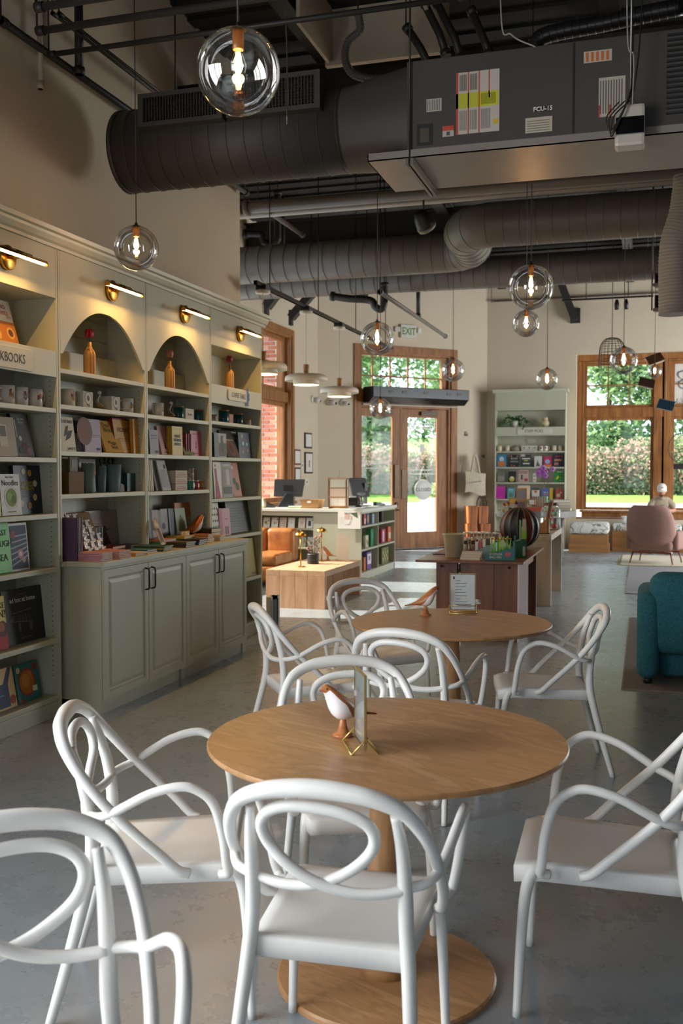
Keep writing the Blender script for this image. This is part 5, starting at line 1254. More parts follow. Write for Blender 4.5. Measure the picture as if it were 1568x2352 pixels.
for k, (px, py, px2, py2) in enumerate(((668, 730, 727, 662), (612, 705, 650, 655))):
    a, b = on_y(px, py, 15.6-1.8*k), on_y(px2, py2, 15.6-1.8*k)
    t = thing('steel_bracket', 'dark slanted steel bracket near the alcove window, %s' % ('right one' if k == 0 else 'left one'), 'bracket', a, 0, 'slanted steel brackets')
    MB().bar((0, 0, 0), b-a, .14, .12).build('strut', M_BEAM, t); MB().box((0, 0, 0), (.05, .1, .25)).build('plate', M_BEAM, t); MB().tube([b-a, (b.x-a.x, 0, CZ-a.z-.02)], .03, 8).build('post', M_BEAM, t)
p1, p2 = on_y(1288, 650, 20.98), on_y(1320, 735, 20.98)
t = thing('steel_bracket', 'dark flat steel bracket on the back wall above the bookcase', 'bracket', p2, 0); MB().bar((0, 0, 0), p1-p2, .17, .15).build('strut', M_BEAM, t); MB().box((0, .1, .1), (.2, .05, .3)).build('plate', M_BEAM, t)
# open skylight well with pale boards
t = thing('skylight_well', 'beige boarded skylight well in the dark ceiling', 'skylight', (-2.62, 7.5, 5.0))
M_BRD = P('b3a58e', .7)
MB().b2((0, .86, .08), (.98, .9, .56)).build('far_board', M_BRD, t); MB().b2((-.03, 0, .08), (0, .9, .56)).build('side_board', M_BRD, t); MB().b2((.98, 0, .08), (1.01, .9, .56)).build('side_board', M_BRD, t); MB().b2((-.05, .80, .06), (1.03, .86, .10)).build('ledge', M_BRD, t)
# hoses and hangers near the unit
a = [on_y(x, y, 7.3) for x, y in ((822, 30), (826, 70), (800, 95), (792, 130), (805, 165), (840, 180), (880, 180), (925, 172))]
duct_run('flexible_conduit', 'grey corrugated conduit looping into the fan coil unit', a, .028, P('5a544c', .5), pitch=.022, smoothn=6, cat='conduit', seg=14)
a = [on_y(x, y, 6.9) for x, y in ((1568, 15), (1470, 35), (1380, 55), (1290, 72), (1245, 85), (1230, 105), (1232, 135))]
duct_run('insulated_hose', 'black crinkled insulated hose dropping onto the unit', a, .055, P('1c1a18', .35), pitch=.05, smoothn=6, cat='hose', seg=16)
for k, (pts, lab) in enumerate((([(932, 60), (965, 110), (1000, 180)], 'first'), ([(970, 0), (1010, 80), (1025, 130)], 'second'), ([(1000, 0), (1045, 90), (1060, 140)], 'third'), ([(1080, 20), (1115, 100), (1125, 130)], 'fourth'))):
    px_ = [on_y(x, y, 7.6) for x, y in pts]; pipe('conduit', 'dark conduit slanting up behind the fan coil unit, %s from the left' % lab, px_, .03, M_PIPEB)
for k, (pts, lab) in enumerate((([(655, 0), (659, 120), (659, 285)], 'thin chain hanging beside the big globe lamp'), ([(1440, 50), (1455, 130), (1452, 240)], 'white cable running down to the router'), ([(1150, 20), (1175, 80), (1230, 108)], 'white cable looped above the fan coil unit'))):
    q = [on_y(x, y, 6.0) for x, y in pts]; q = [Vector((q[0].x, q[0].y, CZ-.01))]+q; p0 = q[0]; t = thing('hanging_cable', lab, 'cable', p0); MB().tube(fillet([v-p0 for v in q], 8), .005, 6).build('strand', M_STEEL if k == 0 else P('8d8478', .6), t)
# domed ceiling speakers
for (px, py, Y, rr, lab) in ((972, 507, 10.2, .10, 'black pendant speaker with grey rim, larger and nearer'), (1068, 632, 15.0, .12, 'black pendant speaker with grey rim, smaller and farther')):
    c = on_y(px, py, Y); t = thing('pendant_speaker', lab, 'speaker', c, 0, 'pendant speakers')
    q = Quaternion((1, 0, 0), .85) @ Quaternion((0, 1, 0), -.3)
    MB().lathe([(0, .12*rr/.1), (.05, .11), (rr*.8, .05), (rr*.97, -.02), (rr, -.06), (rr*.9, -.075)], axis=q, seg=28, capt=False).build('shell', M_BLACK, t)
    MB().lathe([(rr*1.0, -.055), (rr*1.05, -.065), (rr*1.0, -.095), (0, -.095)], axis=q, seg=28).build('grille', P('7d766c', .5), t)
    MB().tube([(0, 0, .05), (0, .02, CZ-c.z-.05)], .012, 8).build('stem', M_BLACK, t)

# ------------------------------------------------------------------ clear globe pendants
FIL = emit('ffb765', 90., 'filament'); M_SOCK = P('7a5a3a', .4, .5)
GLOBES = [(547, 165, 194, .30, 'largest clear glass globe pendant at the top left'), (313, 570, 102, .28, 'clear glass globe pendant in front of the arched bookcases'),
          (1219, 660, 103, .35, 'clear glass globe pendant hanging before the spiral duct on the right'), (1208, 743, 62, .25, 'small clear globe pendant just below the larger one on the right'),
          (866, 778, 78, .33, 'clear globe pendant hanging left of the exit sign'), (873, 939, 49, .25, 'small clear globe pendant in front of the left door leaf'),
          (1040, 850, 53, .30, 'clear globe pendant at the right door casing'), (1256, 871, 50, .25, 'clear globe pendant in front of the staff picks bookcase'),
          (1432, 828, 63, .30, 'clear globe pendant in front of the back window beside the rattan shade'), (1503, 853, 32, .20, 'smallest clear globe pendant at the window post')]
for i, (px, py, d, D, lab) in enumerate(GLOBES):
    c = at_depth(px, py, D*FPX/d); r = D/2
    t = thing('globe_pendant', lab, 'pendant lamp', (c.x, c.y, c.z), 0, 'clear globe pendants')
    n = 18; a0 = .17
    MB().lathe([(r*math.sin(a0+(PI-a0)*k/n), r*math.cos(a0+(PI-a0)*k/n)) for k in range(n+1)], seg=40, capb=False).build('glass_globe', M_BULBGLASS, t)
    MB().lathe([(r*.2, r*.97), (r*.17, r*1.0), (.012, r*1.03), (.004, r*1.16), (0, r*1.16)], seg=20).build('cap', M_BLACK, t)
    MB().lathe([(.018, r*.5), (.02, r*.52), (.02, r*.97), (.0, r*.97)], seg=16).build('socket', M_SOCK, t)
    MB().tube([(0, 0, r*1.1), (0, 0, CZ-c.z-.03)], .0035 if i else .0045, 6).build('cord', M_BLACK, t)
    b = .030
    MB().lathe([(.012, r*.5), (.016, r*.42), (b, r*.20), (b*1.02, r*.1), (b*.8, -r*.02), (b*.4, -r*.1), (0, -r*.12)], seg=20).build('bulb', M_BULBGLASS, t)
    mb = MB()
    for k in range(4):
        a = 2*PI*k/4; mb.tube([(math.cos(a)*.006, math.sin(a)*.006, r*.42), (math.cos(a)*.011, math.sin(a)*.011, r*.2), (math.cos(a)*.004, math.sin(a)*.004, -.02)], .003, 6)
    mb.build('filament', FIL, t)
    l = light('bulb_light', 'POINT', (0, 0, r*.16), 4.5*(D/.3)**2, (1., .60, .30), shadow_soft_size=.02); l.parent = t
# ------------------------------------------------------------------ white disc pendants on the rail
M_SHADE = P('ddd5c4', .5); M_LIT = emit('ffe2ae', 3., 'lit_diffuser'); M_LWOOD = P('b07a42', .45)
RX, RZ = -3.72, on_x(704, 706, -3.72).z
t = thing('lamp_rail', 'slotted black rail carrying the white disc pendants', 'rail', (RX, 9.3, RZ))
mb = MB().b2((-.02, 0, -.02), (-.015, 5.6, .02)).b2((.015, 0, -.02), (.02, 5.6, .02)).b2((-.02, 0, .015), (.02, 5.6, .02)); mb.build('channel', M_BLACKM, t)
for k in range(4): MB().tube([(0, .4+1.6*k, .02), (0, .4+1.6*k, CZ-RZ)], .006, 6).build('hanger_rod', M_BLACKM, t)
for k in range(56): pass
for i, (px, py, lab) in enumerate(((604, 846, 'white disc pendant half hidden behind the bookcase end'), (703, 872, 'white disc pendant in the middle of the rail'), (779, 900, 'white disc pendant farthest along the rail, left of the doors'))):
    c = on_x(px, py, RX); t = thing('disc_pendant', lab, 'pendant lamp', (RX, c.y, c.z), 0, 'white disc pendants')
    R0 = .245
    MB().lathe([(.015, .075), (.05, .072), (R0-.05, .058), (R0-.012, .04), (R0, .018), (R0, -.018), (R0-.008, -.02), (R0-.02, .02), (.12, .03)], seg=48, capb=False, capt=False).build('outer_shade', M_SHADE, t)
    MB().lathe([(.14, .03), (.150, .0), (.152, -.062), (.146, -.062), (.138, .0)], seg=40, capb=False, capt=False).build('inner_shade', M_SHADE, t)
    MB().lathe([(0, -.02), (.135, -.02), (.135, -.014), (0, -.014)], seg=32).build('diffuser', M_LIT, t)
    MB().lathe([(.018, .072), (.030, .09), (.034, .105), (.034, .165), (.031, .172), (.0, .172)], seg=24).build('wood_neck', M_LWOOD, t)
    MB().tube([(0, 0, .17), (0, 0, RZ-c.z-.06)], .004, 6).build('cord', P('cfc8bc', .6), t)
    MB().lathe([(0, 0), (.075, 0), (.075, .03), (0, .03)], c=(0, 0, RZ-c.z-.075), seg=28).build('canopy', P('d5cdbd', .5), t)
    MB().box((0, 0, RZ-c.z-.02), (.11, .11, .05)).build('mount', M_BLACK, t)
    l = light('pendant_light', 'AREA', (0, 0, -.03), 12.0, (1., .80, .52), (0, 0, 0), shape='DISK', size=.24); l.parent = t
# rattan cage shade over the window bench
c = at_depth(1405, 808, 15.0); t = thing('rattan_pendant', 'dark woven rattan cage pendant on a chain near the back window', 'pendant lamp', (c.x, c.y, c.z))
M_RAT = P('4a3a28', .7); rr, hh = .19, .21
profile = [(rr*q[0], q[1]) for q in ((.16, hh), (.55, hh*.9), (.86, hh*.55), (.97, hh*.1), (1.02, -hh*.5), (1.06, -hh))]
mb = MB()
for k in range(20):
    a = 2*PI*k/20; mb.tube(fillet([(math.cos(a)*r_, math.sin(a)*r_, z_) for r_, z_ in profile], 3), .0035, 4)
tag(mb.build('canes', M_RAT, t), kind='stuff')
mb = MB()
for k in range(13):
    q = k/12*(len(profile)-1); i0 = min(int(q), len(profile)-2); f_ = q-i0; r_ = profile[i0][0]*(1-f_)+profile[i0+1][0]*f_; z_ = profile[i0][1]*(1-f_)+profile[i0+1][1]*f_
    mb.tube(ring_pts((0, 0, z_), (0, 0, 1), r_, 24), .0035 if k in (0, 4, 8, 12) else .0025, 4, closed=True)
tag(mb.build('hoops', M_RAT, t), kind='stuff')
MB().tube([(0, 0, hh), (0, 0, CZ-c.z)], .006, 6).build('chain', M_BLACK, t)
# conduit and boxes on the back wall
pipe('conduit', 'thin grey conduit along the top of the back wall', [on_y(1128, 692, 21.05), (XR-.1, 21.05, on_y(1128, 692, 21.05).z)], .02, M_PIPEG)

p = on_y(1290, 690, 17.4); t = thing('spot_rail', 'thin black rail with two small spots in front of the back wall', 'rail', (p.x, 17.4, p.z)); L_ = on_y(1500, 690, 17.4).x-p.x
MB().b2((0, -.015, -.015), (L_, .015, .015)).build('channel', M_BLACK, t)
for x in (.4, L_-.4): MB().tube([(x, 0, .015), (x, 0, CZ-p.z-.02)], .008, 6).build('hanger_rod', M_BLACK, t)
for x in (.9, 1.05): MB().lathe([(0, -.2), (.035, -.2), (.04, -.1), (.02, -.03), (0, -.03)], c=(x, 0, 0), seg=14).build('spot', M_BLACK, t)
for k, (pa, pb) in enumerate((((1503, 651), (1536, 625)), ((1503, 708), (1532, 676)))):
    a, b = on_y(*pa, 11.6), on_y(*pb, 11.6); t = thing('air_terminal', '%s black open-ended box beside the flexible duct' % ('upper', 'lower')[k], 'air terminal', (a.x, 11.6, a.z)); d = b-a
    mb = MB(); w_, h_ = d.x, d.z
    mb.b2((0, 0, 0), (w_, .3, .01)).b2((0, 0, h_-.01), (w_, .3, h_)).b2((0, 0, .01), (.01, .3, h_-.01)).b2((w_-.01, 0, .01), (w_, .3, h_-.01)).b2((.01, .28, .01), (w_-.01, .3, h_-.01)); mb.build('housing', M_BLACK, t)
    MB().b2((-.02, -.01, -.035), (w_+.02, .0, 0)).build('flange', M_PIPEG, t); MB().tube([(w_/2 if k == 0 else -.03, .15, h_ if k == 0 else 0), (w_/2 if k == 0 else -.03, .15, CZ-a.z-.02)], .008, 6).build('hanger_rod', M_BLACK, t)
# ------------------------------------------------------------------ rugs
def rug(name, label, x0, x1, y0, y1, m, h=.008, edge=None, fringe=0.):
    t = tag(MB().b2((x0, y0, .0005), (x1, y1, h)).build(name, m), label, 'rug')
    MB().b2((x0-.012, y0, .0005), (x0, y1, h+.001)).b2((x0, y0-.012, .0005), (x1, y0, h+.001)).build('binding', P(edge or '8f8778', .9), t)
    if fringe:
        mb = MB(); n = int((y1-y0)/.025)
        for k in range(n): mb.b2((x0-.012-fringe*(.7+.3*((k*7) % 5)/5), y0+k*.025, .001), (x0-.012, y0+k*.025+.012, .004))
        tag(mb.build('fringe', P('b9ac90', .9), t), kind='stuff')
    return t
M_RUG1 = ramp_mat('ribbed_grey_rug', [(.35, '6a6461'), (.65, '8b8581')], rough=.95, scale=(1, 1, 1), nscale=55., detail=0., kind='wave', wave=('BANDS', 'Y'), bump=.5)
M_RUG2 = ramp_mat('flat_grey_rug', [(.35, '8b8b8d'), (.65, '9b9b9c')], rough=.95, nscale=40., detail=1., kind='wave', wave=('BANDS', 'Y'), bump=.3)
M_RUG3 = ramp_mat('cream_wool_rug', [(.35, 'c3b89e'), (.65, 'd4cab2')], rough=.95, nscale=60., bump=.4)
rug('ribbed_rug', 'dark grey ribbed rug under the teal armchair', -.13, 2.3, 7.42, 11.1, M_RUG1)
rug('flat_rug', 'plain grey flat woven rug between the two armchairs', -.21, 2.2, 13.3, 17.15, M_RUG2)
rug('wool_rug', 'cream wool rug with fringe under the pink lounge chair', -.36, 2.6, 17.35, 19.5, M_RUG3, .012, 'b9ac90', .07)
mb_mat = rug('door_mat', 'blue and white patterned mat inside the entrance doors', -3.9, -2.6, 18.35, 19.35, ramp_mat('blue_mat', [(.45, '2c4a66'), (.55, 'aebccb')], rough=.95, nscale=9., detail=3.))

# ------------------------------------------------------------------ soft seating
def soft(lo, hi, bev, seg=4, curve=0.):
    bm = bmesh.new(); bmesh.ops.create_cube(bm, size=1)
    for v in bm.verts: v.co = Vector([lo[i]+(hi[i]-lo[i])*(v.co[i]+.5) for i in range(3)])
    bmesh.ops.bevel(bm, geom=bm.edges[:], offset=bev, segments=seg, profile=.5, affect='EDGES', clamp_overlap=True)
    for f in bm.faces: f.smooth = True
    return bm
def soft_obj(name, bm, m, parent, **kw):
    me = bpy.data.meshes.new(name); bm.to_mesh(me); bm.free(); me.materials.append(m)
    o = bpy.data.objects.new(name, me); COL.objects.link(o); o.parent = parent
    for k, v in kw.items(): setattr(o, k, v)
    return o
M_TEALF = ramp_mat('teal_boucle', [(.3, '1d525d'), (.7, '337680')], rough=.95, nscale=120., detail=3., bump=.35)
t = thing('club_armchair', 'rounded teal upholstered armchair seen from behind at the right edge', 'armchair', (.5, 8.0, .008))
soft_obj('arm', soft((-.54, -.42, .035), (-.38, .42, .68), .075), M_TEALF, t); soft_obj('arm', soft((.38, -.42, .035), (.54, .42, .68), .075), M_TEALF, t)
soft_obj('backrest', soft((-.455, -.36, .24), (.455, -.12, .85), .10), M_TEALF, t, rotation_euler=(R(5), 0, 0))
soft_obj('seat_base', soft((-.38, -.24, .035), (.38, .40, .30), .04), M_TEALF, t); soft_obj('seat_cushion', soft((-.37, -.10, .30), (.37, .44, .46), .06), M_TEALF, t)
for x in (-.46, .46):
    for y in (-.33, .33): MB().lathe([(0, 0), (.03, 0), (.034, .045), (0, .045)], c=(x, y, 0), seg=16).build('foot', M_BLACK, t)
# pink lounge chair
M_PINKF = ramp_mat('dusty_pink_wool', [(.3, '8d6a60'), (.7, '9f7d72')], rough=.95, nscale=90., detail=3., bump=.3)
t = thing('lounge_chair', 'high-backed dusty pink lounge chair on rust red legs, turned to the window', 'armchair', (.2, 17.9, .012), R(-18))
def shell(half_t=.035):
    mb = MB(); nu, nv = 14, 14
    def pt(u, v, off):
        # v: 0 seat bottom .. 1 top; u: -1 .. 1 across, wings curl forward
        z = .24+.76*v
        hw = .36+.05*math.sin(PI*min(1, v*1.15))-.05*max(0, v-.8)/.2 if v > .32 else .30+.30*(v/.32)*.3
        if v > .9: hw -= .06*((v-.9)/.1)**2
        x = u*hw
        y = -.36+.16*(1-v)**1.8*0-.14*v+.22*abs(u)**3*(1-.55*v)
        if v < .18: y += .30*((.18-v)/.18)**2
        return Vector((x, y+off, z))
    for off in (-half_t, half_t):
        g = [[pt(-1+2*i/nu, j/nv, off) for i in range(nu+1)] for j in range(nv+1)]
        for j in range(nv):
            for i in range(nu): mb.quad(g[j][i], g[j][i+1], g[j+1][i+1], g[j+1][i], True)
    gl = [[pt(-1+2*i/nu, j/nv, -half_t) for i in range(nu+1)] for j in range(nv+1)]; gh = [[pt(-1+2*i/nu, j/nv, half_t) for i in range(nu+1)] for j in range(nv+1)]
    rim = lambda g: [g[0][i] for i in range(nu+1)]+[g[j][nu] for j in range(1, nv+1)]+[g[nv][i] for i in range(nu-1, -1, -1)]+[g[j][0] for j in range(nv-1, 0, -1)]
    a, b = rim(gl), rim(gh); n = len(a)
    for i in range(n): mb.quad(a[i], a[(i+1) % n], b[(i+1) % n], b[i], True)
    return mb
shell().build('back_shell', M_PINKF, t)
soft_obj('seat', soft((-.36, -.30, .22), (.36, .34, .40), .07), M_PINKF, t)
for s_ in (-1, 1): soft_obj('arm', soft((s_*.40-.05, -.22, .24), (s_*.40+.05, .32, .56), .045), M_PINKF, t)
M_RUST = P('7a3524', .4)
MB().bar((-.32, -.22, .19), (.32, -.22, .19), .03).bar((-.32, .24, .19), (.32, .24, .19), .03).bar((0, -.22, .19), (0, .24, .19), .03).bar((-.2, -.22, .21), (-.2, .24, .21), .03).bar((.2, -.22, .21), (.2, .24, .21), .03).build('frame', M_RUST, t)
for x in (-.32, .32):
    for y in (-.22, .24): MB().tube([(x, y, .20), (x*1.14, y*1.14, 0)], lambda q: .016-.006*q, 8).build('leg', M_RUST, t)
# leather sofa in the alcove
M_LEATH = ramp_mat('tan_leather', [(.3, '8f5528'), (.7, 'b97a42')], rough=.35, nscale=7., detail=5., bump=.15)
t = thing('leather_sofa', 'tan leather sofa between bookcase and counter', 'sofa', (-5.35, 13.1, 0))
soft_obj('base', soft((-.62, -.55, .08), (.62, .38, .30), .04), M_LEATH, t)
for k in range(3): soft_obj('seat_cushion', soft((-.62+.413*k, -.55, .30), (-.62+.413*(k+1)-.004, .14, .46), .05), M_LEATH, t)
for k in range(3): soft_obj('back_cushion', soft((-.62+.413*k, .14, .30), (-.62+.413*(k+1)-.004, .40, .77), .06), M_LEATH, t)
for x in (-.55, .55):
    for y in (-.45, .3): MB().lathe([(.02, 0), (.025, .08)], c=(x, y, 0), seg=10).build('foot', M_BLACK, t)
# waterfall coffee table laid of planks
M_PLANK = ramp_mat('pale_acacia', [(.25, 'a27c5c'), (.5, 'b89070'), (.75, 'c7a283')], rough=.5, scale=(5, 5, .7), nscale=2.4, detail=8., distort=.8, rand=True)
M_PLANKT = ramp_mat('pale_acacia_top', [(.25, 'ab8767'), (.5, 'bb9676'), (.75, 'c9a688')], rough=.5, scale=(5, .7, 5), nscale=2.4, detail=8., distort=.8, rand=True)
t = thing('plank_coffee_table', 'pale waterfall coffee table of wide wooden planks', 'coffee table', (-3.83, 11.53, 0))
xs = [-.36, -.19, .0, .15, .36]
for a, b in zip(xs, xs[1:]):
    MB().b2((a+.001, -.76, .372), (b-.001, .76, .44)).build('plank', M_PLANKT, t, bevel=.003)
    MB().b2((a+.001, -.76, 0), (b-.001, -.69, .371)).build('plank', M_PLANK, t, bevel=.003); MB().b2((a+.001, .69, 0), (b-.001, .76, .371)).build('plank', M_PLANK, t, bevel=.003)
# ------------------------------------------------------------------ walnut drop-leaf table
M_WAL = ramp_mat('walnut', [(.25, '4e2812'), (.5, '77401f'), (.75, '8e532d')], rough=.38, scale=(6, 6, .6), nscale=2., detail=8., distort=.6, rand=True)
M_WALT = ramp_mat('walnut_top', [(.25, '55301a'), (.5, '754426'), (.75, '865332')], rough=.3, scale=(6, .6, 6), nscale=2., detail=8., distort=.6)
WT = (-1.54, 10.05)
t = thing('walnut_table', 'dark walnut display table with panel legs', 'table', (WT[0], WT[1], 0))
MB().b2((-.5, -.96, .728), (.5, .96, .75)).build('tabletop', M_WALT, t, bevel=.003)
for x0, x1, y0, y1 in ((-.33, -.13, -.82, -.74), (-.09, .22, -.86, -.82), (.22, .44, -.86, -.82), (-.33, -.13, .72, .80), (-.09, .44, .78, .82)): MB().b2((x0, y0, 0), (x1, y1, .728)).build('panel_leg', M_WAL, t, bevel=.003)
MB().b2((.415, -.82, 0), (.44, .0, .728)).build('panel_leg', M_WAL, t, bevel=.003); MB().b2((-.13, -.74, .62), (.415, .72, .70)).build('stretcher', M_WAL, t)
MB().b2((.437, -.865, .0), (.443, -.818, .72)).build('lit_edge', P('c9c2b6', .5), t)  # pale strip paints the light caught along the front corner
mb = MB()
for x in (-.27, .36): mb.lathe([(0, 0), (.012, 0), (.012, .004), (0, .004)], c=(x, -.868, .69), axis=Quaternion((1, 0, 0), PI/2), seg=12)
mb.build('bolts', M_BLACK, t)
# washed console
M_WASH = ramp_mat('limewashed_oak', [(.25, '9b8c79'), (.5, 'b0a28f'), (.75, 'bdb09e')], rough=.6, scale=(5, 5, .5), nscale=2., detail=8., distort=.5, rand=True)
t = thing('console_table', 'limewashed oak console with slab legs behind the walnut table', 'console', (-1.34, 12.6, 0))
MB().b2((-.31, -.8, .765), (.31, .8, .838)).build('tabletop', M_WASH, t, bevel=.003)
for x in (-.22, .22):
    for y in (-.765, .765): MB().b2((x-.09, y-.035, 0), (x+.09, y+.035, .765)).build('leg', M_WASH, t, bevel=.003)
# round grey display table
t = thing('round_display_table', 'round grey display table stacked with books behind the console', 'table', (-1.76, 17.2, 0))
MB().lathe([(0, .81), (.655, .81), (.66, .815), (.66, .915), (.655, .92), (0, .92)], seg=56, smooth=False).build('tabletop', P('7d7a74', .5), t)
for x, y in ((-.45, -.2), (.45, -.2), (-.3, .4), (.3, .4)): MB().tube([(x, y, 0), (x, y, .81)], .03, 12).build('leg', P('8a867e', .5), t)
# ------------------------------------------------------------------ sales counter
M_CTOP = P('dcdcd2', .35)
CXL, CXR, CY0, CY1, CH_ = -5.55, -3.88, 13.74, 15.77, 1.035
def box_part(t, nm, lo, hi, m=M_SAGE, bev=.002): return MB().b2(lo, hi).build(nm, m, t, bevel=bev)
t = thing('card_counter', 'sage green counter front unit with greeting card shelves', 'counter', (CXL, CY0, 0)); w = -4.585-CXL
for z in (.09, .465, .745): box_part(t, 'shelf', (.02, .02, z-.025), (w-.02, .40, z))
box_part(t, 'back_panel', (.02, .40, 0), (w-.02, .42, .99)); box_part(t, 'side_panel', (0, 0, 0), (.02, .42, .99)); box_part(t, 'side_panel', (w-.02, 0, 0), (w, .42, .99)); box_part(t, 'top_rail', (.02, 0, .93), (w-.02, .02, .99)); box_part(t, 'plinth', (.02, .03, 0), (w-.02, .05, .064))
t = thing('corner_counter', 'sage green counter corner block with plain front panel', 'counter', (-4.584, CY0, 0)); w = CXR-.42+4.584
box_part(t, 'front_panel', (0, 0, 0), (CXR-.32+4.584, .02, .99)); box_part(t, 'body', (0, .02, 0), (w-.02, .42, .99))
t = thing('toy_counter', 'sage green counter side unit with toy shelves facing the entrance', 'counter', (CXR, CY0, 0)); D = .32; L_ = CY1-CY0
for z in (.11, .447, .787): box_part(t, 'shelf', (-D, .03, z-.025), (-.004, L_-.02, z))
box_part(t, 'end_panel', (-D, 0, 0), (0, .03, .99)); box_part(t, 'end_panel', (-D, L_-.02, 0), (0, L_, .99)); box_part(t, 'divider', (-D, .97, .11), (-.004, .99, .99)); box_part(t, 'back_panel', (-D-.02, 0.03, 0), (-D, L_, .99)); box_part(t, 'plinth', (-.05, .03, 0), (-.012, L_-.02, .085)); box_part(t, 'top_rail', (-.02, .03, .965), (-.001, L_-.02, .99))
tag(MB().b2((CXL, CY0-.03, .992), (CXR+.03, CY0+.62, CH_)).b2((CXR-.62, CY0+.62, .992), (CXR+.03, CY1+.02, CH_)).build('worktop', M_CTOP, bevel=.003), 'white L-shaped counter top over the sage units', 'counter top')
# ------------------------------------------------------------------ back bookcase and window bench
BX0, BX1, BYF = -2.985, -1.535, 20.76
bc = bookcase(9, BX1-BX0, .32, [2.0, 1.673, 1.356, 1.011, .70, .36, .12], 0., 'sage green staff picks bookcase against the back wall', ((BX0+BX1)/2, BYF, 0), 0., top=3.20)
for o in bc.children:
    if o.name.startswith(('header_panel',)): o.data = MB().b2((-.70, 0, 2.84), (.70, .018, 3.20)).mesh('header_panel', M_SAGE, .0025)
    if o.name.startswith('niche_ceiling'): o.data = MB().b2((-.70, .018, 2.84), (.70, .305, 2.86)).mesh('niche_ceiling', M_SAGE, .0025)
    if o.name.startswith('niche_floor'): o.data = MB().b2((-.70, .018, 2.475), (.70, .305, 2.495)).mesh('niche_floor', M_SAGE, .0025)
    if o.name.startswith('sign_panel'): o.data = MB().b2((-.70, 0, 2.315), (.70, .018, 2.495)).mesh('sign_panel', M_SAGE, .0025)
w2 = (BX1-BX0)/2
MB().prism([(-.0, 3.2), (-.02, 3.205), (-.05, 3.25), (-.055, 3.27), (.32, 3.27), (.32, 3.2)], 2*w2+.08, 'yz', -w2-.04).build('crown', M_SAGE, bc)
plaque(0, 0, 'STAFF PICKS', .72, .12, 'staff picks sign board on the back bookcase', 0, .085, rz=0., loc=(-2.16, BYF, 2.41), cutx=-.02)
M_OAKB = ramp_mat('oak_bench', [(.25, '83592f'), (.5, '976a3b'), (.75, 'a67a49')], rough=.5, scale=(.6, 5, 5), nscale=2.2, detail=8., distort=.6, rand=True)
M_CUSH = ramp_mat('branch_print_linen', [(.42, 'd9d6cd'), (.49, '3f5a49'), (.54, 'd9d6cd'), (.66, 'd2cfc7'), (.7, 'a9705f')], rough=.9, nscale=5., detail=1.5, distort=1.4)
t = thing('bench_block', 'oak bench block with branch print cushion, nearest the bookcase', 'bench', (-1.02, 20.27, 0))
MB().b2((-.385, -.33, 0), (.385, .33, .165)).build('base', M_OAKB, t, bevel=.003); MB().b2((-.36, -.305, .165), (.36, .33, .352)).build('box', M_OAKB, t, bevel=.003)
soft_obj('cushion', soft((-.375, -.32, .353), (.375, .34, .575), .07), M_CUSH, t)
t = thing('window_bench', 'long oak bench with floral cushions under the back window', 'bench', (1.95, 20.72, 0))
MB().b2((-2.55, -.30, 0), (2.75, .36, .40)).build('box', M_OAKB, t, bevel=.003)
for k in range(4): soft_obj('cushion', soft((-2.55+1.325*k, -.32, .40), (-2.55+1.325*(k+1)-.01, .36, .53), .045), M_CUSH, t)
# ------------------------------------------------------------------ greeting cards in the counter
rr = random.Random(11)
def card(label, px, z, col, pics, Y=CY0+.10, w=.105, h=.15, grp='greeting cards in the counter shelves'):
    x = on_y(px, 1190, Y).x
    return book(label, w, h, .004, col, (x, Y, z+.001), 0., R(12), pics, group=grp, name='greeting_card', cat='card')
cards = [(611, 'white greeting card with green parrot', 'ece8e2', [Dc(.42, .5, .22, '7f9a3a'), Dc(.6, .35, .12, '9aac58'), Rc(.75, .6, .9, .72, '2a2a2a')]), (630, 'white greeting card with two green leaves', 'ece8e2', [('poly', [(.3, .3), (.5, .6), (.55, .4)], '6a8a52'), ('poly', [(.6, .35), (.8, .6), (.8, .4)], '6a8a52'), Rc(.8, .75, .93, .86, '2a2a2a')]),
         (649, 'cream greeting card scattered with little flowers', 'e6d6c6', [Dc(.15+.2*j, .2+.2*k, .05, ('7a4a3a', '5a6a4a')[(j+k) % 2]) for j in range(4) for k in range(4)]), (668, 'plain white greeting card with faint drawing', 'f0eeea', [Dc(.5, .5, .12, 'd5cfc6')]), (692, 'pale peach greeting card with a small figure', 'ece0d6', [Dc(.5, .5, .2, 'd8b89a'), Rc(.42, .2, .58, .5, 'e0c9ae')]), (710, 'white greeting card with dark basket drawing', 'e9e6e4', [Rc(.3, .2, .7, .6, '3a3c4a'), Dc(.5, .6, .2, '3a3c4a'), Rc(.85, .7, .95, .85, '2a2a2a')])]
for px, lab, col, pics in cards: card(lab, px, .745, col, pics)
for px, lab, col, pics in ((676, 'pink greeting card on the lower counter shelf', 'd8b9ac', [Rc(.3, .4, .55, .55, '4a3a34')]), (693, 'flower garden greeting card on the lower counter shelf', 'b9c9b0', [Dc(.3, .4, .15, 'b8504a'), Dc(.7, .55, .18, 'd8a09a')]), (713, 'pale blue greeting card on the lower counter shelf', 'c9ced4', [Dc(.5, .5, .2, 'e4e0da')])): card(lab, px, .465, col, pics)
o = tag(MB().b2((-.17, 0, -.13), (.17, .0015, .12)).build('paper_notice', M_PAPER), 'white paper notice with drawing taped to the counter corner', 'notice'); o.location = (-4.05, CY0-.034, .885)
a_, ms_ = art_mesh([Rc(.3, .55, .5, .85, 'd9b9a8'), Rc(.55, .5, .62, .75, 'd9b9a8'), ('poly', [(.58, .9), (.85, .95), (.88, .62), (.72, .72)], '5a6a52'), ('poly', [(.25, .22), (.5, .28), (.55, .45), (.58, .45), (.52, .24)], '8a8a86')]+[Rc(.08, .3+.07*k, .28, .31+.07*k, 'b9b7b2') for k in range(6)], .34, .25)
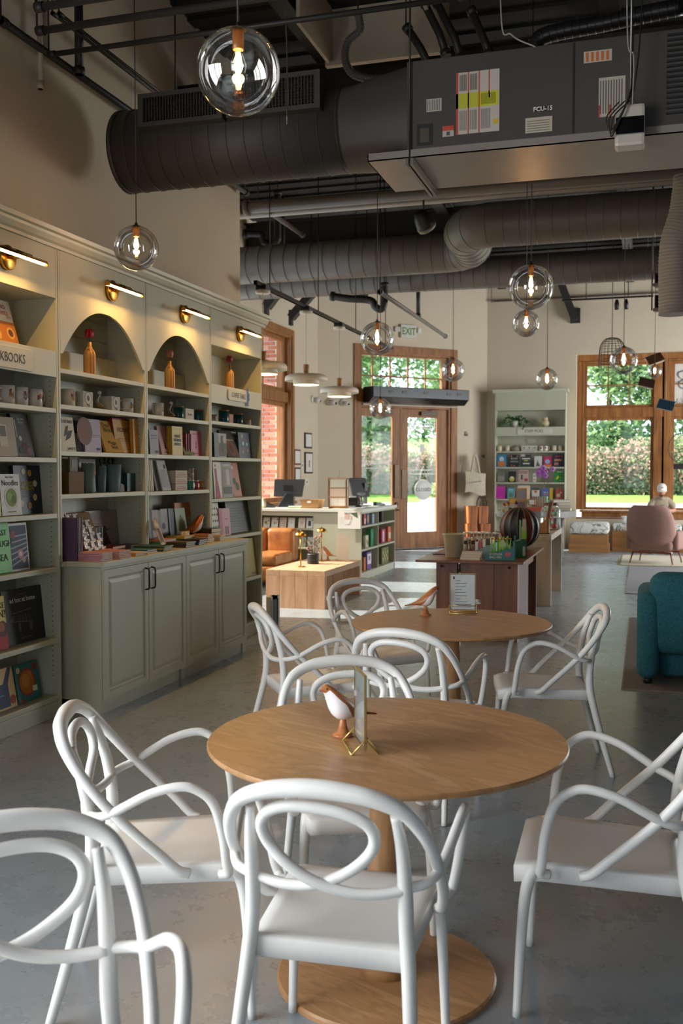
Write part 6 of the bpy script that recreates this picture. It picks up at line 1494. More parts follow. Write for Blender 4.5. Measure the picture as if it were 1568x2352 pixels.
tag(a_.build('drawing', ms_, o, loc=(0, 0, -.13)), kind='stuff'); lettering('Card Deck', .035, P('55504c', .6), o, (0, -.002, .095), shear=.3)
# toys on the side shelves of the counter (facing +X)
def toy(name, label, py_, px, z, w, h, d, col, art=(), cat='toy'):
    y = on_x(px, 1200, CXR-.08).y
    o = tag(MB().b2((-w/2, 0, 0), (w/2, d, h)).build(name, P(col, .45), bevel=.008), label, cat, 'toys in the counter side'); o.location = (CXR-.06, y, z+.0005); o.rotation_euler = (0, 0, R(90))
    if art: m_, s2 = art_mesh(art, w, h); tag(m_.build('print', s2, o), kind='stuff')
    return o
toy('picture_book', 'red and white picture book on the top side shelf', 0, 835, .787, .10, .2, .03, 'b8504a', [Rc(.1, .1, .9, .5, 'd8c8b0')]); toy('picture_book', 'blue and orange picture book leaning on the top side shelf', 0, 842, .787, .13, .17, .03, '3a5a8a', [Rc(.2, .2, .8, .8, 'c98a3a')])
toy('storage_bin', 'pale blue slanted magazine bin on the top side shelf', 0, 857, .787, .26, .15, .18, '9aa8b4', cat='bin'); toy('book_row', 'dark spined book at the back of the top side shelf', 0, 876, .787, .12, .2, .1, '3a2f2c')
toy('toy_bag', 'green toy in clear bag on the middle side shelf', 0, 852, .447, .16, .26, .08, '1f7a4c', [Dc(.5, .6, .3, '2a9a6a')]); toy('picture_book', 'cream picture book on the middle side shelf', 0, 840, .447, .16, .18, .04, 'c9c2a8', [Dc(.4, .5, .2, 'b8705a'), Rc(.5, .2, .9, .5, '6a8a5a')]); toy('toy_house', 'red toy house box on the middle side shelf', 0, 878, .447, .24, .22, .12, 'a82a4a', [Rc(.25, .1, .6, .7, 'c9b9d4'), ('poly', [(.2, .7), (.42, .95), (.65, .7)], 'd8d0e0')]); toy('picture_book', 'orange picture book behind the toy house', 0, 892, .447, .2, .24, .05, 'c9704a', [Rc(.2, .2, .8, .6, 'd8c8b0')])
toy('craft_kit', 'purple and white craft kit on the bottom side shelf', 0, 845, .11, .26, .26, .08, '6a4a86', [Rc(.1, .3, .9, .9, 'd4ccd4'), Dc(.5, .65, .15, '4a4a54')]); toy('craft_kit', 'orange craft kit at the front of the bottom side shelf', 0, 835, .11, .1, .2, .05, 'b8683a'); toy('mesh_sack', 'green and brown netted sack on the bottom side shelf', 0, 882, .11, .42, .26, .2, '6a6a3c', [Dc(.2+.15*j, .3+.2*k, .06, ('c9b96a', '4a4a2c')[(j+k) % 2]) for j in range(5) for k in range(3)])
# ------------------------------------------------------------------ on the counter
CT = CH_+.0005
t = thing('point_of_sale_screen', 'black checkout screen seen from behind on its folded stand', 'monitor', (-5.10, 14.05, CT), R(8))
MB().prism([(-.24, .17), (.20, .17), (.23, .44), (-.24, .44)], .03, 'xz', .0).build('screen', P('2b2d30', .4), t, bevel=.008, rot=(R(-14), 0, 0)); MB().b2((-.07, -.03, .25), (.07, .0, .34)).build('mount', M_BLACK, t); MB().prism([(-.16, 0), (.10, 0), (.09, .22), (-.02, .22)], .06, 'xz', -.10).build('stand', P('1d2129', .35), t, bevel=.012); MB().b2((-.17, -.11, 0), (.11, .1, .012)).build('foot', P('c9ccce', .4), t, bevel=.004)
t = thing('wooden_tray', 'tapered wooden bin with white tag on the counter', 'bin', (-4.68, 13.93, CT)); MB().lathe([(.16, 0), (.21, .13), (.19, .13), (.15, .012), (0, .012)], seg=4, smooth=False).build('body', M_CARD, t, rz=R(45)); MB().b2((-.03, -.156, .085), (.03, -.15, .11)).build('tag', M_PAPER, t)
t = thing('card_spinner', 'wooden revolving rack of greeting cards on the counter', 'card rack', (-4.33, 14.1, CT), R(12))
MB().lathe([(0, 0), (.15, 0), (.15, .02), (0, .02)], seg=28).build('base', P('b98a56', .5), t)
for s_ in range(4):
    for q in (-1, 1):
        v = Vector((.135*q, -.135, 0)); v.rotate(Quaternion((0, 0, 1), s_*PI/2)); MB().b2((v.x-.008, v.y-.008, .02), (v.x+.008, v.y+.008, .44)).build('post', P('b98a56', .5), t)
    for j in range(3):
        pk = MB().b2((-.115, -.135, .035+.135*j), (.115, -.128, .155+.135*j)).build('card_pocket', P('ded6ca', .6), t, rz=s_*PI/2)
        MB().b2((-.10, -.137, .04+.135*j), (.0, -.1355, .145+.135*j)).b2((.01, -.137, .04+.135*j), (.10, -.1355, .145+.135*j)).build('card', [P(('ece6de', 'e4cdbb', 'dcdccf')[(j+s_) % 3], .6)], pk)
        MB().b2((-.13, -.14, .02+.135*j), (.13, -.12, .032+.135*j)).build('ledge', P('b98a56', .5), t, rz=s_*PI/2)
MB().b2((-.15, -.15, .44), (.15, .15, .452)).build('top', P('c9a878', .5), t); MB().tube([(0, 0, .45), (.02, 0, .56)], .003, 6).build('finial_rod', M_STEEL, t)
t = thing('second_screen', 'black checkout screen seen from the side at the counter end', 'monitor', (-4.30, 15.35, CT), R(62)); MB().b2((-.19, -.015, .14), (.19, .015, .46)).build('screen', M_BLACK, t, bevel=.006, rot=(R(-18), 0, 0)); MB().tube([(0, .02, 0), (0, .06, .2)], .018, 8).build('post', P('6a6a6c', .4), t); MB().b2((-.11, -.08, 0), (.11, .1, .012)).build('foot', P('b5b7b8', .4), t, bevel=.004); MB().b2((.10, .06, .02), (.16, .10, .36)).build('customer_display', P('3a342f', .5), t)
t = thing('receipt_printer', 'black receipt printer beside the second screen', 'printer', (-4.42, 15.15, CT), R(20)); MB().b2((-.08, -.1, 0), (.08, .1, .13)).build('case', M_BLACK, t, bevel=.012); MB().b2((-.05, -.03, .128), (.05, .0, .15)).build('paper', M_PAPER, t)
t = thing('barcode_scanner', 'black and grey barcode scanner on a bent stand', 'scanner', (-4.17, 14.6, CT)); MB().tube(fillet([(0, 0, .01), (.02, 0, .08), (-.01, 0, .16), (.03, 0, .20)], 4), .014, 8).build('stand', M_BLACK, t); MB().ball((.05, 0, .2), .05, 12, 8, (1.3, .7, .6)).build('head', P('8d9092', .35), t); MB().lathe([(0, 0), (.05, 0), (.045, .015), (0, .015)], seg=20).build('foot', M_BLACK, t)
t = thing('card_terminal', 'black card payment terminal lying on the counter end', 'card terminal', (-4.05, 15.4, CT), R(60)); MB().prism([(-.1, 0), (.1, 0), (.1, .03), (-.1, .06)], .08, 'xz', -.04).build('case', P('2c2c2e', .4), t, bevel=.006); MB().b2((-.02, -.03, .045), (.07, .03, .052)).build('keypad', P('9a9c9e', .4), t)
t = thing('desk_phone', 'black desk phone beside the checkout screen', 'telephone', (-5.42, 14.06, CT)); MB().prism([(-.08, 0), (.08, 0), (.08, .03), (-.08, .09)], .16, 'xz', -.08).build('base', M_BLACK, t, bevel=.006); MB().tube([(-.07, -.06, .1), (-.07, .06, .1)], .02, 10).build('handset', M_BLACK, t)
t = thing('leaflet_pile', 'pile of green and white leaflets on the counter', 'leaflets', (-4.93, 13.88, CT))
for k in range(4): MB().b2((-.1, -.06, .008*k), (.1, .06, .008*k+.007)).build('leaflet', P(('8aa84a', 'dfe2d8', '9ab86a', 'e4e6de')[k], .6), t, rz=.06*k)
t = thing('jar_candle', 'pale glass candle jar at the left end of the counter', 'candle', (-5.42, 13.84, CT)); MB().lathe([(0, 0), (.04, 0), (.042, .14), (0, .14)], seg=20).build('jar', P('c9b98a', .3), t); MB().b2((-.025, -.044, .03), (.025, -.042, .11)).build('label', M_PAPER, t)
# ------------------------------------------------------------------ coffee table things
for k, (x, y, lab) in enumerate(((-3.905, 11.18, 'slim brass mushroom table lamp, nearer one on the coffee table'), (-3.90, 11.97, 'slim brass mushroom table lamp, farther one on the coffee table'))):
    t = thing('mushroom_lamp', lab, 'table lamp', (x, y, .4405), 0, 'brass mushroom lamps'); s_ = 1.
    MB().lathe([(0, 0), (.058, 0), (.058, .006), (.01, .01), (0, .01)], seg=32).build('base', M_BRASS, t); MB().tube([(0, 0, .008), (0, 0, .385)], .008, 10).build('pole', M_BRASS, t)
    MB().lathe([(.068, .372), (.066, .382), (.056, .402), (.036, .418), (.0, .424)], seg=32, capb=True).build('shade', M_BRASS, t); MB().lathe([(0, .424), (.007, .424), (.007, .44), (0, .442)], seg=12).build('finial', M_BRASS, t)
t = thing('flower_pot', 'black ribbed pot of loose autumn flowers on the coffee table', 'flower pot', (-3.89, 11.6, .4405))
prof = [(0, 0), (.06, 0)]+[(q, z) for k in range(6) for q, z in ((.072, .008+.02*k), (.076, .016+.02*k), (.068, .024+.02*k))]+[(.06, .13), (0, .12)]
MB().lathe(prof, seg=32).build('pot', P('26282b', .45), t)
for k in range(16):
    a = rr.random()*2*PI; sp_ = rr.uniform(.02, .13); h_ = rr.uniform(.18, .34)
    e = Vector((math.cos(a)*sp_, math.sin(a)*sp_, h_))
    st = MB().tube(fillet([(math.cos(a)*.02, math.sin(a)*.02, .11), (e.x*.5, e.y*.5, h_*.7), e], 4), .002, 5).build('stem', P('5a4a38', .7), t)
    mb = MB(); leaf_cloud(mb, e*.85, (.03, .03, .05), 14, .012, rr, 2, 0, .2); tag(mb.build('leaflets', [P('4a5a34', .6), P('7a5a5a', .6)], st, merge=False), kind='stuff')
    if k % 2: MB().ball(e, rr.uniform(.010, .019), 8, 6).build('blossom', P(('c9912a', 'b8604a', 'd8cfb0', '8a4a54')[k % 4], .6), st)
bird((-3.86, 12.1, .4405), R(165), 'orange wooden bird on the coffee table behind the flowers', 1.05)
o = tag(MB().b2((-.085, 0, 0), (.085, .006, .33)).build('table_card', M_PAPER), 'tall white table card leaning on the coffee table', 'card'); o.location = (-3.70, 12.2, .4405); o.rotation_euler = (R(-8), R(6), R(35)); MB().b2((-.085, .006, 0), (.085, .07, .006)).build('foot', M_PAPER, o)
# ------------------------------------------------------------------ walnut table things
TZ = .7505
t = thing('metal_bucket', 'cream enamel bucket on the walnut table', 'bucket', (-1.745, 9.46, TZ)); MB().lathe([(0, 0), (.075, 0), (.078, .004), (.104, .215), (.109, .222), (.109, .228), (.101, .226), (.074, .012), (0, .012)], seg=36).build('body', P('a9a184', .4), t); MB().tube(ring_pts((0, 0, .223), (0, 0, 1), .108, 32), .004, 6, closed=True).build('rim', P('b9b194', .4), t)
M_TEALB = P('3d7f84', .55)
t = thing('pen_display', 'teal slanted carton of ten-colour ball pens', 'display box', (-1.27, 9.25, TZ), R(8))
MB().prism([(-.14, 0), (.14, 0), (.14, .225), (.125, .225), (.125, .12), (-.14, .055)], .008, 'xz', -.05).prism([(-.14, 0), (.14, 0), (.14, .225), (.125, .225), (.125, .12), (-.14, .055)], .008, 'xz', .052).b2((-.14, -.05, 0), (.14, .06, .006)).b2((.128, -.05, 0), (.14, .06, .225)).build('carton', M_TEALB, t)
lettering('10 COLOR', .026, P('d8ccb0', .6), t, (-.045, -.052, .06), bold=.0006); lettering('BALL PEN', .026, P('d8ccb0', .6), t, (-.045, -.052, .032), bold=.0006)
mb = MB().ball((.07, -.052, .06), .03, 14, 8, (1, .04, .75)); mb.build('octopus_print', P('c06a76', .6), t)
for k in range(14):
    x, y = -.08+.013*k, rr.uniform(-.03, .04); pn = MB().tube([(x, y, .02), (x+rr.uniform(-.02, .02), y, .19+rr.uniform(0, .04))], .005, 6).build('pen', P(('6ac22a', '58a824', '7ad03a')[k % 3], .4), t); MB().ball((x, y, .20), .008, 6, 5).build('pen_topper', P(('c9702a', 'c93a3a', 'd8c03a', '6a3a8a')[k % 4], .5), pn)
t = thing('crayon_display', 'dark green tall display carton with cut-out top', 'display box', (-1.135, 9.62, TZ), R(14)); MB().prism([(-.06, 0), (.06, 0), (.06, .33), (.045, .36), (.02, .345), (.0, .36), (-.0, .17), (-.06, .15)], .11, 'xz', -.055).build('carton', P('1f5a3a', .55), t); MB().prism([(.005, .18), (.055, .18), (.055, .30), (.03, .29), (.005, .30)], .004, 'xz', -.06).build('cutout_card', P('8fae3c', .6), t); MB().prism([(.012, .26), (.05, .26), (.05, .36), (.04, .38), (.03, .365), (.018, .38)], .004, 'xz', -.065).build('pale_cutout', P('c0a48c', .6), t); MB().b2((.02, -.057, .02), (.045, -.0555, .11)).build('price_label', P('b9c0b0', .6), t)
t = thing('paper_globe', 'black and rust paper globe ornament with pale ribs', 'paper globe', (-1.27, 10.75, TZ+.225))
n = 16
for k in range(n):
    a0, a1 = 2*PI*k/n, 2*PI*(k+1)/n; mb = MB(); am = (a0+a1)/2
    pr_ = [(.215*math.sin(PI*j/14), .22*math.cos(PI*j/14)) for j in range(15)]
    for (ra, za), (rb, zb) in zip(pr_, pr_[1:]):
        for p_, q_ in ((a0, am), (am, a1)):
            f0 = .93 if p_ == am else 1.; f1 = .93 if q_ == am else 1.
            mb.quad((ra*f0*math.cos(p_), ra*f0*math.sin(p_), za), (ra*f1*math.cos(q_), ra*f1*math.sin(q_), za), (rb*f1*math.cos(q_), rb*f1*math.sin(q_), zb), (rb*f0*math.cos(p_), rb*f0*math.sin(p_), zb), True)
    mb.build('gore', P(('0f0e11', '5a2418', '0f0e11', '14202b')[k % 4], .5), t)
for k in range(n):
    a = 2*PI*k/n; MB().tube([(.2165*math.sin(PI*j/16)*math.cos(a), .2165*math.sin(PI*j/16)*math.sin(a), .2215*math.cos(PI*j/16)) for j in range(17)], .0018, 5).build('rib', P('8a7a62', .5), t)
for k in range(8):
    x, y = -1.72+.075*(k % 5)+.02*(k // 5), 10.0+.14*(k // 5)
    t = thing('pen_tube', 'clear tube of boxed pens standing in the %s row, number %s from the left' % (('front', 'rear')[k // 5], ('one', 'two', 'three', 'four', 'five')[k % 5]), 'pen tube', (x, y, TZ), 0, 'clear pen tubes'); MB().lathe([(.030, 0), (.030, .20)], seg=16, capb=True, capt=True).build('tube', M_ACRYL, t); MB().lathe([(0, .004), (.026, .004), (.026, .15), (0, .15)], seg=12).build('paper_roll', P(('d8d0c4', 'c9b0a0', 'b9b4b0')[k % 3], .6), t); MB().lathe([(0, .2), (.031, .2), (.031, .212), (0, .212)], seg=16).build('cap', P('e4ded4', .5), t); MB().b2((-.018, -.0275, .09), (.018, -.0262, .13)).build('mark', M_BLACK, t)
for k in range(3): book('white eraser box in the low pile at the table front, %s' % ('lowest', 'middle', 'topmost')[k], .19, .12, .024, 'cfc4b4', (-1.55+.008*k, 9.22, TZ+.0245*k), 0, flat=True, group='white boxes at the table front', yaw=.05*k, spine='3a7a86')
o = tag(MB().prism([(-.11, 0), (.11, 0), (.11, .14), (-.11, .05)], .1, 'xz', -.05).build('sticker_bin', P('7f9aa0', .55)), 'pale teal slanted bin of sticker packs', 'display box'); o.location = (-1.47, 9.62, TZ)
for k in range(5): MB().b2((-.09+.036*k, -.04, .06+.018*k), (-.06+.036*k, .04, .14+.012*k)).build('sticker_pack', P(('e4dcd4', 'b9524a', 'd8d4d0', '2a2a2c', 'dcc9c0')[k], .5), o)
for k, (lab, col, z) in enumerate((('lower white puzzle box near the table back', 'd6d2cc', 0), ('upper white puzzle box near the table back', 'dcd8d2', .05))): book(lab, .30, .2, .048, col, (-1.66, 10.55, TZ+z), 0, flat=True, group='white puzzle boxes')
book('dark red box topping the white puzzle boxes', .22, .16, .045, '8a3030', (-1.62, 10.58, TZ+.099), 0, flat=True, group='boxes at the table back'); book('pale green booklet on the dark red box', .14, .1, .012, '6aa88a', (-1.6, 10.6, TZ+.1445), 0, flat=True, group='boxes at the table back')
book('dark leaflet lying at the left edge of the walnut table', .14, .2, .006, '3a3634', (-1.93, 9.7, TZ), .2, flat=True)
# console things
KZ = .8385
t = thing('step_organiser', 'oak stepped desk organiser on the console', 'organiser', (-1.20, 11.98, KZ), 0)
MB().prism([(-.13, 0), (.13, 0), (.13, .18), (.10, .18), (.05, .13), (-.02, .12), (-.02, .075), (-.12, .07)], .012, 'xz', -.08).prism([(-.13, 0), (.13, 0), (.13, .18), (.10, .18), (.05, .13), (-.02, .12), (-.02, .075), (-.12, .07)], .012, 'xz', .07).b2((-.13, -.08, 0), (.13, .08, .01)).b2((.118, -.08, 0), (.13, .08, .18)).build('tray', M_CARD, t)
for k, c_ in enumerate(('8a5a4c', '5a4a4a', 'a87a6a')): MB().tube([(.08+.015*k, .0, .05), (.13+.02*k, .0, .36+.02*k)], .011, 8).build('paper_roll', P(c_, .6), t)
t = thing('glass_jar', 'clear glass jar of bright toy fruit with dark red lid', 'jar', (-1.12, 12.75, KZ)); MB().lathe([(.09, 0), (.125, .02), (.125, .25), (.09, .29), (.088, .31)], seg=28, capb=True, capt=False).build('glass', M_ACRYL, t); MB().lathe([(0, .31), (.095, .31), (.095, .345), (0, .345)], seg=28).build('lid', P('5a1a26', .5), t)
for k in range(9): MB().ball((rr.uniform(-.06, .06), rr.uniform(-.06, .06), .05+.023*k), .036, 10, 8, (1, 1, .9)).build('toy_fruit', P(('b8302a', 'd8702a', '8ac0a0', 'c94a5a', 'd8c84a')[k % 5], .5), t)
t = thing('toy_bowl', 'grey bowl with pastel toys behind the organiser', 'bowl', (-1.42, 12.35, KZ)); MB().lathe([(.06, 0), (.10, .03), (.13, .09), (.122, .09), (.09, .035), (0, .03)], seg=28).build('bowl', P('9a938a', .5), t)
for k in range(7): MB().ball((rr.uniform(-.07, .07), rr.uniform(-.07, .07), .10+.012*k), .04, 10, 8).build('toy', P(('a8d0b8', 'd88aa0', '4a9ab0', 'e0d0a8', 'c95a6a')[k % 5], .6), t)
t = thing('dried_bouquet', 'small bouquet of yellow and plum dried flowers behind the paper globe', 'bouquet', (-1.55, 12.2, KZ)); MB().lathe([(.03, 0), (.045, .05), (.04, .12), (.03, .13)], seg=18).build('vase', P('b9a98a', .5), t)
for k in range(14):
    a = rr.random()*2*PI; e = Vector((math.cos(a)*rr.uniform(.02, .11), math.sin(a)*rr.uniform(.02, .09), rr.uniform(.22, .36))); st = MB().tube([(0, 0, .12), e], .002, 5).build('stem', P('6a6a3c', .7), t); MB().ball(e, rr.uniform(.016, .028), 8, 6, (1, 1, .7)).build('blossom', P(('c9a02a', '4a2234', 'c9b86a', '8a3430', 'd8c890')[k % 5], .7), st)
o = tag(MB().prism([(-.06, 0), (.06, 0), (.05, .22), (.02, .17), (-.02, .17), (-.05, .22)], .01, 'xz').build('cat_card', P('3d6a86', .6)), 'blue cat-eared cardboard stand beside the organiser', 'card stand'); o.location = (-1.50, 11.95, KZ); MB().b2((-.03, 0, .0), (.03, .06, .01)).build('foot', P('3d6a86', .6), o)
# round display table things
DZ = .9205
def dpt(px, Y): return on_y(px, 1150, Y).x
for k in range(3): book('white paperback of the left pile on the round table, %s' % ('lowest', 'middle', 'topmost')[k], .3, .22, .04, ('d4d0c8', 'dad6d0', '8a9ab4')[k], (-2.12, 16.95, DZ+.041*k), 0, flat=True, group='white paperbacks on the round table', yaw=.1*k)
for k in range(4): book('grey and lilac hardback of the right pile on the round table, %s' % ('lowest', 'second', 'third', 'topmost')[k], .3, .2, .045, ('8a8690', 'b9b4c4', '8a7aa0', '9a94a4')[k], (-1.32, 17.0, DZ+.046*k), 0, flat=True, group='lilac hardbacks on the round table', yaw=.1*k)
for k in range(9): book('jewel coloured novel in the row on the round table, %s from the left' % ('first', 'second', 'third', 'fourth', 'fifth', 'sixth', 'seventh', 'eighth', 'ninth')[k], .15, .24, .026, ('1f3a4a', '1c4a54', '2a2a5a', '4a2a6a', '6a4a8a', '3a3a6a', '3a7a5a', '4a9a6a', '6ab07a')[k], (-1.80+.029*k, 16.9, DZ), R(-90), group='jewel coloured novels')
t = thing('kraft_card_tower', 'kraft cardboard tower of postcards on the round table', 'card rack', (-1.93, 16.72, DZ))
for k, (x, z, w, h, c_) in enumerate(((-.02, .0, .16, .18, 'a87a4a'), (-.02, .181, .18, .2, 'b08452'), (.15, .1, .12, .1, 'a87a4a'), (-.17, .12, .12, .1, 'b08452'))):
    bx = MB().b2((x-w/2, 0, z), (x+w/2, .1, z+h)).build('box', P(c_, .7), t); MB().b2((x-w*.36, -.003, z+h*.12), (x+w*.36, 0, z+h*.85)).build('postcard', P(('6a5a5c', '8a8284', 'e0ddd8', 'd8a23a')[k], .6), bx)
book('orange spotted box in front of the jewel row on the round table', .26, .07, .06, 'c05a38', (-1.74, 16.72, DZ), 0)
t = thing('orchid', 'pink orchid with two arching stems on the round table', 'plant', (-1.66, 17.25, DZ)); MB().lathe([(.05, 0), (.07, .1), (.062, .1), (0, .09)], seg=18).build('pot', P('5a1a2c', .5), t)
for k in range(5):
    a = k*1.25; mb = MB(); n = 6; L2 = [Vector((math.cos(a)*(.02+.26*q/n), math.sin(a)*(.02+.26*q/n), .1+.10*math.sin(PI*q/n*.8))) for q in range(n+1)]; wv = Vector((-math.sin(a), math.cos(a), 0))
    for q in range(n):
        wa, wb = .045*math.sin(PI*(q+.15)/(n+.3)), .045*math.sin(PI*(q+1.15)/(n+.3)); mb.quad(L2[q]-wv*wa, L2[q]+wv*wa, L2[q+1]+wv*wb, L2[q+1]-wv*wb, True)
    mb.build('leaf', P('2f5a28', .4), t)
for k, sx in enumerate((.0, .06)): MB().tube(fillet([(sx, 0, .09), (sx+.02, 0, .4), (sx+.07, 0, .62), (sx+.0, 0, .72)], 5), .005, 6).build('flower_stem', P('5a4a3a', .6), t)
for k in range(9):
    c_ = Vector((-.12+.30*rr.random(), rr.uniform(-.05, .05), .56+.17*rr.random())); fl = MB()
    for j in range(5): a = 2*PI*j/5; fl.ball(c_+Vector((math.cos(a)*.026, 0, math.sin(a)*.026)), .026, 8, 5, (1, .25, 1))
    fo = fl.build('orchid_flower', P(('b56ac0', 'c488cc', 'a85ab4')[k % 3], .6), t); MB().ball(c_-Vector((0, .01, 0)), .011, 6, 5).build('lip', P('7a2a80', .6), fo)
# ------------------------------------------------------------------ staff picks bookcase contents
BQ = .02
def pick(px0, px1, z, h, col, label, art=(), Y=BYF+.07, lean=8, t=.025): 
    a, b = on_y(px0, 1085, Y).x, on_y(px1, 1085, Y).x
    return book(label, b-a, h, t, col, ((a+b)/2, Y, z+.0005), 0., R(lean), art, group='staff picks standing face out')
S7 = 1470/200.
def q(x): return 1125+x/S7
for row, z, its in ((0, 1.673, ((115, 270, .255, '3f7fa8', 'blue travel book with orange building', [Rc(.15, .05, .85, .45, 'c9702a'), Dc(.5, .65, .25, 'b9c9d0')]), (330, 480, .255, '22262a', 'black book lettered in white over flowers', [T('BOOK', .5, .68, .05, 'd8d8d0'), T('WITCH', .5, .42, .05, 'b9d0c4'), Dc(.15, .88, .08, 'c97a8a'), Dc(.85, .88, .08, 'c97a8a'), Dc(.2, .12, .08, 'c9604a'), Dc(.5, .1, .08, 'c9604a')]), (520, 690, .26, '3c4244', 'dark grey book with white and yellow title bars', [Rc(.1, .62, .9, .7, 'd8d4cc'), Rc(.3, .46, .7, .56, 'a8a83a'), Rc(.2, .22, .85, .3, 'd8d4cc'), Rc(.0, .82, .4, 1, 'b9b5ae')]), (745, 872, .22, 'cfcbc8', 'white book with a brown hare', [('poly', [(.2, .05), (.35, .45), (.42, .75), (.5, .45), (.75, .2), (.75, .05)], '6a5a52')]), (900, 1035, .215, 'b8305a', 'crimson book with pale blue temple', [Dc(.5, .5, .3, '8ab0d0'), Rc(0, 0, 1, .2, 'c9803a')]), (1055, 1235, .26, '202a3c', 'navy book with red and peach lettering', [Rc(.2, .78, .9, .88, 'b83a5a'), Rc(.15, .45, .85, .62, 'c98a6a'), Rc(.15, .12, .55, .35, 'b8705a')]))),
                    (1, 1.356, ((115, 250, .22, '6a6862', 'grey novel with misty photograph', [Rc(.1, .1, .9, .6, '8a8880')]), (305, 435, .225, '22222c', 'black novel with yellow swan', [Dc(.5, .3, .35, 'b8a83a'), Dc(.5, .4, .18, 'd8d0b0')]), (480, 645, .26, 'b9a098', 'blush novel with red lettering and dark figures', [Rc(.25, .2, .42, .6, '3a3a3e'), Rc(.6, .1, .95, .3, 'a83a44')]+[Rc(.05, .7+.08*k, .9, .74+.08*k, '8a4a4c') for k in range(3)]), (725, 775, .18, 'cfc8b4', 'narrow cream gift box with coloured dots', [Dc(.5, .7, .25, '2f6a6a'), Dc(.5, .3, .25, 'b85a3a')]), (1090, 1235, .235, '23903a', 'bright green book with yellow bird', [('poly', [(.1, .25), (.35, .6), (.55, .5), (.4, .3)], 'd8d03a'), Rc(.3, .88, .95, .95, 'd8e0c8'), Rc(.55, .4, .9, .44, 'a8d0a0'), Rc(.55, .15, .9, .2, 'a8d0a0')]))),
                    (2, 1.011, ((92, 255, .26, 'b82a9c', 'magenta hardback', [Rc(.2, .85, .8, .92, 'c9508a'), Rc(.2, .08, .8, .14, 'c9508a')]), (292, 420, .225, '5a94a0', 'pale teal landscape book', [Dc(.5, .35, .3, '5a7a5a'), Rc(.2, .8, .7, .85, 'c9d8d8')]), (465, 675, .28, 'd0bfa8', 'wide cream card behind the kraft tower', [Rc(.1, .6, .6, .68, 'c09a8c'), Dc(.8, .65, .12, 'c9b9a8')]), (705, 835, .22, 'c4c0ba', 'white book with orange zigzag', [Rc(0, .85, 1, 1, '2a2a2c'), ('poly', [(.2, .8), (.5, .5), (.8, .8)], 'b8602a')]), (870, 1000, .22, '4a6aa8', 'blue book with red lettering', [Rc(.15, .4, .85, .5, 'c95a5a'), Rc(.15, .6, .85, .64, 'd8d8e0')]), (1005, 1060, .23, 'c9a01c', 'narrow yellow box', []), (1108, 1235, .22, 'b85a44', 'coral red illustrated book', [Dc(.4, .35, .25, 'd8c0a8'), Dc(.7, .6, .15, 'd8d0c0')])))):
    for a_, b_, h, col, lab, art in its: pick(q(a_), q(b_), z, h, col, lab+', on the staff picks bookcase', art)
for k, (a_, lab, c_) in enumerate(((160, 'cream mug with brown side, first on the staff picks shelf', 'd0c4a4'), (290, 'cream mug with handle left, beside the cap', 'd0c4a4'), (1080, 'cream mug near the right end of the staff picks shelf', 'd0c4a4'), (1185, 'cream mug with brown side at the right end of the staff picks shelf', 'd0c4a4'))):
    mug(a_, 0, lab, loc=(on_y(q(a_), 1085, BYF+.1).x, BYF+.1, 2.0005), rz=0, s_=1.15, handle=(90, -90, 180, 90)[k], art=False, col=P(c_, .4), group='mugs on the staff picks shelf')
for k, a_ in enumerate((860, 935)): mug(a_, 0, 'small white mug with dark print, %s of the pair on the staff picks shelf' % ('left', 'right')[k], loc=(on_y(q(a_), 1085, BYF+.1).x, BYF+.1, 2.0005), rz=0, s_=1.05, handle=90, group='mugs on the staff picks shelf')
for k in range(3):
    o = tag(MB().b2((-.053, 0, 0), (.053, .1, .115)).build('carton', P('c4bfb4', .7), bevel=.003), 'white square carton with grey mark, %s of three on the staff picks shelf' % ('left', 'middle', 'right')[k], 'box', 'white cartons on the staff picks shelf'); o.location = (on_y(q(570+90*k), 1085, BYF+.08).x, BYF+.08, 2.0005); m_, s2 = art_mesh([Dc(.5, .6, .2, '8a867c'), Rc(.3, .25, .7, .3, '8a867c')], .106, .115); tag(m_.build('label', s2, o), kind='stuff')
t = thing('baseball_cap', 'taupe baseball cap on the staff picks shelf', 'cap', (on_y(q(425), 1085, BYF+.14).x, BYF+.14, 2.0005)); M_CAP = P('8a7f72', .85)
MB().lathe([(.095, 0), (.096, .03), (.088, .07), (.06, .105), (.02, .118), (0, .119)], seg=24).build('crown', M_CAP, t)
mb = MB()
for k in range(10):
    a0, a1 = R(200+14*k), R(214+14*k)
    mb.quad((.094*math.cos(a0), .094*math.sin(a0), .012), (.094*math.cos(a1), .094*math.sin(a1), .012), (.10*math.cos(a1), .165*math.sin(a1), .004), (.10*math.cos(a0), .165*math.sin(a0), .004), True)
mb.build('brim', M_CAP, t); MB().ball((0, 0, .12), .008, 8, 6).build('button', M_CAP, t)
o = tag(MB().b2((-.085, 0, -.04), (.085, .002, .04)).build('shelf_card', P('c9beb0', .7)), 'small cream note stuck at the back of the staff picks shelf', 'note'); o.location = (on_y(q(695), 965, BYF+.2).x, BYF+.29, 2.215)
t = thing('trailing_plant', 'trailing green pothos in white pot above the staff picks sign', 'plant', (on_y(q(405), 1085, BYF+.12).x, BYF+.12, 2.4955)); MB().lathe([(.045, 0), (.075, .13), (.068, .13), (.05, .02), (0, .02)], seg=20).build('pot', P('cfccc4', .5), t)
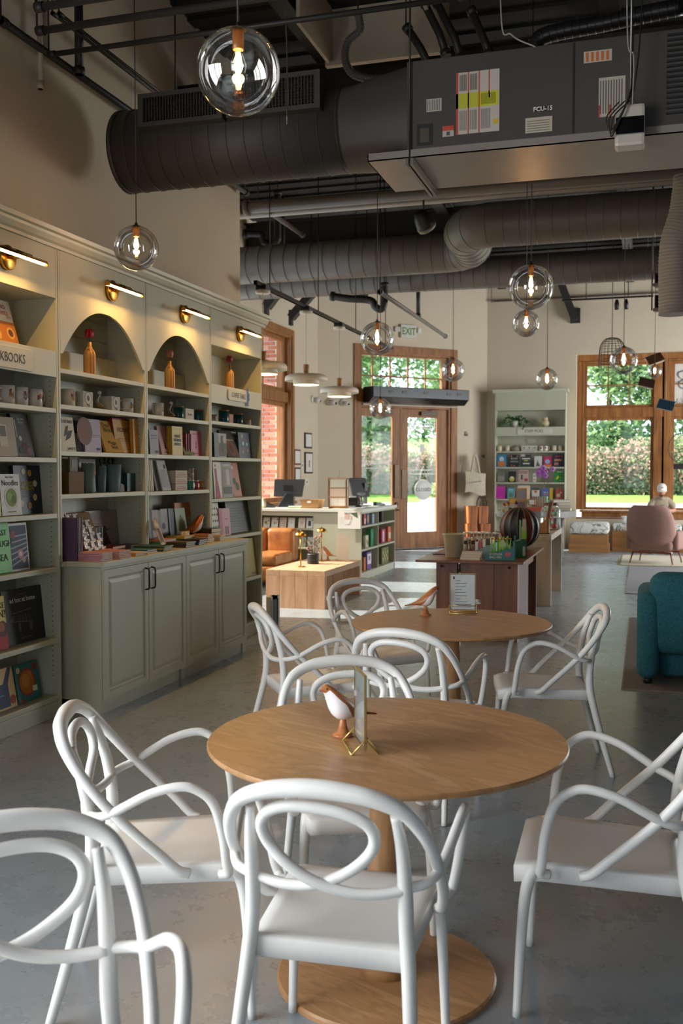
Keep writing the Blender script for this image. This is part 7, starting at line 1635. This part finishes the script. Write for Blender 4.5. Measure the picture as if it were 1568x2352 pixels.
for k in range(11):
    a = rr.uniform(PI, 2*PI) if k < 8 else rr.uniform(0, PI); L2 = rr.uniform(.16, .42); dz = rr.uniform(.02, .1)
    drop_ = rr.uniform(-.10, .02) if math.sin(a) < -.75 else rr.uniform(0.02, .06)
    ex, ey = math.cos(a)*L2, max(-.19, math.sin(a)*L2*.5) if math.sin(a) < 0 else math.sin(a)*.1
    if ey > -.13: drop_ = abs(drop_)+.02
    pts = fillet([(0, 0, .12), (ex*.4, ey*.4, .17+dz), (ex*.8, ey*.8, .10+drop_*.5), (ex, ey, .02+drop_)], 5); vn = MB().tube(pts, .003, 5).build('vine', P('4a6a34', .6), t)
    mb = MB()
    for j in range(2, len(pts), 1):
        c_ = pts[j]; u = Vector((rr.uniform(-1, 1), rr.uniform(-1, .2), rr.uniform(-.8, .4))).normalized(); w_ = u.cross(Vector((0, -1, .3))).normalized(); s_ = rr.uniform(.03, .05); mb.poly([c_, c_+u*s_*.5+w_*s_*.45, c_+u*s_*1.3, c_+u*s_*.5-w_*s_*.45])
    tag(mb.build('leaves', P(('2f5a28', '3f6e30', '274a24')[k % 3], .5), vn, merge=False), kind='stuff')
t = thing('gourd_vase', 'cream gourd shaped vase above the staff picks sign', 'vase', (on_y(q(925), 1085, BYF+.12).x, BYF+.12, 2.4955)); MB().lathe([(0, 0), (.05, 0), (.082, .06), (.075, .11), (.048, .135), (.058, .16), (.055, .195), (.045, .20), (0, .19)], seg=28).build('body', P('c4b18a', .6), t); MB().tube(ring_pts((0, 0, .137), (0, 0, 1), .05, 20), .004, 6, closed=True).build('neck_ring', P('b5a27c', .6), t)
# ------------------------------------------------------------------ on the walls
def on_chm(px, py, off=0.):
    r_ = _ray(px, py); n_ = Vector((1, -1, 0)); d = (Vector((0, 24.3, 0))-_C).dot(n_)/r_.dot(n_); return _C+r_*d+Vector((.7071, -.7071, 0))*off
p = on_chm(935, 762, .0); t = thing('exit_sign', 'white exit sign with green letters and twin emergency lamps', 'exit sign', p, R(45)); MB().b2((-.18, -.06, -.13), (.18, 0, .13)).build('housing', P('cfc9bb', .5), t, bevel=.006); lettering('EXIT', .20, P('5c7a34', .5), t, (0, -.0615, -.005), bold=.004, xs=.78)
for s_ in (-1, 1): MB().box((s_*.25, -.03, .03), (.11, .07, .10), Quaternion((0, 0, 1), s_*.4)).build('emergency_lamp', P('d9d5cc', .4), t, bevel=.012)
p = on_chm(947, 912); t = thing('air_curtain', 'long black air curtain above the entrance doors', 'air curtain', p, R(45))
MB().prism([(-.42, .15), (-.03, .16), (-.03, -.15), (-.26, -.16), (-.42, -.05)], 2.26, 'yz', -1.16).build('housing', P('121212', .35), t, bevel=.01)
for x in (-.75, -.45, .05, .6, .85): MB().b2((x-.05, -.43, .03), (x+.05, -.421, .075)).build('louvre_label', P('4a4a48', .5), t)
MB().b2((-1.16, -.03, -.19), (1.1, .0, -.165)).build('mounting_strip', P('b5ada0', .5), t)
for k, (px, py, w_, h_, c_, lab) in enumerate(((706, 1012, .40, .29, '26261f', 'upper black framed certificate on the alcove wall'), (707, 1063, .44, .40, '26261f', 'lower black framed drawing on the alcove wall'), (680.5, 1050, .34, .28, '6a4526', 'small wooden framed paper beside the window'), (681, 1090, .32, .26, '26261f', 'black framed paper half hidden behind the screen'))):
    p = on_x(px, py, XA); t = thing('framed_certificate', lab, 'picture frame', p, R(90), 'framed papers on the alcove wall'); MB().b2((-w_/2, -.025, -h_/2), (w_/2, 0, h_/2)).build('frame', P(c_, .5), t, bevel=.004); MB().b2((-w_/2+.035, -.027, -h_/2+.03), (w_/2-.035, -.0255, h_/2-.03)).build('paper', P('d9d5cc', .6), t)
    if k == 1: MB().b2((-.04, -.0285, -.08), (.04, -.0272, .05)).build('drawing', P('b98a58', .6), t)
for k, (px, py, w_, h_, lab) in enumerate(((693, 1069, .12, .10, 'small white switch plate with thermostat on the alcove wall'), (703, 1107, .2, .12, 'white switch plate pair on the alcove wall'))):
    p = on_x(px, py, XA); t = thing('switch_plate', lab, 'switch', p, R(90)); MB().b2((-w_/2, -.015, -h_/2), (w_/2, 0, h_/2)).build('plate', P('d9d3c6', .5), t, bevel=.003); MB().b2((-.02, -.02, -.02), (.02, -.015, .02)).build('rocker', P('5a564e', .5), t)
for k, (p, rz, lab) in enumerate(((on_x(716, 917, XA), R(90), 'white dome security camera on the alcove wall'), (on_chm(757, 923), R(45), 'white security camera left of the doors, larger one'), (on_chm(787, 925), R(45), 'small white sensor left of the doors'))):
    t = thing('security_camera', lab, 'camera', p, rz); MB().lathe([(.075, 0), (.075, .02), (.06, .04), (.0, .045)], axis=Quaternion((1, 0, 0), PI/2), seg=20).build('base', P('d9d5cb', .4), t); s_ = .75 if k == 2 else 1.
    MB().ball((.03, -.09, -.02), .062*s_, 16, 10).build('eyeball', P('d5d1c8', .4), t); MB().ball((.06, -.135, -.035), .026*s_, 10, 8).build('lens', M_BLACK, t)
# closed sign hanging in the right door
p = on_chm(973, 1125, -.03); t = thing('closed_sign', 'round pale sign hanging in the right door reading closed', 'sign', p, R(45)); MB().lathe([(0, 0), (.205, 0), (.21, .006), (.205, .012), (0, .012)], axis=Quaternion((1, 0, 0), PI/2), seg=40).build('disc', P('e6e6de', .5), t); lettering('CLOSED', .098, P('3c3f38', .6), t, (0, -.0135, 0), bold=.001); MB().tube([(-.10, -.006, .18), (0, -.006, .49), (.10, -.006, .18)], .008, 6).build('ribbon', P('d5d1c4', .7), t); 
# tote bags and baskets by the entrance
M_CANV = ramp_mat('canvas', [(.3, 'c0b499'), (.7, 'd0c5ac')], rough=.95, nscale=25., bump=.3)
hk = on_chm(1106, 1048, .02); hk.x, hk.y = -3.28, 21.0
for k in range(3):
    t = thing('tote_bag', ('front canvas tote bag lettered books & coffee', 'second canvas tote bag behind the lettered one', 'rearmost canvas tote bag against the wall')[k], 'tote bag', (-3.33-.02*k, 20.46+.09*k, 1.12), R(26), 'canvas tote bags on a hook'); w_, h_ = .44, .44
    mb = MB(); n = 10
    for side in (-1, 1):
        g = [[Vector(((u-.5)*w_*(1-.05*math.sin(PI*v)), side*(.012+.028*math.sin(PI*u)*math.sin(PI*v)), v*h_+.03*math.sin(PI*u*2)*(1-v)-(.05*(u-.5))*(1))) for u in [i/n for i in range(n+1)]] for v in [j/n for j in range(n+1)]]
        for j in range(n):
            for i in range(n): mb.quad(g[j][i], g[j][i+1], g[j+1][i+1], g[j+1][i], True)
    mb.build('bag', M_CANV, t)
    for y in (-.015, .015): MB().tube(fillet([(-.09, y, h_-.02), (-.05, y, h_+.2), (-.01, 0, h_+.38), (.05, y, h_+.2), (.09, y, h_-.02)], 6), .011, 8, flat=(1.5, .4)).build('strap', M_CANV, t)
    if k == 0: lettering('books & coffee', .042, P('4a4640', .7), t, (0, -.042, .25), rot=(PI/2, R(-8), 0))
t = thing('wall_hook', 'dark wall hook carrying the tote bags', 'hook', (-3.26, 21.02, 1.90)); MB().tube([(0, .04, 0), (0, -.10, -.01), (0, -.12, .03)], .009, 8).build('prong', M_BLACKM, t); MB().box((0, .035, 0), (.05, .015, .08)).build('plate', M_BLACKM, t)
p = on_chm(1069, 998); t = thing('wall_hook', 'small bare metal hook on the wall right of the doors', 'hook', p, R(45)); MB().tube([(0, 0, .0), (0, -.06, -.03), (0, -.07, .02)], .01, 8).build('prong', M_STEEL, t); MB().box((0, -.008, .02), (.05, .016, .09)).build('plate', P('6a6054', .5, .5), t)
M_BASK = ramp_mat('orange_leather_basket', [(.35, '7d4220'), (.5, 'b0652f'), (.65, 'c47b40')], rough=.6, scale=(14, 14, 1), nscale=2., detail=3.)
t = thing('low_stool', 'low dark stool under the leather baskets', 'stool', (-3.30, 20.45, 0), R(30)); MB().b2((-.30, -.17, .20), (.30, .17, .235)).build('seat', M_WAL, t, bevel=.004)
for x in (-.25, .25):
    for y in (-.12, .12): MB().b2((x-.02, y-.02, 0), (x+.02, y+.02, .2)).build('leg', M_WAL, t)
for k, (x, y, z, lab, hd) in enumerate(((-3.42, 20.40, .2355, 'lower tan leather basket on the stool, left', False), (-3.16, 20.52, .2355, 'lower tan leather basket on the stool, right', False), (-3.40, 20.38, .5105, 'upper tan leather basket at the back, left', False), (-3.20, 20.50, .5105, 'upper tan leather basket with dark handles', True))):
    t = thing('leather_basket', lab, 'basket', (x, y, z), R(30), 'tan leather baskets'); h_ = .27 if z < .4 else .36
    MB().lathe([(.13, 0), (.155, h_), (.148, h_), (.124, .012), (0, .012)], seg=4, smooth=False).build('body', M_BASK, t, rz=R(45))
    if hd:
        for y2 in (-.09, .09): MB().tube(fillet([(-.08, y2, h_-.05), (-.07, y2, h_+.1), (0, y2, h_+.2), (.07, y2, h_+.1), (.08, y2, h_-.05)], 6), .012, 8).build('handle', P('3a2618', .5), t)
# cup, flying books and hoop at the back window
t = thing('takeaway_cup', 'clear plastic cup with white lid on the window bench', 'cup', (on_y(1433, 1190, 20.62).x, 20.62, .531)); MB().lathe([(.038, 0), (.05, .13), (.0, .13)], seg=20).build('cup', P('d8dcdc', .2), t); MB().lathe([(0, 0), (.054, 0), (.052, .03), (0, .034)], c=(0, 0, .13), seg=20).build('lid', P('e4e6e6', .4), t)
for k, (px, py, d, col, rot, lab) in enumerate(((1501, 824, 15.2, '6a4a34', (.5, -.35, .2), 'flying brown book hung on a thread above the window'), (1484, 878, 15.6, '3a1e18', (.55, .25, .1), 'flying dark brown book hung on a thread in the window'), (1530, 929, 15.0, '1d4a6c', (.55, .25, -.1), 'flying blue book hung on a thread at the window post'))):
    c = at_depth(px, py, d); t = thing('flying_book', lab, 'book', c, 0, 'books hung in flight', rot=rot)
    for s_ in (-1, 1): MB().box((0, 0, 0), (.24, .16, .012)).build('cover', P(col, .5), t, loc=(0, s_*.07, .028), rot=(s_*R(-24), 0, 0)); MB().box((0, 0, 0), (.22, .14, .03)).build('pages', P('c9b090', .8), t, loc=(0, s_*.068, .004), rot=(s_*R(-24), 0, 0))
    mt = MB().tube([(0, 0, 0), (0, 0, 5.56-c.z)], .0012, 4).build('thread', P('c9c4b8', .7), t); mt.rotation_euler = Matrix.Rotation(0, 3, 'Z').to_euler(); mt.matrix_parent_inverse = Matrix.Identity(4); mt.rotation_euler = (t.rotation_euler.to_matrix().inverted()).to_euler()
t = thing('hanging_hoop', 'black ring planter hanging in the right back window', 'planter', on_y(1566, 1035, 20.9)); MB().tube([(math.cos(2*PI*k/32)*.26, 0, math.sin(2*PI*k/32)*.3+.05) for k in range(32)], .008, 6, closed=True).build('ring', M_BLACK, t); MB().b2((-.16, -.07, -.37), (.16, .07, -.26)).build('trough', M_BLACK, t, bevel=.006); MB().tube([(0, 0, .35), (0, 0, 3.7-t.location.z)], .003, 5).build('wire', M_BLACK, t)
mb = MB(); leaf_cloud(mb, (0, 0, -.1), (.2, .08, .18), 160, .03, rr, 2); tag(mb.build('foliage', [G1, G2], t, merge=False), kind='stuff')
# banner outside the right window bay
o = tag(MB().b2((.47, 21.55, 2.88), (1.9, 21.56, 3.85)).build('shop_banner', P('e2ddd2', .8)), 'pale cloth banner with script lettering outside the right window', 'banner')
l_ = lettering('B', .62, P('7a7d7c', .6), o, (.80, 21.545, 3.42), shear=.25, bold=-.012); l_.scale = (-1, 1, 1); l_ = lettering('W I', .14, P('b5b2aa', .6), o, (.72, 21.545, 3.03)); l_.scale = (-1, 1, 1)
MB().tube([(.45, 21.555, 3.86), (1.95, 21.555, 3.86)], .012, 8).build('rod', M_BLACK, o)
for x in (.6, 1.8): MB().tube([(x, 21.38, 3.9), (x, 21.555, 3.87)], .006, 6).build('bracket', M_BLACK, o)
# ------------------------------------------------------------------ the seated man
def skin_obj(name, verts, edges, radii, m, parent, sub=2, root=0):
    me = bpy.data.meshes.new(name); me.from_pydata([Vector(v) for v in verts], edges, []); me.materials.append(m)
    o = bpy.data.objects.new(name, me); COL.objects.link(o); o.parent = parent
    md = o.modifiers.new('skin', 'SKIN'); md.use_smooth_shade = True
    for i, r_ in enumerate(radii): me.skin_vertices[0].data[i].radius = r_ if isinstance(r_, tuple) else (r_, r_); me.skin_vertices[0].data[i].use_root = (i == root)
    s = o.modifiers.new('sub', 'SUBSURF'); s.levels = sub; s.render_levels = sub
    dg = bpy.context.evaluated_depsgraph_get(); dg.update()
    m2 = bpy.data.meshes.new_from_object(o.evaluated_get(dg)); o.modifiers.clear(); o.data = m2
    for p_ in m2.polygons: p_.use_smooth = True
    return o
M_SKIN = P('b98468', .55); M_SHIRT = ramp_mat('beige_polo', [(.3, 'a2937c'), (.7, 'ad9e88')], rough=.9, nscale=40.)
man = thing('person', 'man in white cap and beige polo shirt on the window bench, reading his phone', 'person', (.33, 20.58, .0))
SZ = .545
# one continuous body: pelvis, spine, neck and limbs (facing -y)
V = [(0, .0, SZ+.11), (0, .03, SZ+.24), (0, -.02, SZ+.37), (0, -.09, SZ+.46), (0, -.14, SZ+.515), (0, -.165, SZ+.56),
     (.10, -.08, SZ+.455), (.20, -.09, SZ+.41), (.235, -.12, SZ+.27), (.14, -.34, SZ+.27), (.075, -.39, SZ+.31),
     (-.10, -.08, SZ+.455), (-.20, -.09, SZ+.41), (-.235, -.12, SZ+.27), (-.14, -.34, SZ+.27), (-.075, -.39, SZ+.31),
     (.10, -.02, SZ+.085), (.14, -.46, SZ+.06), (.15, -.48, .10), (.155, -.58, .05),
     (-.10, -.02, SZ+.085), (-.14, -.46, SZ+.06), (-.15, -.48, .10), (-.155, -.58, .05)]
E_ = [(0, 1), (1, 2), (2, 3), (3, 4), (4, 5), (3, 6), (6, 7), (7, 8), (8, 9), (9, 10), (3, 11), (11, 12), (12, 13), (13, 14), (14, 15), (0, 16), (16, 17), (17, 18), (18, 19), (0, 20), (20, 21), (21, 22), (22, 23)]
Rr = [(.155, .12), (.14, .11), (.155, .115), (.11, .085), .055, .05, .075, .062, .046, .037, .026, .075, .062, .046, .037, .026, .085, .062, .045, .04, .085, .062, .045, .04]
skin_obj('body', V, E_, Rr, M_SKIN, man)
# polo shirt over torso and upper arms, trousers over hips and legs
VS = [(0, .0, SZ+.10), (0, .03, SZ+.235), (0, -.02, SZ+.365), (0, -.085, SZ+.455), (0, -.13, SZ+.505), (.10, -.08, SZ+.455), (.205, -.09, SZ+.405), (.232, -.12, SZ+.30), (-.10, -.08, SZ+.455), (-.205, -.09, SZ+.405), (-.232, -.12, SZ+.30)]
skin_obj('polo_shirt', VS, [(0, 1), (1, 2), (2, 3), (3, 4), (3, 5), (5, 6), (6, 7), (3, 8), (8, 9), (9, 10)], [(.175, .135), (.16, .128), (.175, .135), (.125, .10), .066, .088, .076, .068, .088, .076, .068], M_SHIRT, man)
MB().lathe([(.062, 0), (.072, .012), (.064, .04), (.058, .038)], seg=18, capb=False, capt=False).build('collar', M_SHIRT, man, loc=(0, -.14, SZ+.505), rot=(R(20), 0, 0))
VT = [(0, 0, SZ+.09), (.10, -.02, SZ+.085), (.14, -.46, SZ+.06), (.15, -.48, .13), (-.10, -.02, SZ+.085), (-.14, -.46, SZ+.06), (-.15, -.48, .13)]
skin_obj('trousers', VT, [(0, 1), (1, 2), (2, 3), (0, 4), (4, 5), (5, 6)], [(.165, .125), .095, .073, .056, .095, .073, .056], P('5a5f66', .9), man)
for s_ in (-1, 1): soft_obj('shoe', soft((s_*.155-.045, -.70, .0), (s_*.155+.045, -.44, .085), .035), P('d5d2cb', .6), man)
# head, bowed towards the phone
HC = Vector((0, -.20, SZ+.655)); tilt = Quaternion((1, 0, 0), R(9))
mb = MB(); n, mseg = 18, 20; rows = []
for i in range(n+1):
    th = PI*i/n; row = []
    for k in range(mseg):
        ph = 2*PI*k/mseg; d = Vector((math.sin(th)*math.cos(ph), math.sin(th)*math.sin(ph), math.cos(th)))
        x, y, z = d.x*.077, d.y*.096, d.z*.118
        front = max(0, -d.y)
        if z < -.02: x *= 1-.28*min(1, (-z-.02)/.09); y *= 1-.10*min(1, (-z-.02)/.09)
        if z < -.02 and d.y > 0: y *= 1-.35*min(1, (-z-.02)/.09)
        nz = math.exp(-((d.x/.16)**2+((z+.018)/.030)**2)); y -= .026*nz*front
        eye = math.exp(-(((abs(d.x)-.36)/.15)**2+((z-.012)/.014)**2)); y += .008*eye*front
        brow = math.exp(-((z-.035)/.014)**2); y -= .004*brow*front
        lip = math.exp(-((d.x/.22)**2+((z+.062)/.012)**2)); y -= .006*lip*front
        row.append(HC+tilt @ Vector((x, y, z)))
    rows.append(row)
for a, b in zip(rows, rows[1:]):
    for k in range(mseg): mb.quad(a[k], a[(k+1) % mseg], b[(k+1) % mseg], b[k], True)
mb.build('head', M_SKIN, man)
def hp(x, y, z): return HC+tilt @ Vector((x, y, z))
mb = MB()
for s_ in (-1, 1): mb.ball(hp(s_*.078, .008, -.005), .026, 10, 8, (.35, .7, 1.), tilt)
mb.build('ears', M_SKIN, man)
MB().ball(hp(-.028, -.083, .012), .010, 8, 6).ball(hp(.028, -.083, .012), .010, 8, 6).build('eyes', P('2a2320', .3), man)
mb = MB()
for s_ in (-1, 1): mb.bar(hp(s_*.014, -.094, .034), hp(s_*.045, -.086, .034), .008, .006)
mb.build('eyebrows', P('4a3526', .8), man)
MB().bar(hp(-.02, -.099, -.062), hp(.02, -.099, -.062), .006, .006).build('mouth', P('8f5348', .6), man)
# short beard and hair below the cap
mb = MB()
for a, b in zip(rows[11:17], rows[12:17]):
    for k in range(9, 22):
        f = lambda p_: HC+(p_-HC)*1.012
        if rows.index(a) >= 12: mb.quad(f(a[k % mseg]), f(a[(k+1) % mseg]), f(b[(k+1) % mseg]), f(b[k % mseg]), True)
mb.build('beard', P('6a4c38', .9), man)
mb = MB()
for a, b in zip(rows[5:11], rows[6:11]):
    for k in range(0, 10):
        f = lambda p_: HC+(p_-HC)*1.02
        mb.quad(f(a[k]), f(a[k+1]), f(b[k+1]), f(b[k]), True)
mb.build('hair', P('4a3526', .9), man)
M_CAPW = P('e0ded8', .85)
mb = MB(); pr_ = [(.104, .028), (.105, .06), (.096, .10), (.07, .132), (.03, .147), (0, .15)]
for (ra, za), (rb, zb) in zip(pr_, pr_[1:]):
    for k in range(20):
        a0, a1 = 2*PI*k/20, 2*PI*(k+1)/20; sx, sy = .86, 1.02
        mb.quad(hp(ra*sx*math.cos(a0), ra*sy*math.sin(a0), za), hp(ra*sx*math.cos(a1), ra*sy*math.sin(a1), za), hp(rb*sx*math.cos(a1), rb*sy*math.sin(a1), zb), hp(rb*sx*math.cos(a0), rb*sy*math.sin(a0), zb), True)
mb.build('cap_crown', M_CAPW, man)
mb = MB()
for k in range(10):
    a0, a1 = R(200+14*k), R(214+14*k)
    for q0, q1 in ((0, .5), (.5, 1)):
        g_ = lambda a, q_: hp((.09+.01*q_)*math.cos(a), (.104+.075*q_)*math.sin(a), .034-.022*q_)
        mb.quad(g_(a0, q0), g_(a1, q0), g_(a1, q1), g_(a0, q1), True)
mb.build('cap_brim', M_CAPW, man)
MB().ball(hp(0, -.098, .078), .03, 12, 8, (1, .15, .7), tilt).build('cap_badge', P('a5806a', .7), man)
# hands around the phone
PH = Vector((0, -.405, SZ+.335))
for s_ in (-1, 1):
    b_ = Vector((s_*.075, -.39, SZ+.31))
    Vh = [b_, b_+Vector((-s_*.02, -.03, .012))]; Eh = [(0, 1)]; Rh = [.024, .026]
    for j in range(4):
        s0 = Vector((s_*(.045), -.415+.012*j, SZ+.325+.018*(j-1.5))); i0 = len(Vh)
        Vh += [s0, s0+Vector((-s_*.016, -.022, .004)), s0+Vector((-s_*(.032+.003*(j % 2)), -.012, .004))]; Eh += [(1, i0), (i0, i0+1), (i0+1, i0+2)]; Rh += [.0095, .0085, .0075]
    i0 = len(Vh); Vh += [b_+Vector((-s_*.03, .012, .02)), b_+Vector((-s_*.05, .01, .045))]; Eh += [(0, i0), (i0, i0+1)]; Rh += [.011, .009]
    skin_obj('hand', Vh, Eh, Rh, M_SKIN, man, 1)
o = tag(MB().b2((-.037, -.004, -.075), (.037, .004, .075)).build('phone', M_BLACK, bevel=.006), 'black smartphone held by the seated man', 'phone'); o.location = man.location+PH+Vector((0, .004, .0)); o.rotation_euler = (R(-52), 0, 0); MB().b2((-.033, .0041, -.068), (.033, .0046, .068)).build('screen', P('20262c', .1), o)
